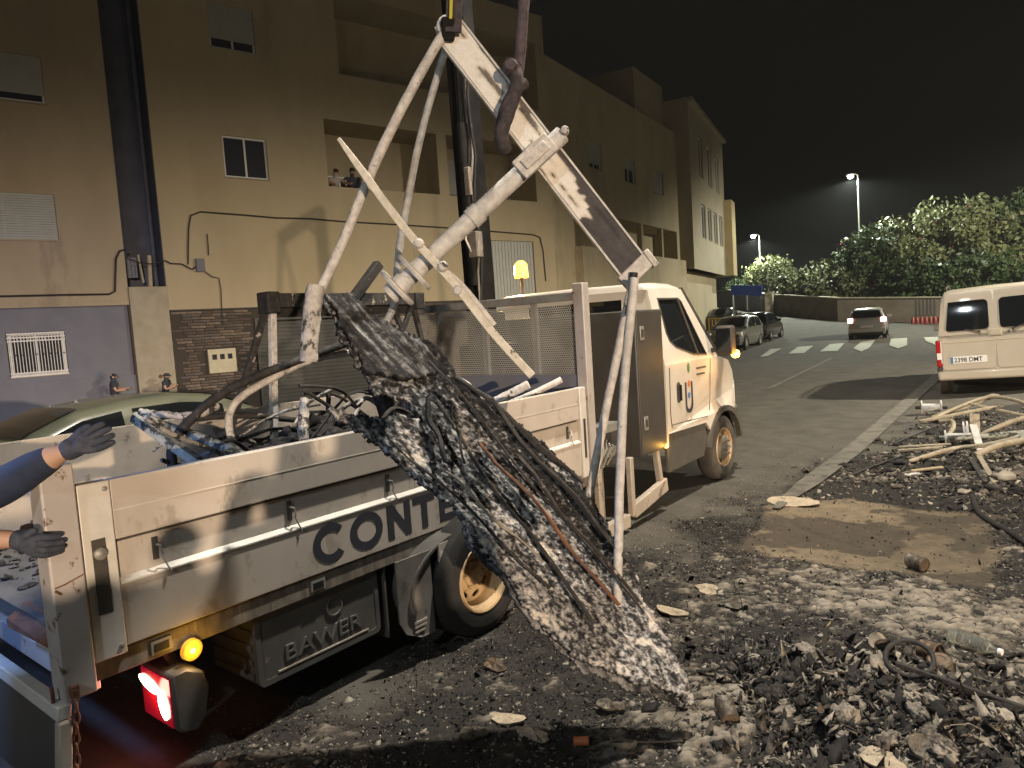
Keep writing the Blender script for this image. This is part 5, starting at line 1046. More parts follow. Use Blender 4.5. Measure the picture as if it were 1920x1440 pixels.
sq_bar('lower charred strut with a kinked end', (-4.2, 2.95, 1.40), (-4.35, 3.25, 1.36), .022, .022, 'charred', 'charred_strut')
sq_bar('short leaning strut behind the kinked one', (-4.35, 3.25, 1.50), (-4.35, 3.2, 1.15), .028, .028, 'charred', 'charred_strut')
pipe('small ash-coated pipe stub lying at the rear of the bed', [(-3.6, 1.62, 1.25), (-3.55, 1.75, 1.205), (-3.6, 1.92, 1.19)], .03, 'charred', wob=.2)
pipe('curved pale rod in front of the perforated headboard', [(-4.1, 4.1, 1.55), (-4.0, 4.3, 1.50), (-3.9, 4.42, 1.36), (-3.85, 4.48, 1.18)], .018, 'ash_metal')
pipe('pale pipe resting across the front corner of the near board', [(-3.6, 4.2, 1.25), (-3.35, 4.45, 1.37), (-3.2, 4.62, 1.46)], .026, 'ash_metal')
pipe('thicker ash pipe beneath the one on the front corner', [(-3.9, 4.2, 1.20), (-3.6, 4.35, 1.34), (-3.4, 4.45, 1.44)], .035, 'ash_metal')
lg = thing('burnt_roller_leg', 'black flanged roller leg standing in the bed beside the hanging slab', 'scrap leg', (-4.0, 3.5, 1.1))
k = MB(); k.bar((-4.0, 3.42, 1.62), (-4.0, 3.55, 1.12), .10, .10); k.build('leg', 'charred_dark', lg, bevel=.01)
k = MB(); k.lathe((-4.0, 3.45, 1.46), (0, .2, .97), [(0, .12), (.03, .13), (.035, .05)], 18); k.lathe((-4.0, 3.55, 1.18), (0, .2, .97), [(0, .15), (.03, .16), (.035, .05)], 18); k.build('flange', 'charred_dark', lg, smooth=40)
tg_ = thing('burnt_rod_tangle', 'tangle of thin burnt rods and wire in the middle of the truck bed', 'scrap tangle', (-4.2, 2.8, .8), 0)
g_ = random.Random(5)
for i in range(22):
    a_ = Vector((g_.uniform(-4.9, -3.6), g_.uniform(2.0, 3.9), g_.uniform(.95, 1.25))); an = g_.uniform(-.9, .9); L_ = g_.uniform(.5, 1.15); d_ = Vector((g_.uniform(-.35, .35), math.cos(an) * g_.choice((-1, 1)), .25 + .5 * abs(math.sin(an)))).normalized()
    q = MB(); q.tube(bent([a_, a_ + d_ * L_ * .35 + Vector((0, 0, g_.uniform(-.05, .08))), a_ + d_ * L_ * .7 + Vector((g_.uniform(-.08, .08), 0, g_.uniform(-.08, .06))), a_ + d_ * L_ + Vector((0, g_.uniform(-.1, .1), g_.uniform(-.22, .02)))], 5), g_.uniform(.008, .018), 7, wob=.15); q.build('rod', g_.choice(('charred', 'charred_dark', 'charred', 'half_burnt')), tg_, smooth=60)
P = np.stack([RNG.uniform(-5.2, -3.35, 900), RNG.uniform(2.1, 4.7, 900)], -1); hz = .80 + .40 * np.exp(-((P[:, 0] + 4.1) / .8) ** 2 - ((P[:, 1] - 3.1) / .75) ** 2) + .12 * RNG.uniform(0, 1, 900)
lumps('burnt_heap', np.concatenate([P, hz[:, None]], 1), np.clip(RNG.lognormal(-2.9, .4, 900), .02, .12), np.clip(RNG.normal(.14, .14, 900), 0, .8), flat=.7)
P = np.stack([RNG.uniform(-5.3, -3.3, 700), RNG.uniform(1.15, 2.3, 700)], -1)
lumps('bed_floor_ash', np.concatenate([P, np.full((700, 1), .742)], 1), np.clip(RNG.lognormal(-4.4, .5, 700), .005, .04), np.clip(RNG.normal(.28, .18, 700), 0, .7), flat=.35)

# ================================================================== SCRAP PILE BY THE ROADSIDE
GP = 'burnt pipes and slats heaped on the roadside'
def Z(p, dz=0): return (p[0], p[1], zg(p[0], p[1]) + p[2] + dz)
def rp(label, pts, r, m='beige_metal', nm='bent_pipe'): return pipe(label, [Z(p) for p in pts], r, m, nm, group=GP)
def rb(label, p, q_, w_, h_, m='beige_metal', nm='flat_bar'): return sq_bar(label, Z(p), Z(q_), w_, h_, m, nm, group=GP)
rp('long thin pipe arching over the top of the roadside scrap pile', [(-1.75, 12.4, .05), (-1.45, 12.8, .20), (-1.05, 13.1, .33), (-.6, 12.6, .28), (-.35, 12.0, .10)], .026)
rb('broad pale plank leaning at the back of the roadside pile', (-1.75, 12.6, .06), (-1.0, 13.3, .34), .16, .03)
rb('second plank below the arching pipe', (-1.9, 12.3, .04), (-.9, 12.9, .22), .10, .03)
rb('thin pale bar crossing behind the arching pipe', (-1.3, 12.9, .25), (-.45, 12.7, .06), .03, .03)
rb('flat pale bar lying nearest the parking line', (-1.80, 10.1, .03), (-1.25, 10.3, .05), .06, .02)
rb('flat pale bar lying parallel below the first one', (-1.75, 9.75, .03), (-1.28, 9.85, .06), .07, .025)
rp('curved hooked pipe standing up in the roadside pile', [(-1.55, 11.6, .12), (-1.40, 11.6, .13), (-1.33, 11.2, .09), (-1.36, 10.7, .03)], .03)
rp('long straight beige pipe running out to the right of the pile', [(-1.02, 10.8, .05), (-.6, 11.0, .24), (.0, 11.3, .40)], .03)
rp('dull olive pipe under the straight beige one', [(-1.4, 10.5, .08), (-.9, 10.6, .10), (-.2, 10.9, .16)], .035, 'mint_pipe')
rb('upright pale plate stuck in the roadside pile', (-1.03, 10.75, .02), (-1.05, 10.85, .34), .11, .025)
rb('grey prop leaning against the upright plate', (-1.05, 10.7, .22), (-.90, 9.9, .03), .08, .03, 'ash_metal')
rp('long beige pole lying diagonally across the ash', [(-1.5, 8.95, .03), (-1.15, 9.3, .07), (-.8, 9.7, .12), (-.45, 10.2, .22)], .026)
rp('forked pale branch-like tube at the right edge', [(-.88, 9.15, .05), (-.7, 9.35, .14), (-.5, 9.7, .2), (-.2, 10.0, .3)], .035)
rb('mint sheet edge propped at the right of the pile', (-.62, 9.9, .12), (-.2, 10.3, .40), .22, .02, 'mint_pipe', 'bent_sheet')
rb('dark-faced slat lying with its twin in the ash', (-.85, 9.15, .05), (-.62, 8.05, .02), .05, .02, 'beige_metal', 'slat'); rb('dark slat beside its paler twin in the ash', (-.92, 9.05, .05), (-.70, 8.08, .02), .05, .02, 'charred', 'slat')  # twin slats, one pale and one dark
rb('short bright slat lying flat on the grey ash', (-1.42, 8.62, .03), (-1.13, 8.72, .04), .07, .02, 'wood_raw', 'slat')
rb('small pale slat half under the bright one', (-1.58, 8.45, .02), (-1.32, 8.52, .03), .06, .02, 'ash_metal', 'slat')
rp('thin wire rod lying on the scorched road edge', [(-1.95, 10.3, .01), (-1.75, 11.2, .02), (-1.6, 11.9, .03)], .010, 'charred', 'wire')
rp('thin bent wire lying before the grey ash', [(-2.05, 8.0, .01), (-1.85, 8.8, .02), (-1.55, 9.3, .04)], .012, 'charred', 'wire')
def roller(label, c, ax, r=.085, L=.16):
    t = thing('pulley', label, 'pulley', c, 0, 'burnt pulleys on the roadside pile'); k = MB(); ax = Vector(ax).normalized()
    k.lathe(c, ax, [(0, r * .5), (0, r), (.02, r), (.025, r * .55), (L - .025, r * .55), (L - .02, r), (L, r), (L, r * .5)], 20); k.build('spool', 'ash_metal_pale', t, smooth=35)
    k = MB(); k.tube([Vector(c) - ax * .08, Vector(c) + ax * (L + .08)], r * .22, 8); k.build('axle', 'charred', t)
roller('flanged pulley at the back edge of the pile', Z((-2.05, 13.4, .12)), (.9, .2, 0), .12, .30); roller('flanged pulley lying in the middle of the pile', Z((-1.35, 10.55, .09)), (.95, .15, .05), .09, .34); roller('thin flanged disc roller by the upright plate', Z((-1.16, 10.75, .12)), (.95, .1, .1), .14, .06)
k = MB(); k.tube(bent([Z((-.78, 7.75, .02)), Z((-.66, 7.2, .02)), Z((-.42, 6.7, .03)), Z((-.2, 6.3, .02)), Z((.2, 5.9, .02))], 8), .022, 8); tag(k.build('burnt_hose', 'rubber', smooth=50), 'black hose curving along the edge of the bare scorched patch', 'hose')

# ================================================================== THINGS LYING IN THE NEAR ASH
def can(label, p, ax, r, L, m, open_=False, name='tin_can'):
    t = thing(name, label, 'can', p, 0, 'burnt tins in the ash'); ax = Vector(ax).normalized(); p = Vector(p); k = MB()
    k.lathe(p, ax, [(0, r * .86), (.004, r), (.010, r * 1.02), (.014, r * .98), (L * .3, r * .985), (L * .34, r * .95), (L * .38, r * .985), (L * .62, r * .985), (L * .66, r * .95), (L * .7, r * .985), (L - .014, r * .98), (L - .008, r * 1.02), (L, r * .9)], 22); k.build('wall', m, t, smooth=35)
    k = MB(); k.lathe(p + ax * (.004 if not open_ else -.0), ax, [(0, 0), (0, r * .9)], 22)
    k.lathe(p + ax * (L - (.005 if not open_ else .06)), ax, [(0, r * .93), (0, r * .5), (-.003, r * .45), (-.003, 0)], 22); k.build('end', 'tin_rust' if not open_ else 'charred_dark', t, smooth=35); return t
can('sooty tin lying at the edge of the bare scorched patch', Z((-.95, 5.60, .055)), (.85, -.5, .0), .05, .13, 'tin_burnt'); can('dented drum-like tin with rusty end, lying in pale ash', Z((-1.30, 3.05, .045)), (.55, -.75, -.15), .044, .13, 'tin_burnt')
can('open tin facing up on the rubble heap', Z((-.78, 3.88, .02)), (.15, -.35, .9), .05, .09, 'tin_burnt', True); can('round tin standing in the right of the rubble', Z((-.52, 3.86, .03)), (-.1, -.3, .95), .055, .08, 'tin_burnt'); can('rusty cut tin lying by the clear bottle', Z((-.66, 4.18, .03)), (.9, -.35, .1), .055, .10, 'tin_rust', True)
def disc(label, p, ax, r, m, name='burnt_disc'):
    k = MB(); k.lathe(p, ax, [(0, 0), (0, r * .9), (.006, r), (.012, r * .97), (.010, r * .85), (.009, 0)], 22); return tag(k.build(name, m, smooth=35, origin=p), label, 'lid', 'burnt lids in the ash')
disc('grey lid standing on edge beside the splinter of wood', Z((-1.17, 3.92, .05)), (.35, -.75, .55), .045, 'tin_burnt'); disc('pale lid lying tilted on the heap', Z((-.86, 4.12, .05)), (.1, -.8, .5), .045, 'flake_pale'); disc('pale oval lid in the lower right corner', Z((-.50, 3.10, .03)), (.3, -.6, .7), .045, 'tin_burnt')
disc('small rusty cap low on the rubble', Z((-.90, 3.18, .04)), (.2, -.8, .5), .016, 'tin_rust', 'bottle_cap'); disc('small rusty cap near the top of the rubble', Z((-.98, 3.66, .05)), (.2, -.8, .5), .016, 'tin_rust', 'bottle_cap')
k = MB(); p = Vector(Z((-1.085, 3.93, .02))); k.add([p + Vector(v) for v in ((-.018, 0, 0), (.012, .006, 0), (.02, .01, .10), (.036, .016, .155), (.004, .0, .11), (-.016, .008, 0), (.012, .014, 0), (.018, .02, .10), (.034, .022, .15), (.004, .012, .11))], [(0, 1, 2, 4), (4, 2, 3), (5, 9, 7, 6), (9, 8, 7), (0, 5, 6, 1), (1, 6, 7, 2), (2, 7, 8, 3), (3, 8, 9, 4), (4, 9, 5, 0)]); tag(k.build('wood_splinter', 'wood_raw', origin=p), 'yellow wood splinter standing upright in the black ash', 'splinter')
gm = bpy.data.materials.new('bottle_glass'); gm.use_nodes = True; gb = gm.node_tree.nodes['Principled BSDF']; gb.inputs['Base Color'].default_value = (.8, .85, .78, 1); gb.inputs['Roughness'].default_value = .05; gb.inputs['Transmission Weight'].default_value = .9; gb.inputs['IOR'].default_value = 1.25; MATS['bottle_glass'] = gm
p = Z((-.56, 4.42, .045)); ax = Vector((.93, -.35, 0)).normalized(); bt = thing('plastic_bottle', 'clear crushed bottle lying at the right edge of the rubble', 'bottle', p); k = MB()
k.lathe(p, ax, [(0, 0), (0, .03), (.01, .04), (.05, .041), (.055, .037), (.07, .041), (.085, .037), (.10, .041), (.115, .037), (.13, .041), (.19, .04), (.23, .016), (.25, .014), (.25, 0)], 24); k.build('body', 'bottle_glass', bt, smooth=40)
k = MB(); k.lathe(Vector(p) + ax * .25, ax, [(0, .017), (.018, .017), (.018, 0)], 12); k.build('cap', 'plate', bt)
sq_bar('long dark rod lying across the lower right of the rubble', Z((-.66, 3.52, .07)), Z((.02, 3.55, .06)), .022, .022, 'charred_dark', 'charred_rod', 'rod', 'bars lying in the near ash'); sq_bar('thin rod on the scorched ground below the slab tip', Z((-1.72, 2.55, .012)), Z((-1.35, 2.72, .02)), .010, .010, 'charred_dark', 'charred_rod', 'rod', 'bars lying in the near ash')
k = MB(); c = Vector(Z((-.62, 3.62, .05))); k.tube([c + Vector((.10 * math.cos(t), .085 * math.sin(t), .03 + .05 * math.sin(t))) for t in [i * math.pi / 12 for i in range(24)]], .012, 8, closed=True); tag(k.build('charred_ring', 'charred_dark', smooth=50, origin=c), 'charred ring half buried in the rubble heap', 'ring')
def bigflake(label, p, r, seed, m='flake_pale'):
    n = 22; rn = random.Random(seed); p = Vector(Z(p)); k = MB(); ph_ = [rn.uniform(0, 6.3) for _ in range(4)]; rr = [r * (.92 + .16 * math.sin(2 * i * 6.283 / n + ph_[0]) + .11 * math.sin(3 * i * 6.283 / n + ph_[1]) + .05 * math.sin(5 * i * 6.283 / n + ph_[2]) + rn.uniform(-.04, .04)) for i in range(n)]; hh = [(.16 * math.sin(i * 6.283 / n + ph_[3]) + rn.uniform(-.05, .07)) * r for i in range(n)]
    top = [p + Vector((rr[i] * math.cos(i * 6.283 / n) * 1.2, rr[i] * math.sin(i * 6.283 / n) * .85, .012 + hh[i] * .6)) for i in range(n)]; mid = [p + (t_ - p) * .55 + Vector((0, 0, .006 + rn.uniform(-.008, .012))) for t_ in top]; bot = [p + (t_ - p) * .92 - Vector((0, 0, .010)) for t_ in top]; cen = p + Vector((0, 0, .022))
    k.add([cen] + mid + top + bot, [(0, 1 + i, 1 + (i + 1) % n) for i in range(n)] + [(1 + i, 1 + n + i, 1 + n + (i + 1) % n, 1 + (i + 1) % n) for i in range(n)] + [(1 + n + i, 1 + 2 * n + i, 1 + 2 * n + (i + 1) % n, 1 + n + (i + 1) % n) for i in range(n)] + [tuple(1 + 2 * n + i for i in range(n))[::-1]])
    return tag(k.build('ash_flake', m, origin=p, smooth=25), label, 'flake', 'large pale flakes on the ground')
bigflake('large pale flake lying topmost of the three in the foreground', (-2.19, 2.52, .012), .075, 1); bigflake('grey-brown flake lying leftmost of the three in the foreground', (-2.25, 2.34, .012), .062, 2, 'tin_burnt'); bigflake('dark-streaked flake at the right of the three in the foreground', (-1.98, 2.47, .014), .066, 3)
bigflake('curled brown flake below the tip of the slab', (-1.80, 2.85, .02), .06, 4, 'tin_burnt'); bigflake('pale flake in the black ash below the outrigger', (-2.0, 4.5, .01), .08, 5); bigflake('rounded grey flake at the left of the black patch', (-1.72, 4.30, .02), .07, 6, 'tin_burnt')
bigflake('white crust lying at the corner of the bare scorched patch', (-2.20, 7.0, .01), .20, 7); bigflake('flat pale flake by the sling of the slab', (-2.05, 4.05, .01), .085, 8); bigflake('brown flake on the dark road below the wheel', (-2.62, 2.95, .012), .07, 9, 'tin_rust'); bigflake('pale flake lowest in the rubble', (-.62, 2.98, .03), .075, 10)
q = Z((-1.78, 2.50, .03)); can('small orange tin lying beside the flakes', q, (.8, .45, .05), .020, .07, 'orange_paint')

# ================================================================== PARKED AND DRIVING CARS
def car(name, label, loc, rz, paint, L, W, H, belt, zlo, body, prof, glass, front, rear, group='cars in the street', wr=.74, wheel_r=.31, axles=(.31, -.31), tail=None, head=None, cat='car', roll=0, scale=1.0):
    """local frame: y forward, x right. body = stations (y, top, width factor); prof = roof line from the tail to the nose"""
    t = thing(name, label, cat, loc, 0, group); t.rotation_euler = (0, roll, rz); t.scale = (scale,) * 3
    hw_ = W / 2; q = MB(); rings = []
    for y_, zt, f_ in body:
        w_ = hw_ * f_; rr_ = [(-w_ * .92, y_, zlo), (-w_ * .99, y_, zlo + .14), (-w_, y_, zlo + (zt - zlo) * .55), (-w_ * .985, y_, zt - .10), (-w_ * .95, y_, zt - .03), (-w_ * .86, y_, zt), (0, y_, zt + .012)]
        rings.append(rr_ + [(-p[0], p[1], p[2]) for p in rr_[-2::-1]])
    q.loft(rings); q.build('body', paint, t, local=True, smooth=38)
    wb_, wt_ = hw_ * .95, hw_ * wr
    wz = lambda z_: wb_ + (wt_ - wb_) * max(0, min(1, (z_ - belt) / (H - belt)))
    ys = [p[0] for p in prof]; zs_ = [p[1] for p in prof]; pz = lambda y_: float(np.interp(y_, ys, zs_)); rings = []
    fine = sorted(set(ys) | set(np.linspace(ys[0], ys[-1], 22)))
    for y_ in fine:
        z_ = pz(y_); h_ = max(.02, z_ - belt); a_ = min(.09, h_ * .5); rr_ = [(-wb_, y_, belt - .06), (-wz(belt + h_ * .5), y_, belt + h_ * .5), (-wz(z_ - a_), y_, z_ - a_), (-wz(z_) + .03, y_, z_ - a_ * .3), (-wz(z_) + .11, y_, z_), (0, y_, z_ + .012)]
        rings.append(rr_ + [(-p[0], p[1], p[2]) for p in rr_[-2::-1]])
    q = MB(); q.loft(rings); q.build('roof', paint, t, local=True, smooth=38)
    for y0, y1 in glass:
        for s_ in (-1, 1):
            yy = np.linspace(y0, y1, 9); bot = [(y_, belt + .035) for y_ in yy if pz(y_) - .12 > belt + .05]; top = [(y_, pz(y_) - .105) for y_ in yy[::-1] if pz(y_) - .12 > belt + .05]
            if len(bot) < 2: continue
            q = MB(); q.prism(bot + top, [], lambda u, v, d: (s_ * (wz(v) + .008 - d), u, v), .012); q.build('side_window', 'car_glass', t, local=True)
    for nm, (ya, yb) in (('windscreen', front), ('rear_window', rear)):
        if ya is None: continue
        q = MB(); yy = np.linspace(ya, yb, 7); d = .012 if nm == 'windscreen' else -.012
        rows = [[(x_ * (wz(pz(y_)) - .12), y_ + d, pz(y_) + .014 + .010 * (1 - x_ * x_)) for x_ in (-1, -.5, 0, .5, 1)] for y_ in yy]; q.loft(rows, cap=False, closed=False); q.build(nm, 'car_glass', t, local=True, smooth=60)
    for ay in axles:
        for s_ in (-1, 1):
            c = (s_ * (hw_ - .005), L * ay, wheel_r); k = MB(); k.lathe(c, (s_, 0, 0), [(-.19, wheel_r * .6), (-.19, wheel_r * .93), (-.17, wheel_r), (-.03, wheel_r), (0, wheel_r * .92), (0, wheel_r * .66), (-.02, wheel_r * .64)], 24, closed=True); w_ = k.build('wheel', 'rubber', t, local=True, smooth=35)
            k = MB(); k.lathe(c, (s_, 0, 0), [(-.025, wheel_r * .64), (-.04, wheel_r * .5), (-.02, wheel_r * .2), (-.015, 0)], 18); k.build('rim', 'steel_grey', w_, local=True, smooth=40)
            k = MB(); k.lathe((s_ * (hw_ - .02), L * ay, wheel_r + .02), (s_, 0, 0), [(-.1, wheel_r * 1.16), (.012, wheel_r * 1.16), (.012, wheel_r * 1.08), (-.1, wheel_r * 1.08)], 24); k.build('wheel_arch', 'chassis', t, local=True)
    for s_ in (-1, 1):
        y_ = front[0] if front[0] is not None else .6; k = MB(); k.box(*sorted((s_ * (wb_ + .02), s_ * (wb_ + .20))), y_ + .02, y_ + .12, belt + .02, belt + .14); k.build('mirror', paint, t, local=True, bevel=.02)
        if tail: k = MB(); k.box(*sorted((s_ * tail[0], s_ * tail[1])), tail[2] - .03, tail[2] + .12, tail[3], tail[4]); k.build('tail_light', tail[5], t, local=True, bevel=.015)
        if head: k = MB(); k.box(*sorted((s_ * head[0], s_ * head[1])), head[2] - .12, head[2] + .03, head[3], head[4]); k.build('headlight', head[5], t, local=True, bevel=.015)
    return t
sedan = dict(L=4.4, W=1.72, H=1.43, belt=.93, zlo=.22, body=[(-2.2, .72, .80), (-2.12, .95, .93), (-1.4, 1.0, 1), (0, .97, 1), (.9, .95, 1), (1.7, .86, .97), (2.1, .74, .90), (2.2, .55, .78)],
             prof=[(-1.75, .95), (-1.35, 1.18), (-.95, 1.36), (-.5, 1.425), (0, 1.43), (.35, 1.39), (.75, 1.22), (1.25, .95)], glass=[(-1.45, -.98), (-.90, -.02), (.06, 1.0)], front=(.5, 1.15), rear=(-1.62, -1.0))
hatch = dict(L=3.95, W=1.68, H=1.46, belt=.93, zlo=.20, body=[(-1.97, .70, .82), (-1.93, .95, .93), (-1.5, .98, .99), (0, .95, 1), (1.0, .92, .99), (1.6, .82, .95), (1.95, .66, .86), (1.98, .5, .78)],
             prof=[(-1.92, .95), (-1.78, 1.22), (-1.58, 1.40), (-1.1, 1.45), (-.4, 1.46), (.05, 1.41), (.5, 1.22), (1.1, .93)], glass=[(-1.55, -.85), (-.78, -.02), (.05, .85)], front=(.2, 1.0), rear=(-1.90, -1.66))
car('parked_car', 'sage green saloon parked behind the truck bed, only roof and side windows showing', (-8.88, 3.92, -.03), .06, 'paint_sage', scale=.965, **{**sedan, 'prof': [(-1.95, .97), (-1.5, 1.22), (-1.05, 1.39), (-.5, 1.455), (.1, 1.46), (.55, 1.40), (1.0, 1.22), (1.55, .95)], 'H': 1.46, 'glass': [(-1.5, -.62), (-.50, .62), (.7, 1.2)]})
car('parked_car', 'dark navy car at the left edge behind the truck bed', (-11.0, 1.25, 0), .03, 'paint_navy', **sedan)
hb = car('moving_car', 'silver hatchback with red tail lights lit, driving away over the crossing', (-8.25, 39.35, zg(-8.25, 38.6)), .16, 'paint_silver', **hatch, group='cars in the street', tail=(.60, .83, -1.95, .78, 1.0, 'brake_hot'))
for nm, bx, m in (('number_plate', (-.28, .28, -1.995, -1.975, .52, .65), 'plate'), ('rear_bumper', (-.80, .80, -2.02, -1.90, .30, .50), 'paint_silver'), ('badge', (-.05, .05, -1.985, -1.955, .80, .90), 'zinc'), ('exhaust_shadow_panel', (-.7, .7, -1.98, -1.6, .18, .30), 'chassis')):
    q = MB(); q.box(*bx); q.build(nm if 'exhaust' not in nm else 'rear_shadow_panel', m, hb, local=True, bevel=.02 if 'bumper' in nm else 0)  # dark panel under the bumper stands in for the shade there
gc = car('parked_car', 'grey hatchback parked facing us just ahead of the truck cab', (-12.9, 33.5, zg(-12.8, 33.2)), math.pi + .10, 'paint_grey', **hatch, head=(.55, .80, 1.90, .60, .76, 'plate'), scale=1.06)
q = MB(); q.box(-.27, .27, 1.975, 2.0, .42, .53); q.build('number_plate', 'plate', gc, local=True); q = MB(); q.box(-.6, .6, 1.94, 1.985, .30, .40); q.build('grille', 'chassis', gc, local=True)
car('parked_car', 'black car parked behind the grey hatchback, beside the road', (-13.3, 38.2, zg(-13.3, 38.2)), .1, 'paint_black', **hatch)
car('parked_car', 'far black car under the jutting corner block, farthest up the street', (-18.0, 45.0, zg(-18, 45)), .25, 'paint_black', **sedan, head=(.5, .8, 2.15, .6, .75, 'plate'))
# the van at the right: rear face seen square on
van = car('parked_van', 'champagne compact van parked at the right edge, seen from behind', (-1.36, 18.48, .055), .085, 'paint_champagne', L=4.1, W=1.72, H=1.82, belt=1.02, zlo=.26,
          body=[(-2.03, .98, .90), (-2.0, 1.05, .965), (-1.6, 1.06, 1), (0, 1.05, 1), (1.1, 1.0, 1), (1.8, .86, .95), (2.05, .60, .82)],
          prof=[(-2.03, 1.0), (-2.01, 1.3), (-1.98, 1.60), (-1.92, 1.76), (-1.7, 1.81), (-.4, 1.83), (.35, 1.80), (.8, 1.60), (1.45, 1.04)], glass=[(-1.85, -1.0), (-.9, .1), (.2, 1.1)], front=(.6, 1.35), rear=(None, None), wr=.84, wheel_r=.30, axles=(.33, -.335), group='cars in the street', cat='van', roll=-.050, scale=1.13)
def vb(nm, bx, m, bev=0, par=None): q = MB(); q.box(*bx); return q.build(nm, m, par or van, local=True, bevel=bev)
def vp(nm, out, yf, m, t=.012, par=None): q = MB(); q.prism(out, [], lambda u, v, d: (u, yf(v) - d, v), t); return q.build(nm, m, par or van, local=True, smooth=30)
yr = lambda z_: -2.035 + .055 * max(0, (z_ - 1.1) / .6) ** 1.6
def rrect(x0, x1, z0, z1, r, sl=0): return [(x_ + sl * (z_ - z0), z_) for cx, cz, a in ((x1 - r, z0 + r, 270), (x1 - r, z1 - r, 0), (x0 + r, z1 - r, 90), (x0 + r, z0 + r, 180)) for x_, z_ in arcpts(cx, cz, r, r, a, a + 90, 4)]
for s_, nm in ((-1, 'left'), (1, 'right')):
    o = rrect(-.775, -.012, .44, 1.735, .05); o = [(max(u, -.775 + .10 * max(0, v - 1.05) / .7), v) for u, v in o]
    o = [(-s_ * -1 * u * (1 if s_ == -1 else 1) if s_ == -1 else -u, v) for u, v in o] if s_ == 1 else o
    dr_ = vp('rear_door', o, lambda v: yr(v) - .006, 'paint_champagne', .010)
    g_ = rrect(-.70, -.075, 1.10, 1.60, .07); g_ = [(max(u, -.70 + .06 * max(0, v - 1.1) / .5), v) for u, v in g_]
    if s_ == 1: g_ = [(-u, v) for u, v in g_]
    gl_ = vp('rear_window', g_, lambda v: yr(v) - .018, 'car_glass', .006)
    q = MB(); a_ = (-.22, yr(1.09) - .035, 1.065) if s_ == -1 else (.25, yr(1.09) - .035, 1.065); b_ = (-.42, yr(1.12) - .03, 1.12) if s_ == -1 else (.60, yr(1.25) - .03, 1.22); q.bar(a_, b_, .018, .014); q.lathe(a_, (0, -1, 0), [(-.02, .02), (.02, .02), (.025, 0)], 10); q.build('wiper', 'chassis', gl_, local=True)
    x0, x1 = sorted((s_ * .78, s_ * .865)); lo = vb('tail_light', (x0, x1, -2.06, -1.93, .50, .96), 'lens_red', .02); vb('lamp_foot', (x0, x1, -2.055, -1.93, .41, .498), 'chassis', .015)
    vb('reverse_lens', (x0 + .012, x1 - .012, -2.066, -2.05, .63, .74), 'plate', 0, lo); vb('lamp_edge', (x0 if s_ == 1 else x1 - .012, x0 + .012 if s_ == 1 else x1, -2.064, -2.04, .56, .95), 'plate', 0, lo)
vb('rear_bumper', (-.86, .86, -2.11, -1.90, .26, .425), 'paint_champagne', .04)
vb('door_handle', (-.085, .085, -2.075, -2.045, .985, 1.085), 'paint_champagne', .012); vb('handle_recess', (-.10, .10, -2.052, -2.040, .975, 1.095), 'sticker', .004); q = MB(); q.lathe((.19, -2.045, 1.03), (0, -1, 0), [(0, .018), (.006, .018), (.008, 0)], 12); q.build('lock', 'chassis', van, local=True)
pl = vb('number_plate', (-.665, -.13, -2.062, -2.048, .545, .665), 'plate', .003); vb('plate_band', (-.66, -.62, -2.0635, -2.0622, .55, .66), 'emblem_blue', 0, pl)
text_mesh('plate_lettering', '2398 DMT', .105, lambda u, v, d: (-.605 + u, -2.0628 - d, .567 + v), 'letter_black', pl, .0006, .002, .88, True)
q = MB(); q.prism(rrect(-.69, -.10, .52, .69, .03), [rrect(-.672, -.122, .54, .67, .02)[::-1]], lambda u, v, d: (u, -2.044 - d, v), .006); q.build('plate_recess', 'paint_champagne', van, local=True)
vb('sticker', (-.655, -.545, yr(1.13) - .022, yr(1.13) - .0185, 1.115, 1.165), 'sticker')
vb('crease', (-.74, .74, -2.050, -2.042, .905, .915), 'sticker')
for s_ in (-1, 1):
    q = MB(); q.tube(bent([(s_ * .66, -1.75, 1.80), (s_ * .66, -1.65, 1.86), (s_ * .66, -.5, 1.885), (s_ * .66, .2, 1.82)], 5), .016, 8); q.build('roof_rail', 'chassis', van, local=True, smooth=50)
for o in [c for c in van.children if c.name.startswith('plate_lettering')]: pass
# far street clutter
t_ = thing('rack', 'dark slatted rack on a red base standing by the far wall', 'rack', (-7.3, 50.2, zg(-7.3, 50.2))); zb = zg(-7.3, 50.2)
q = MB()
for i in range(6): q.box(-7.9 + i * .2, -7.8 + i * .2, 50.15, 50.25, zb + .55, zb + 1.5)
q.box(-7.95, -6.75, 50.12, 50.3, zb + .5, zb + .58); q.build('slats', 'chassis', t_)
q = MB()
for i in range(7): q.lathe((-8.0 + i * .24, 50.1, zb + .25), (0, 0, 1), [(-.25, .10), (.1, .12), (.22, .05), (.22, 0)], 10)
q.build('base', 'bin_red', t_, smooth=40)
t_ = thing('barrier', 'small yellow barred barrier standing beyond the cab mirror', 'barrier', (-15.4, 37.4, zg(-15.4, 37.4))); zb = zg(-15.4, 37.4); q = MB()
for i in range(6): q.box(-15.9 + i * .2, -15.84 + i * .2, 37.38, 37.42, zb + .1, zb + 1.25)
q.box(-15.92, -14.8, 37.37, 37.43, zb + 1.2, zb + 1.27); q.box(-15.92, -14.8, 37.37, 37.43, zb + .2, zb + .27); mat('barrier_yellow', (.55, .36, .05), rough=.5); q.build('bars', 'barrier_yellow', t_)
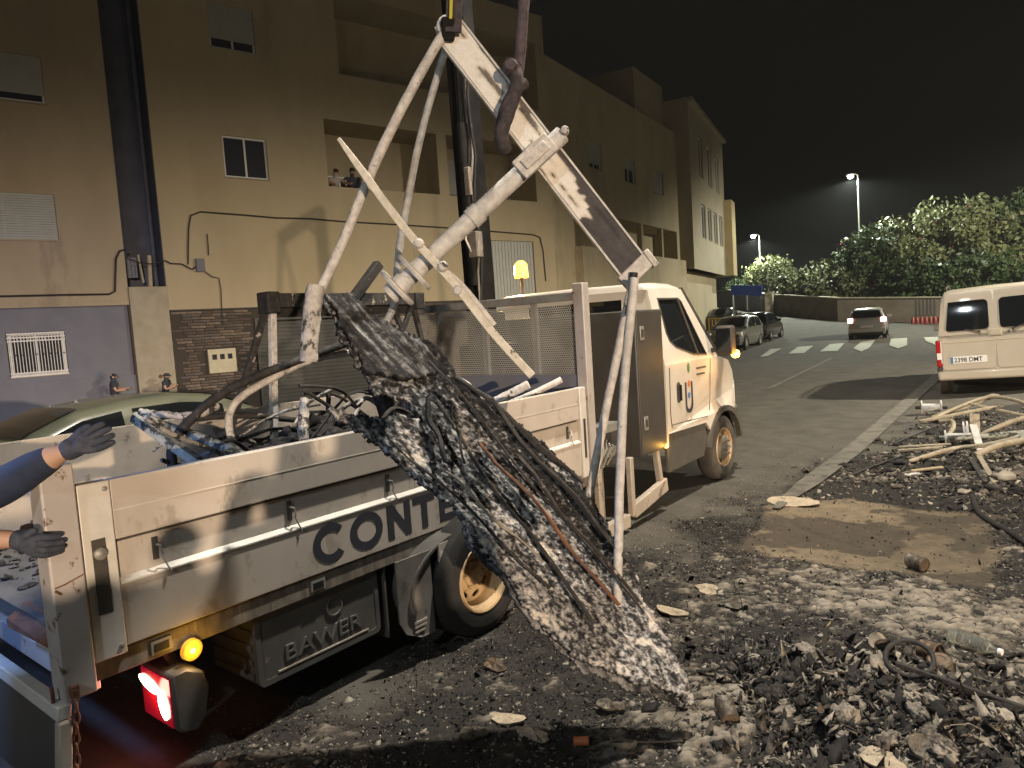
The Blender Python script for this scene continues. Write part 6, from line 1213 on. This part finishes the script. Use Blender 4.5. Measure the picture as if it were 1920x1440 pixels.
# retaining wall along the bend, blue hoarding above it
wl = thing('roadside_wall', 'low rendered retaining wall along the far bend of the road', 'wall', (-7, 52, 0)); wp = [(16, 50.5), (2, 51), (-6.8, 52), (-13, 52.7), (-19.2, 58.4), (-25.3, 64.5), (-40, 75)]
for i in range(len(wp) - 1):
    q = MB(); (xa, ya), (xb, yb) = wp[i], wp[i + 1]; za, zb = zg(xa, ya), zg(xb, yb); q.add([(xa, ya, za - .3), (xb, yb, zb - .3), (xb, yb, zb + 1.55), (xa, ya, za + 1.55), (xa + .1, ya + .35, za - .3), (xb + .1, yb + .35, zb - .3), (xb + .1, yb + .35, zb + 1.55), (xa + .1, ya + .35, za + 1.55)], [(0, 1, 2, 3), (5, 4, 7, 6), (3, 2, 6, 7), (0, 3, 7, 4), (1, 5, 6, 2)]); q.build('wall_section', 'wall_render', wl)
    q = MB(); q.bar((xa, ya + .15, za + 1.60), (xb, yb + .15, zb + 1.60), .5, .09); q.build('coping', 'concrete', wl)
q = MB(); q.box(-19.6, -19.0, 57.5, 58.1, zg(-19.2, 57.8) - .1, zg(-19.2, 57.8) + 1.9); q.build('pier', 'plaster_white', wl)
t_ = thing('hoarding', 'blue metal hoarding standing above the far wall', 'hoarding', (-22.2, 63.6, 3)); q = MB()
q.bar((-23.3, 60.0, 3.85), (-20.3, 58.9, 3.55), .06, .85); q.build('sheet', 'blue_panel', t_); q = MB()
for f_ in (0.02, .5, .98): x_, y_ = -23.3 + 2.9 * f_, 60.0 - 1.1 * f_; q.box(x_, x_ + .1, y_ + .05, y_ + .15, 2.0, 3.9)
q.build('posts', 'steel_grey', t_)

# ================================================================== STREET LAMPS
def street_lamp(label, q, arm, pole=None, group='lit street lamps'):
    """q = where the light hangs; arm = vector from the lamp head back to the pole"""
    q = Vector(q); a = Vector(arm); px__, py__ = q.x + a.x, q.y + a.y; zb = zg(px__, py__); t = thing('street_lamp', label, 'street lamp', (px__, py__, zb), 0, group)
    k = MB(); k.tube([(px__, py__, zb), (px__, py__, zb + 1.2), (px__, py__, q.z + .02)], [.09, .075, .05], 12); k.build('pole', 'zinc', t, smooth=50)
    k = MB(); k.tube([(px__, py__, q.z - .1), (px__ - a.x * .1, py__ - a.y * .1, q.z + .08), (q.x + a.x * .3, q.y + a.y * .3, q.z + .14)], .035, 8); k.build('arm', 'zinc', t, smooth=50)
    ah = a.normalized(); sd_ = Vector((-ah.y, ah.x, 0)); k = MB(); h0 = q + ah * .30 + Vector((0, 0, .12)); h1 = q - ah * .32 + Vector((0, 0, .10))
    k.bar(h0, h1, .30, .10); hd = k.build('head', 'steel_grey', t, bevel=.03)
    k = MB(); k.lathe(q + Vector((0, 0, .055)), (0, 0, -1), [(0, .19), (.06, .21), (.15, .18), (.22, .09), (.22, 0)], 18); k.build('lens', 'lamp_hot', hd, smooth=50); return t
labs = ['tall lit street lamp rising from the bushes, nearest of the lamps', 'lit street lamp standing above the bushes near the bend', 'tiny distant lit lamp, left one of the far pair', 'tiny distant lit lamp, right one of the far pair']
for q_, l_, am_ in zip(L_FAR, labs, ((.42, .34, 0), (.42, .30, 0), (.5, .3, 0), (-.5, -.2, 0))): street_lamp(l_, q_, am_)
street_lamp('street lamp far behind the camera lighting the truck side', KEY_A, (.9, -.4, 0)); street_lamp('tall street lamp on the right lighting the burnt ground from above', KEY_B, (3.2, -1.0, 0)); street_lamp('unseen cool fill lamp on a mast, added behind the camera', FILL_E, (.5, -.5, 0)); street_lamp('unseen street lamp level with the champagne van, added to brighten the road', FILL_D, (.9, -.2, 0)); street_lamp('street lamp up the street beyond the right edge', KEY_C, (.9, .3, 0))  # the mast lamp and the van-side lamp are added, unseen fill
t_ = thing('blue_beacon', 'blue flashing beacon on the roof of the navy car', 'beacon', (-10.6, .40, 1.44)); k = MB(); k.lathe((-10.6, .40, 1.44), (0, 0, 1), [(0, .07), (.03, .075), (.12, .06), (.15, .02), (.15, 0)], 16); k.build('dome', 'blue_hot', t_, smooth=50)
t_ = thing('blue_beacon', 'unseen blue beacon on a stand, added to tint the truck rear', 'beacon', (-4.0, -.2, 0)); k = MB(); k.tube([(-4.0, -.2, 2.0), (-4.0, -.2, .5)], .02, 8)  # stand and dome added to carry the blue wash, out of view
for i in range(3): k.tube([(-4.0, -.2, .6), (-4.0 + .5 * math.cos(i * 2.1), -.2 + .5 * math.sin(i * 2.1), zg(-4.0, -.2))], .015, 6)
k.build('stand', 'chassis', t_); k = MB(); k.lathe((-4.0, -.2, 1.98), (0, 0, 1), [(0, .05), (.1, .05), (.13, .02), (.13, 0)], 14); k.build('dome', 'blue_hot', t_, smooth=50)

# ================================================================== TREES AND BUSHES ABOVE THE WALL
def leaves(n, centre, rad, size, clumps, seed, squash=.8):
    g = np.random.default_rng(seed); cc = g.normal(0, 1, (clumps, 3)); cc /= np.linalg.norm(cc, axis=1)[:, None]; cc *= g.uniform(.35, 1.0, (clumps, 1)) ** .5; cr = g.uniform(.16, .40, clumps)
    i = g.integers(0, clumps, n); d = g.normal(0, 1, (n, 3)); d /= np.linalg.norm(d, axis=1)[:, None]; p = cc[i] + d * (cr[i] * g.uniform(.5, 1.05, n))[:, None]
    p = p * np.array(rad) + np.array(centre); a = g.normal(0, 1, (n, 3)); a /= np.linalg.norm(a, axis=1)[:, None]; b = np.cross(a, g.normal(0, 1, (n, 3))); b /= np.linalg.norm(b, axis=1)[:, None]
    m_ = n // 8; j = g.integers(0, 40, m_); dr = g.normal(0, 1, (40, 3)); dr[:, 2] = np.abs(dr[:, 2]) * .8 + .1; dr /= np.linalg.norm(dr, axis=1)[:, None]; p[:m_] = np.array(centre) + dr[j] * np.array(rad) * (.85 + .42 * g.uniform(0, 1, (m_, 1))) + g.normal(0, .09, (m_, 3)) * min(rad)
    s = size * g.uniform(.6, 1.4, (n, 1)); V = np.stack([p - a * s, p + b * s * .55, p + a * s, p - b * s * .55], 1).reshape(-1, 3); F = np.arange(n * 4).reshape(n, 4); return V, F
def bush(label, c, rad, m, n, size, seed, blossom=0, name='bush', cat='bush', stem=True):
    zb = zg(c[0], c[1]); t = thing(name, label, cat, (c[0], c[1], zb), 0, 'bushes above the far wall'); V, F = leaves(n, (0, 0, c[2] - zb), rad, size, 46, seed)
    fast_mesh('crown', V, F, m, False, None, t)
    if blossom: V, F = leaves(blossom, (0, 0, c[2] - zb), [r * 1.02 for r in rad], size * .8, 14, seed + 500); fast_mesh('blossoms', V, F, 'blossom', False, None, t)
    k = MB()
    for j in range(4): k.tube([(c[0] + .15 * j - .2, c[1], zb), (c[0] + .3 * j - .4, c[1] + .1, zb + (c[2] - zb) * .5), (c[0] + (j - 1.5) * rad[0] * .35, c[1] + (j % 2 - .5) * rad[1] * .5, c[2] + rad[2] * .3)], [.09, .07, .03], 7)
    k.build('trunk', 'bark', t, smooth=50)
bush('big pale-leaved bush, tallest of those behind the van', (-7.4, 57.5, 5.0), (4.2, 2.6, 3.0), 'leaf_pale', 16000, .17, 1, 120)
bush('dark bush filling the skyline beyond the van roof', (-1.5, 60, 5.2), (4.2, 2.8, 3.2), 'leaf_dark', 13000, .17, 2, 40)
bush('dusky bush between the street lamp and the pale bush', (-11.2, 56.5, 4.4), (2.2, 2.0, 2.5), 'leaf_dark', 9000, .16, 3, 260)
bush('low pale bush spilling over the wall behind the hatchback', (-13.6, 56.8, 3.6), (2.6, 2.0, 1.6), 'leaf_olive', 9000, .15, 4)
bush('small olive bush right of the second lamp', (-16.8, 59.5, 3.6), (2.3, 1.8, 1.3), 'leaf_olive', 8000, .15, 5)
bush('rounded tree crown behind the second lamp post', (-21.2, 63.5, 4.7), (1.8, 1.8, 1.6), 'leaf_pale', 8000, .15, 6, name='tree', cat='tree')
bush('thin bush at the far left end of the wall, by the hoarding', (-24.6, 66.8, 4.0), (1.6, 1.5, 1.0), 'leaf_dark', 6000, .15, 7)
bush('shadowed bush hanging over the wall beneath the pale bush', (-6.2, 55, 3.0), (4.0, 1.6, 1.6), 'leaf_dark', 9000, .16, 8)
bush('dark tall bush at the right end beyond the van', (4.5, 57.5, 5.0), (4.2, 2.6, 3.2), 'leaf_dark', 8000, .18, 9)
bush('sparse red-flowering shoots leaning by the near lamp post', (-12.6, 57.4, 5.4), (1.2, 1.0, 1.4), 'leaf_olive', 2200, .13, 10, 700)

# ================================================================== PEOPLE
def skin_person(name, label, J, E, Rd, seg_mat, mats, loc, group=None, hair=None, face=None, hat=None, hide=()):
    """one continuous body grown round a skeleton; every face takes the cloth or skin of its nearest bone"""
    t = thing(name, label, 'person', loc, 0, group); L0 = Vector(loc); names = list(J); me = bpy.data.meshes.new('body'); me.from_pydata([Vector(J[k]) - L0 for k in names], [(names.index(a), names.index(b)) for a, b in E], [])
    o = bpy.data.objects.new('body', me); COL.objects.link(o); sk = o.modifiers.new('s', 'SKIN'); sk.use_smooth_shade = True
    for i, k in enumerate(names): r = Rd[k]; me.skin_vertices[0].data[i].radius = (r, r) if not isinstance(r, tuple) else r
    me.skin_vertices[0].data[names.index('pelvis')].use_root = True; o.modifiers.new('u', 'SUBSURF').levels = 2
    dg = bpy.context.evaluated_depsgraph_get(); m2 = bpy.data.meshes.new_from_object(o.evaluated_get(dg)); bpy.data.objects.remove(o); m2.name = 'body'; m2.materials.clear()
    for m in mats: m2.materials.append(MATS[m])
    A = np.array([Vector(J[a]) - L0 for a, b in E]); B = np.array([Vector(J[b]) - L0 for a, b in E]); AB = B - A; ll = (AB ** 2).sum(1) + 1e-9; idx = []
    rr_ = np.array([(Rd[a] if not isinstance(Rd[a], tuple) else Rd[a][0]) for a, b in E])
    for p in m2.polygons:
        c = np.array(p.center); tt = np.clip(((c - A) * AB).sum(1) / ll, 0, 1); dd = np.linalg.norm(A + AB * tt[:, None] - c, axis=1) - rr_ * .6; idx.append(seg_mat[int(dd.argmin())])
    m2.polygons.foreach_set('material_index', idx); m2.polygons.foreach_set('use_smooth', [True] * len(idx)); b = bpy.data.objects.new('body', m2); COL.objects.link(b); b.parent = t; OFF[b.name] = Vector((0, 0, 0))
    hd = Vector(J['head']); nk = Vector(J['neck']); upv = (Vector(J['crown']) - nk).normalized(); fc = Vector(face).normalized(); fc = (fc - upv * fc.dot(upv)).normalized(); sdv = fc.cross(upv); r = Rd['head'] if not isinstance(Rd['head'], tuple) else Rd['head'][0]
    k = MB()
    for s_ in (-1, 1):
        e = hd + fc * r * .93 + sdv * s_ * r * .36 + upv * r * .10; k.lathe(e - fc * .006, fc, [(0, .013), (.006, .010), (.009, 0)], 10)
    k.build('eye', 'hair', t, smooth=60)
    k = MB(); k.lathe(hd + fc * r * .82 - upv * r * .16, fc + upv * -.25, [(0, .020), (.018, .014), (.03, .004), (.031, 0)], 8)
    for s_ in (-1, 1): k.lathe(hd + sdv * s_ * r * .90 - upv * r * .08, sdv * s_, [(0, .022), (.012, .024), (.018, .012), (.018, 0)], 8)
    k.build('nose_and_ears', mats[0], t, smooth=60)
    if hair:
        k = MB(); rings = []
        for i in range(7):
            a = R(-8 + 98 * i / 6); rings.append([hd + upv * (r * 1.12 * math.sin(a) + r * .12) - fc * r * .10 + (sdv * math.cos(q) * r * 1.08 + fc * math.sin(q) * r * (1.08 if math.sin(q) < 0 else .98)) * math.cos(a) - upv * (r * .55 * math.cos(a) if math.sin(q) < -.2 else 0) for q in [j * math.pi / 8 for j in range(16)]])
        k.loft(rings); k.build('hair', hair, t, smooth=60)
    if hat:
        k = MB(); c = hd + upv * r * .30; k.lathe(c, upv, [(-.01, r * 1.75), (.0, r * 1.78), (.012, r * 1.15), (r * .55, r * 1.08), (r * .9, r * .8), (r * 1.0, 0)], 22); k.build('hat', hat, t, smooth=50)
    return t
def stand(base, h, face, armL, armR, lean=0):
    """upright pose; armL / armR = (elbow, hand) offsets from the shoulder in units of height, in (forward, left, up)"""
    B_ = Vector(base); f = Vector(face).normalized(); l = Vector((-f.y, f.x, 0)); u = Vector((0, 0, 1)); g = lambda a, b, c: B_ + (f * a + l * b + u * c) * h
    J = dict(pelvis=g(0, 0, .52), belly=g(lean * .3, 0, .62), chest=g(lean * .7, 0, .74), neck=g(lean, 0, .845), head=g(lean * 1.2 + .012, 0, .915), crown=g(lean * 1.2, 0, .975))
    Rd = dict(pelvis=(.085 * h, .06 * h), belly=(.08 * h, .055 * h), chest=(.095 * h, .062 * h), neck=.032 * h, head=(.052 * h, .06 * h), crown=(.034 * h, .036 * h)); E = [('pelvis', 'belly'), ('belly', 'chest'), ('chest', 'neck'), ('neck', 'head'), ('head', 'crown')]; S = [1, 1, 1, 0, 0]
    for s_, nm, arm in ((1, 'l', armL), (-1, 'r', armR)):
        sh = (lean * .85, s_ * .115, .80); el = tuple(a + b for a, b in zip(sh, (arm[0][0], s_ * arm[0][1], arm[0][2]))); ha = tuple(a + b for a, b in zip(sh, (arm[1][0], s_ * arm[1][1], arm[1][2])))
        tip = tuple(b + (b - a) * .42 for a, b in zip(el, ha))
        for kk, p, r in (('sh', sh, .040), ('up', tuple((a * .55 + b * .45) for a, b in zip(sh, el)), .034), ('el', el, .028), ('ha', ha, .020), ('tip', tip, .017)): J[kk + nm] = g(*p); Rd[kk + nm] = r * h
        E += [('chest', 'sh' + nm), ('sh' + nm, 'up' + nm), ('up' + nm, 'el' + nm), ('el' + nm, 'ha' + nm), ('ha' + nm, 'tip' + nm)]; S += [1, 1, 0, 0, 0]
        for kk, p, r in (('hip', (0, s_ * .052, .48), .060), ('kn', (.012, s_ * .06, .27), .042), ('an', (-.005, s_ * .062, .05), .028), ('toe', (.085, s_ * .07, .022), .024)): J[kk + nm] = g(*p); Rd[kk + nm] = r * h
        E += [('pelvis', 'hip' + nm), ('hip' + nm, 'kn' + nm), ('kn' + nm, 'an' + nm), ('an' + nm, 'toe' + nm)]; S += [2, 2, 2, 3]
    return J, E, Rd, S
face_s = N2
kb = lambda s, d: f2(s, d, 0) + Vector((0, 0, .13))
base = kb(-1.92, -.35); J, E, Rd, S = stand(base, 1.30, D2 + N2 * .3, ((.06, .03, -.13), (.20, .0, -.12)), ((.05, .03, -.14), (.17, .0, -.14)))
skin_person('person', 'child in dark shirt standing before the blue-grey wall, arm held out', J, E, Rd, S, ['skin', 'dark_cloth', 'jeans', 'shoe'], base, 'children by the concrete panel', 'hair', D2 + N2 * .3)
base = kb(-.80, -.40); J, E, Rd, S = stand(base, 1.20, D2 * .8 + N2 * .6, ((.05, .03, -.15), (.17, -.04, -.10)), ((.05, .03, -.15), (.17, -.04, -.11)), .04)
skin_person('person', 'child in wide dark hat before the concrete panel, looking at the hands', J, E, Rd, S, ['skin', 'dark_cloth', 'jeans', 'shoe'], base, 'children by the concrete panel', 'hair', D2 * .8 + N2 * .6, 'dark_cloth')
base = f2(4.62, .50, 5.36); J, E, Rd, S = stand(base, 1.62, N2, ((.09, .05, -.10), (.20, .0, -.14)), ((.09, .05, -.10), (.20, .0, -.14)), .13)
skin_person('person', 'person in pale top leaning on the balcony parapet', J, E, Rd, S, ['skin', 'white_cloth', 'jeans', 'shoe'], base, 'neighbours on the balcony', 'hair', N2)
base = f2(5.22, .48, 5.36); J, E, Rd, S = stand(base, 1.68, N2 - D2 * .3, ((.12, .06, -.10), (.26, .10, -.22)), ((.12, .04, -.12), (.24, -.03, -.14)), .15)
skin_person('person', 'person in dark top leaning over the balcony parapet, arm hanging down', J, E, Rd, S, ['skin', 'dark_cloth', 'jeans', 'shoe'], base, 'neighbours on the balcony', 'hair', N2)
car('parked_car', 'unseen dark hatchback added behind the camera to shade the lower plank', (2.75, -2.35, 0), .12, 'paint_black', **hatch)  # unseen car, added so its shadow covers the lower plank
for i, (ys_, hgt, dd, lb) in enumerate(((1.22, 1.36, 5.3, 'short unseen bystander at the left of the shadow-casting group'), (1.52, 1.46, 4.9, 'unseen bystander with both arms half raised, casting shadow on the board'), (1.86, 1.40, 5.4, 'short unseen bystander beside the tall ones, casting shadow on the board'), (2.10, 1.90, 5.0, 'tall unseen bystander nearest the truck tail, added for shadow on the board'), (2.42, 1.93, 5.5, 'tallest unseen bystander, added for shadow on the board'), (2.74, 1.90, 5.1, 'tall unseen bystander at the right, added for shadow on the board'))):
    base = Vector((-3.15 + dd * .868, ys_ - dd * .496, 0)); J, E, Rd, S = stand(base, hgt, (-.868, .496, 0), ((.02, .06, -.16), (.12, .03, -.22)), ((.03, .07, -.15), (.15, .02, -.10)))  # unseen group, placed and sized so its shadows darken the near board
    skin_person('person', lb, J, E, Rd, S, ['skin', ('dark_cloth', 'navy_cloth', 'white_cloth')[i % 3], 'jeans', 'shoe'], base, 'unseen bystanders shading the truck board', 'hair', (-.868, .496, 0))
# the worker at the tail of the truck: only an arm and a gloved hand reach into the picture
def V3(*a): return Vector(a)
J = dict(pelvis=V3(-3.80, .22, .95), belly=V3(-3.76, .24, 1.10), chest=V3(-3.68, .28, 1.32), neck=V3(-3.62, .33, 1.54), head=V3(-3.58, .36, 1.67), crown=V3(-3.575, .365, 1.77),
         shl=V3(-3.70, .46, 1.44), upl=V3(-3.50, .62, 1.39), ell=V3(-3.31, .755, 1.365), fol=V3(-3.20, .86, 1.42), cul=V3(-3.075, .968, 1.507), wrl=V3(-3.035, 1.005, 1.528), pal=V3(-2.995, 1.035, 1.545),
         shr=V3(-3.56, .13, 1.42), elr=V3(-3.42, .48, 1.20), cur=V3(-3.25, .76, 1.225), war=V3(-3.185, .85, 1.222), par=V3(-3.15, .88, 1.212),
         hipl=V3(-3.84, .30, .90), knl=V3(-3.82, .33, .48), anl=V3(-3.84, .32, .07), tol=V3(-3.70, .40, .02), hipr=V3(-3.76, .13, .90), knr=V3(-3.74, .12, .48), anr=V3(-3.76, .10, .07), tor=V3(-3.62, .16, .02))
Rd = dict(pelvis=(.15, .11), belly=(.145, .11), chest=(.17, .12), neck=.055, head=(.085, .10), crown=(.06, .065), shl=.085, upl=.082, ell=.080, fol=.080, cul=.062, wrl=.036, pal=.034, shr=.085, elr=.075, cur=.055, war=.036, par=.034, hipl=.10, knl=.068, anl=.045, tol=.04, hipr=.10, knr=.068, anr=.045, tor=.04)
E = [('pelvis', 'belly'), ('belly', 'chest'), ('chest', 'neck'), ('neck', 'head'), ('head', 'crown'), ('chest', 'shl'), ('shl', 'upl'), ('upl', 'ell'), ('ell', 'fol'), ('fol', 'cul'), ('cul', 'wrl'), ('wrl', 'pal'), ('chest', 'shr'), ('shr', 'elr'), ('elr', 'cur'), ('cur', 'war'), ('war', 'par'),
     ('pelvis', 'hipl'), ('hipl', 'knl'), ('knl', 'anl'), ('anl', 'tol'), ('pelvis', 'hipr'), ('hipr', 'knr'), ('knr', 'anr'), ('anr', 'tor')]
S = [1, 1, 1, 0, 0, 1, 1, 1, 1, 1, 0, 0, 1, 1, 1, 0, 0, 2, 2, 2, 3, 2, 2, 2, 3]
wk = skin_person('person', 'worker in navy sleeve reaching a gloved hand over the rear corner post', J, E, Rd, S, ['skin', 'navy_cloth', 'navy_cloth', 'shoe'], (-3.78, .22, 0), None, 'hair', (1, .8, 0))
def gloved(wr, tip, side, thumb, m='glove', curl=.02):
    """palm, four unequal bent fingers and a thumb grown as one skin"""
    wr, tip, side, thumb = map(Vector, (wr, tip, side, thumb)); ax = (tip - wr); L = ax.length; ax.normalize(); side = (side - ax * side.dot(ax)).normalized(); nrm = ax.cross(side)
    P_ = {'w': wr - ax * .03, 'a': wr + ax * L * .12, 'pelvis': wr + ax * L * .36}; R__ = {'w': .042, 'a': .040, 'pelvis': (.044, .030)}; E_ = [('w', 'a'), ('a', 'pelvis')]
    for i, (o, ln) in enumerate(((.034, .90), (.012, 1.0), (-.011, .95), (-.032, .78))):
        b0 = wr + ax * L * (.50 + .02 * (1 - abs(o) * 20)) + side * o; b1 = b0 + ax * L * .24 * ln + side * o * .18 - nrm * curl * .25; b2 = b1 + ax * L * .24 * ln - nrm * curl * (.7 + .3 * i)
        for s_, p, r in (('0', b0, .0175), ('1', b1, .0150), ('2', b2, .0115)): P_[f'f{i}{s_}'] = p; R__[f'f{i}{s_}'] = r
        E_ += [('pelvis', f'f{i}0'), (f'f{i}0', f'f{i}1'), (f'f{i}1', f'f{i}2')]
    P_['t0'] = wr + ax * L * .22 + side * .034; P_['t1'] = P_['t0'] + (thumb - P_['t0']) * .5 + side * .008; P_['t2'] = thumb
    for k_, r in (('t0', .020), ('t1', .0165), ('t2', .013)): R__[k_] = r
    E_ += [('a', 't0'), ('t0', 't1'), ('t1', 't2')]; nm = list(P_); me = bpy.data.meshes.new('glove'); L0 = Vector(wk.location); me.from_pydata([P_[k] - L0 for k in nm], [(nm.index(a), nm.index(b)) for a, b in E_], [])
    o = bpy.data.objects.new('glove', me); COL.objects.link(o); o.modifiers.new('s', 'SKIN').use_smooth_shade = True
    for i, k_ in enumerate(nm): r = R__[k_]; me.skin_vertices[0].data[i].radius = r if isinstance(r, tuple) else (r, r)
    me.skin_vertices[0].data[nm.index('pelvis')].use_root = True; o.modifiers.new('u', 'SUBSURF').levels = 2
    dg = bpy.context.evaluated_depsgraph_get(); m2 = bpy.data.meshes.new_from_object(o.evaluated_get(dg)); bpy.data.objects.remove(o); m2.materials.clear(); m2.materials.append(MATS[m]); m2.polygons.foreach_set('use_smooth', [True] * len(m2.polygons)); g_ = bpy.data.objects.new('glove', m2); COL.objects.link(g_); g_.parent = wk; OFF[g_.name] = Vector((0, 0, 0))
gloved((-3.005, 1.03, 1.535), (-2.875, 1.135, 1.602), (-.25, -.25, .9), (-2.925, 1.09, 1.632)); gloved((-3.155, .875, 1.212), (-3.045, .955, 1.165), (-.2, -.2, .9), (-3.09, .925, 1.245), curl=.05)

# ================================================================== THIN HAZE ADDED TO LIFT THE DARKS AND HALO THE LAMPS
hz_ = MB(); hz_.box(-112, 132, -92, 280, -1.2, 16.5)
hm = bpy.data.materials.new('haze'); hm.use_nodes = True; nt = hm.node_tree; nt.nodes.remove(nt.nodes['Principled BSDF']); pv = nt.nodes.new('ShaderNodeVolumePrincipled'); pv.inputs['Color'].default_value = (.85, .87, .9, 1); pv.inputs['Density'].default_value = .0004; pv.inputs['Anisotropy'].default_value = .35
nt.links.new(pv.outputs[0], nt.nodes['Material Output'].inputs['Volume']); MATS['haze'] = hm
h_ = hz_.build('haze', 'haze'); tag(h_, kind='stuff')
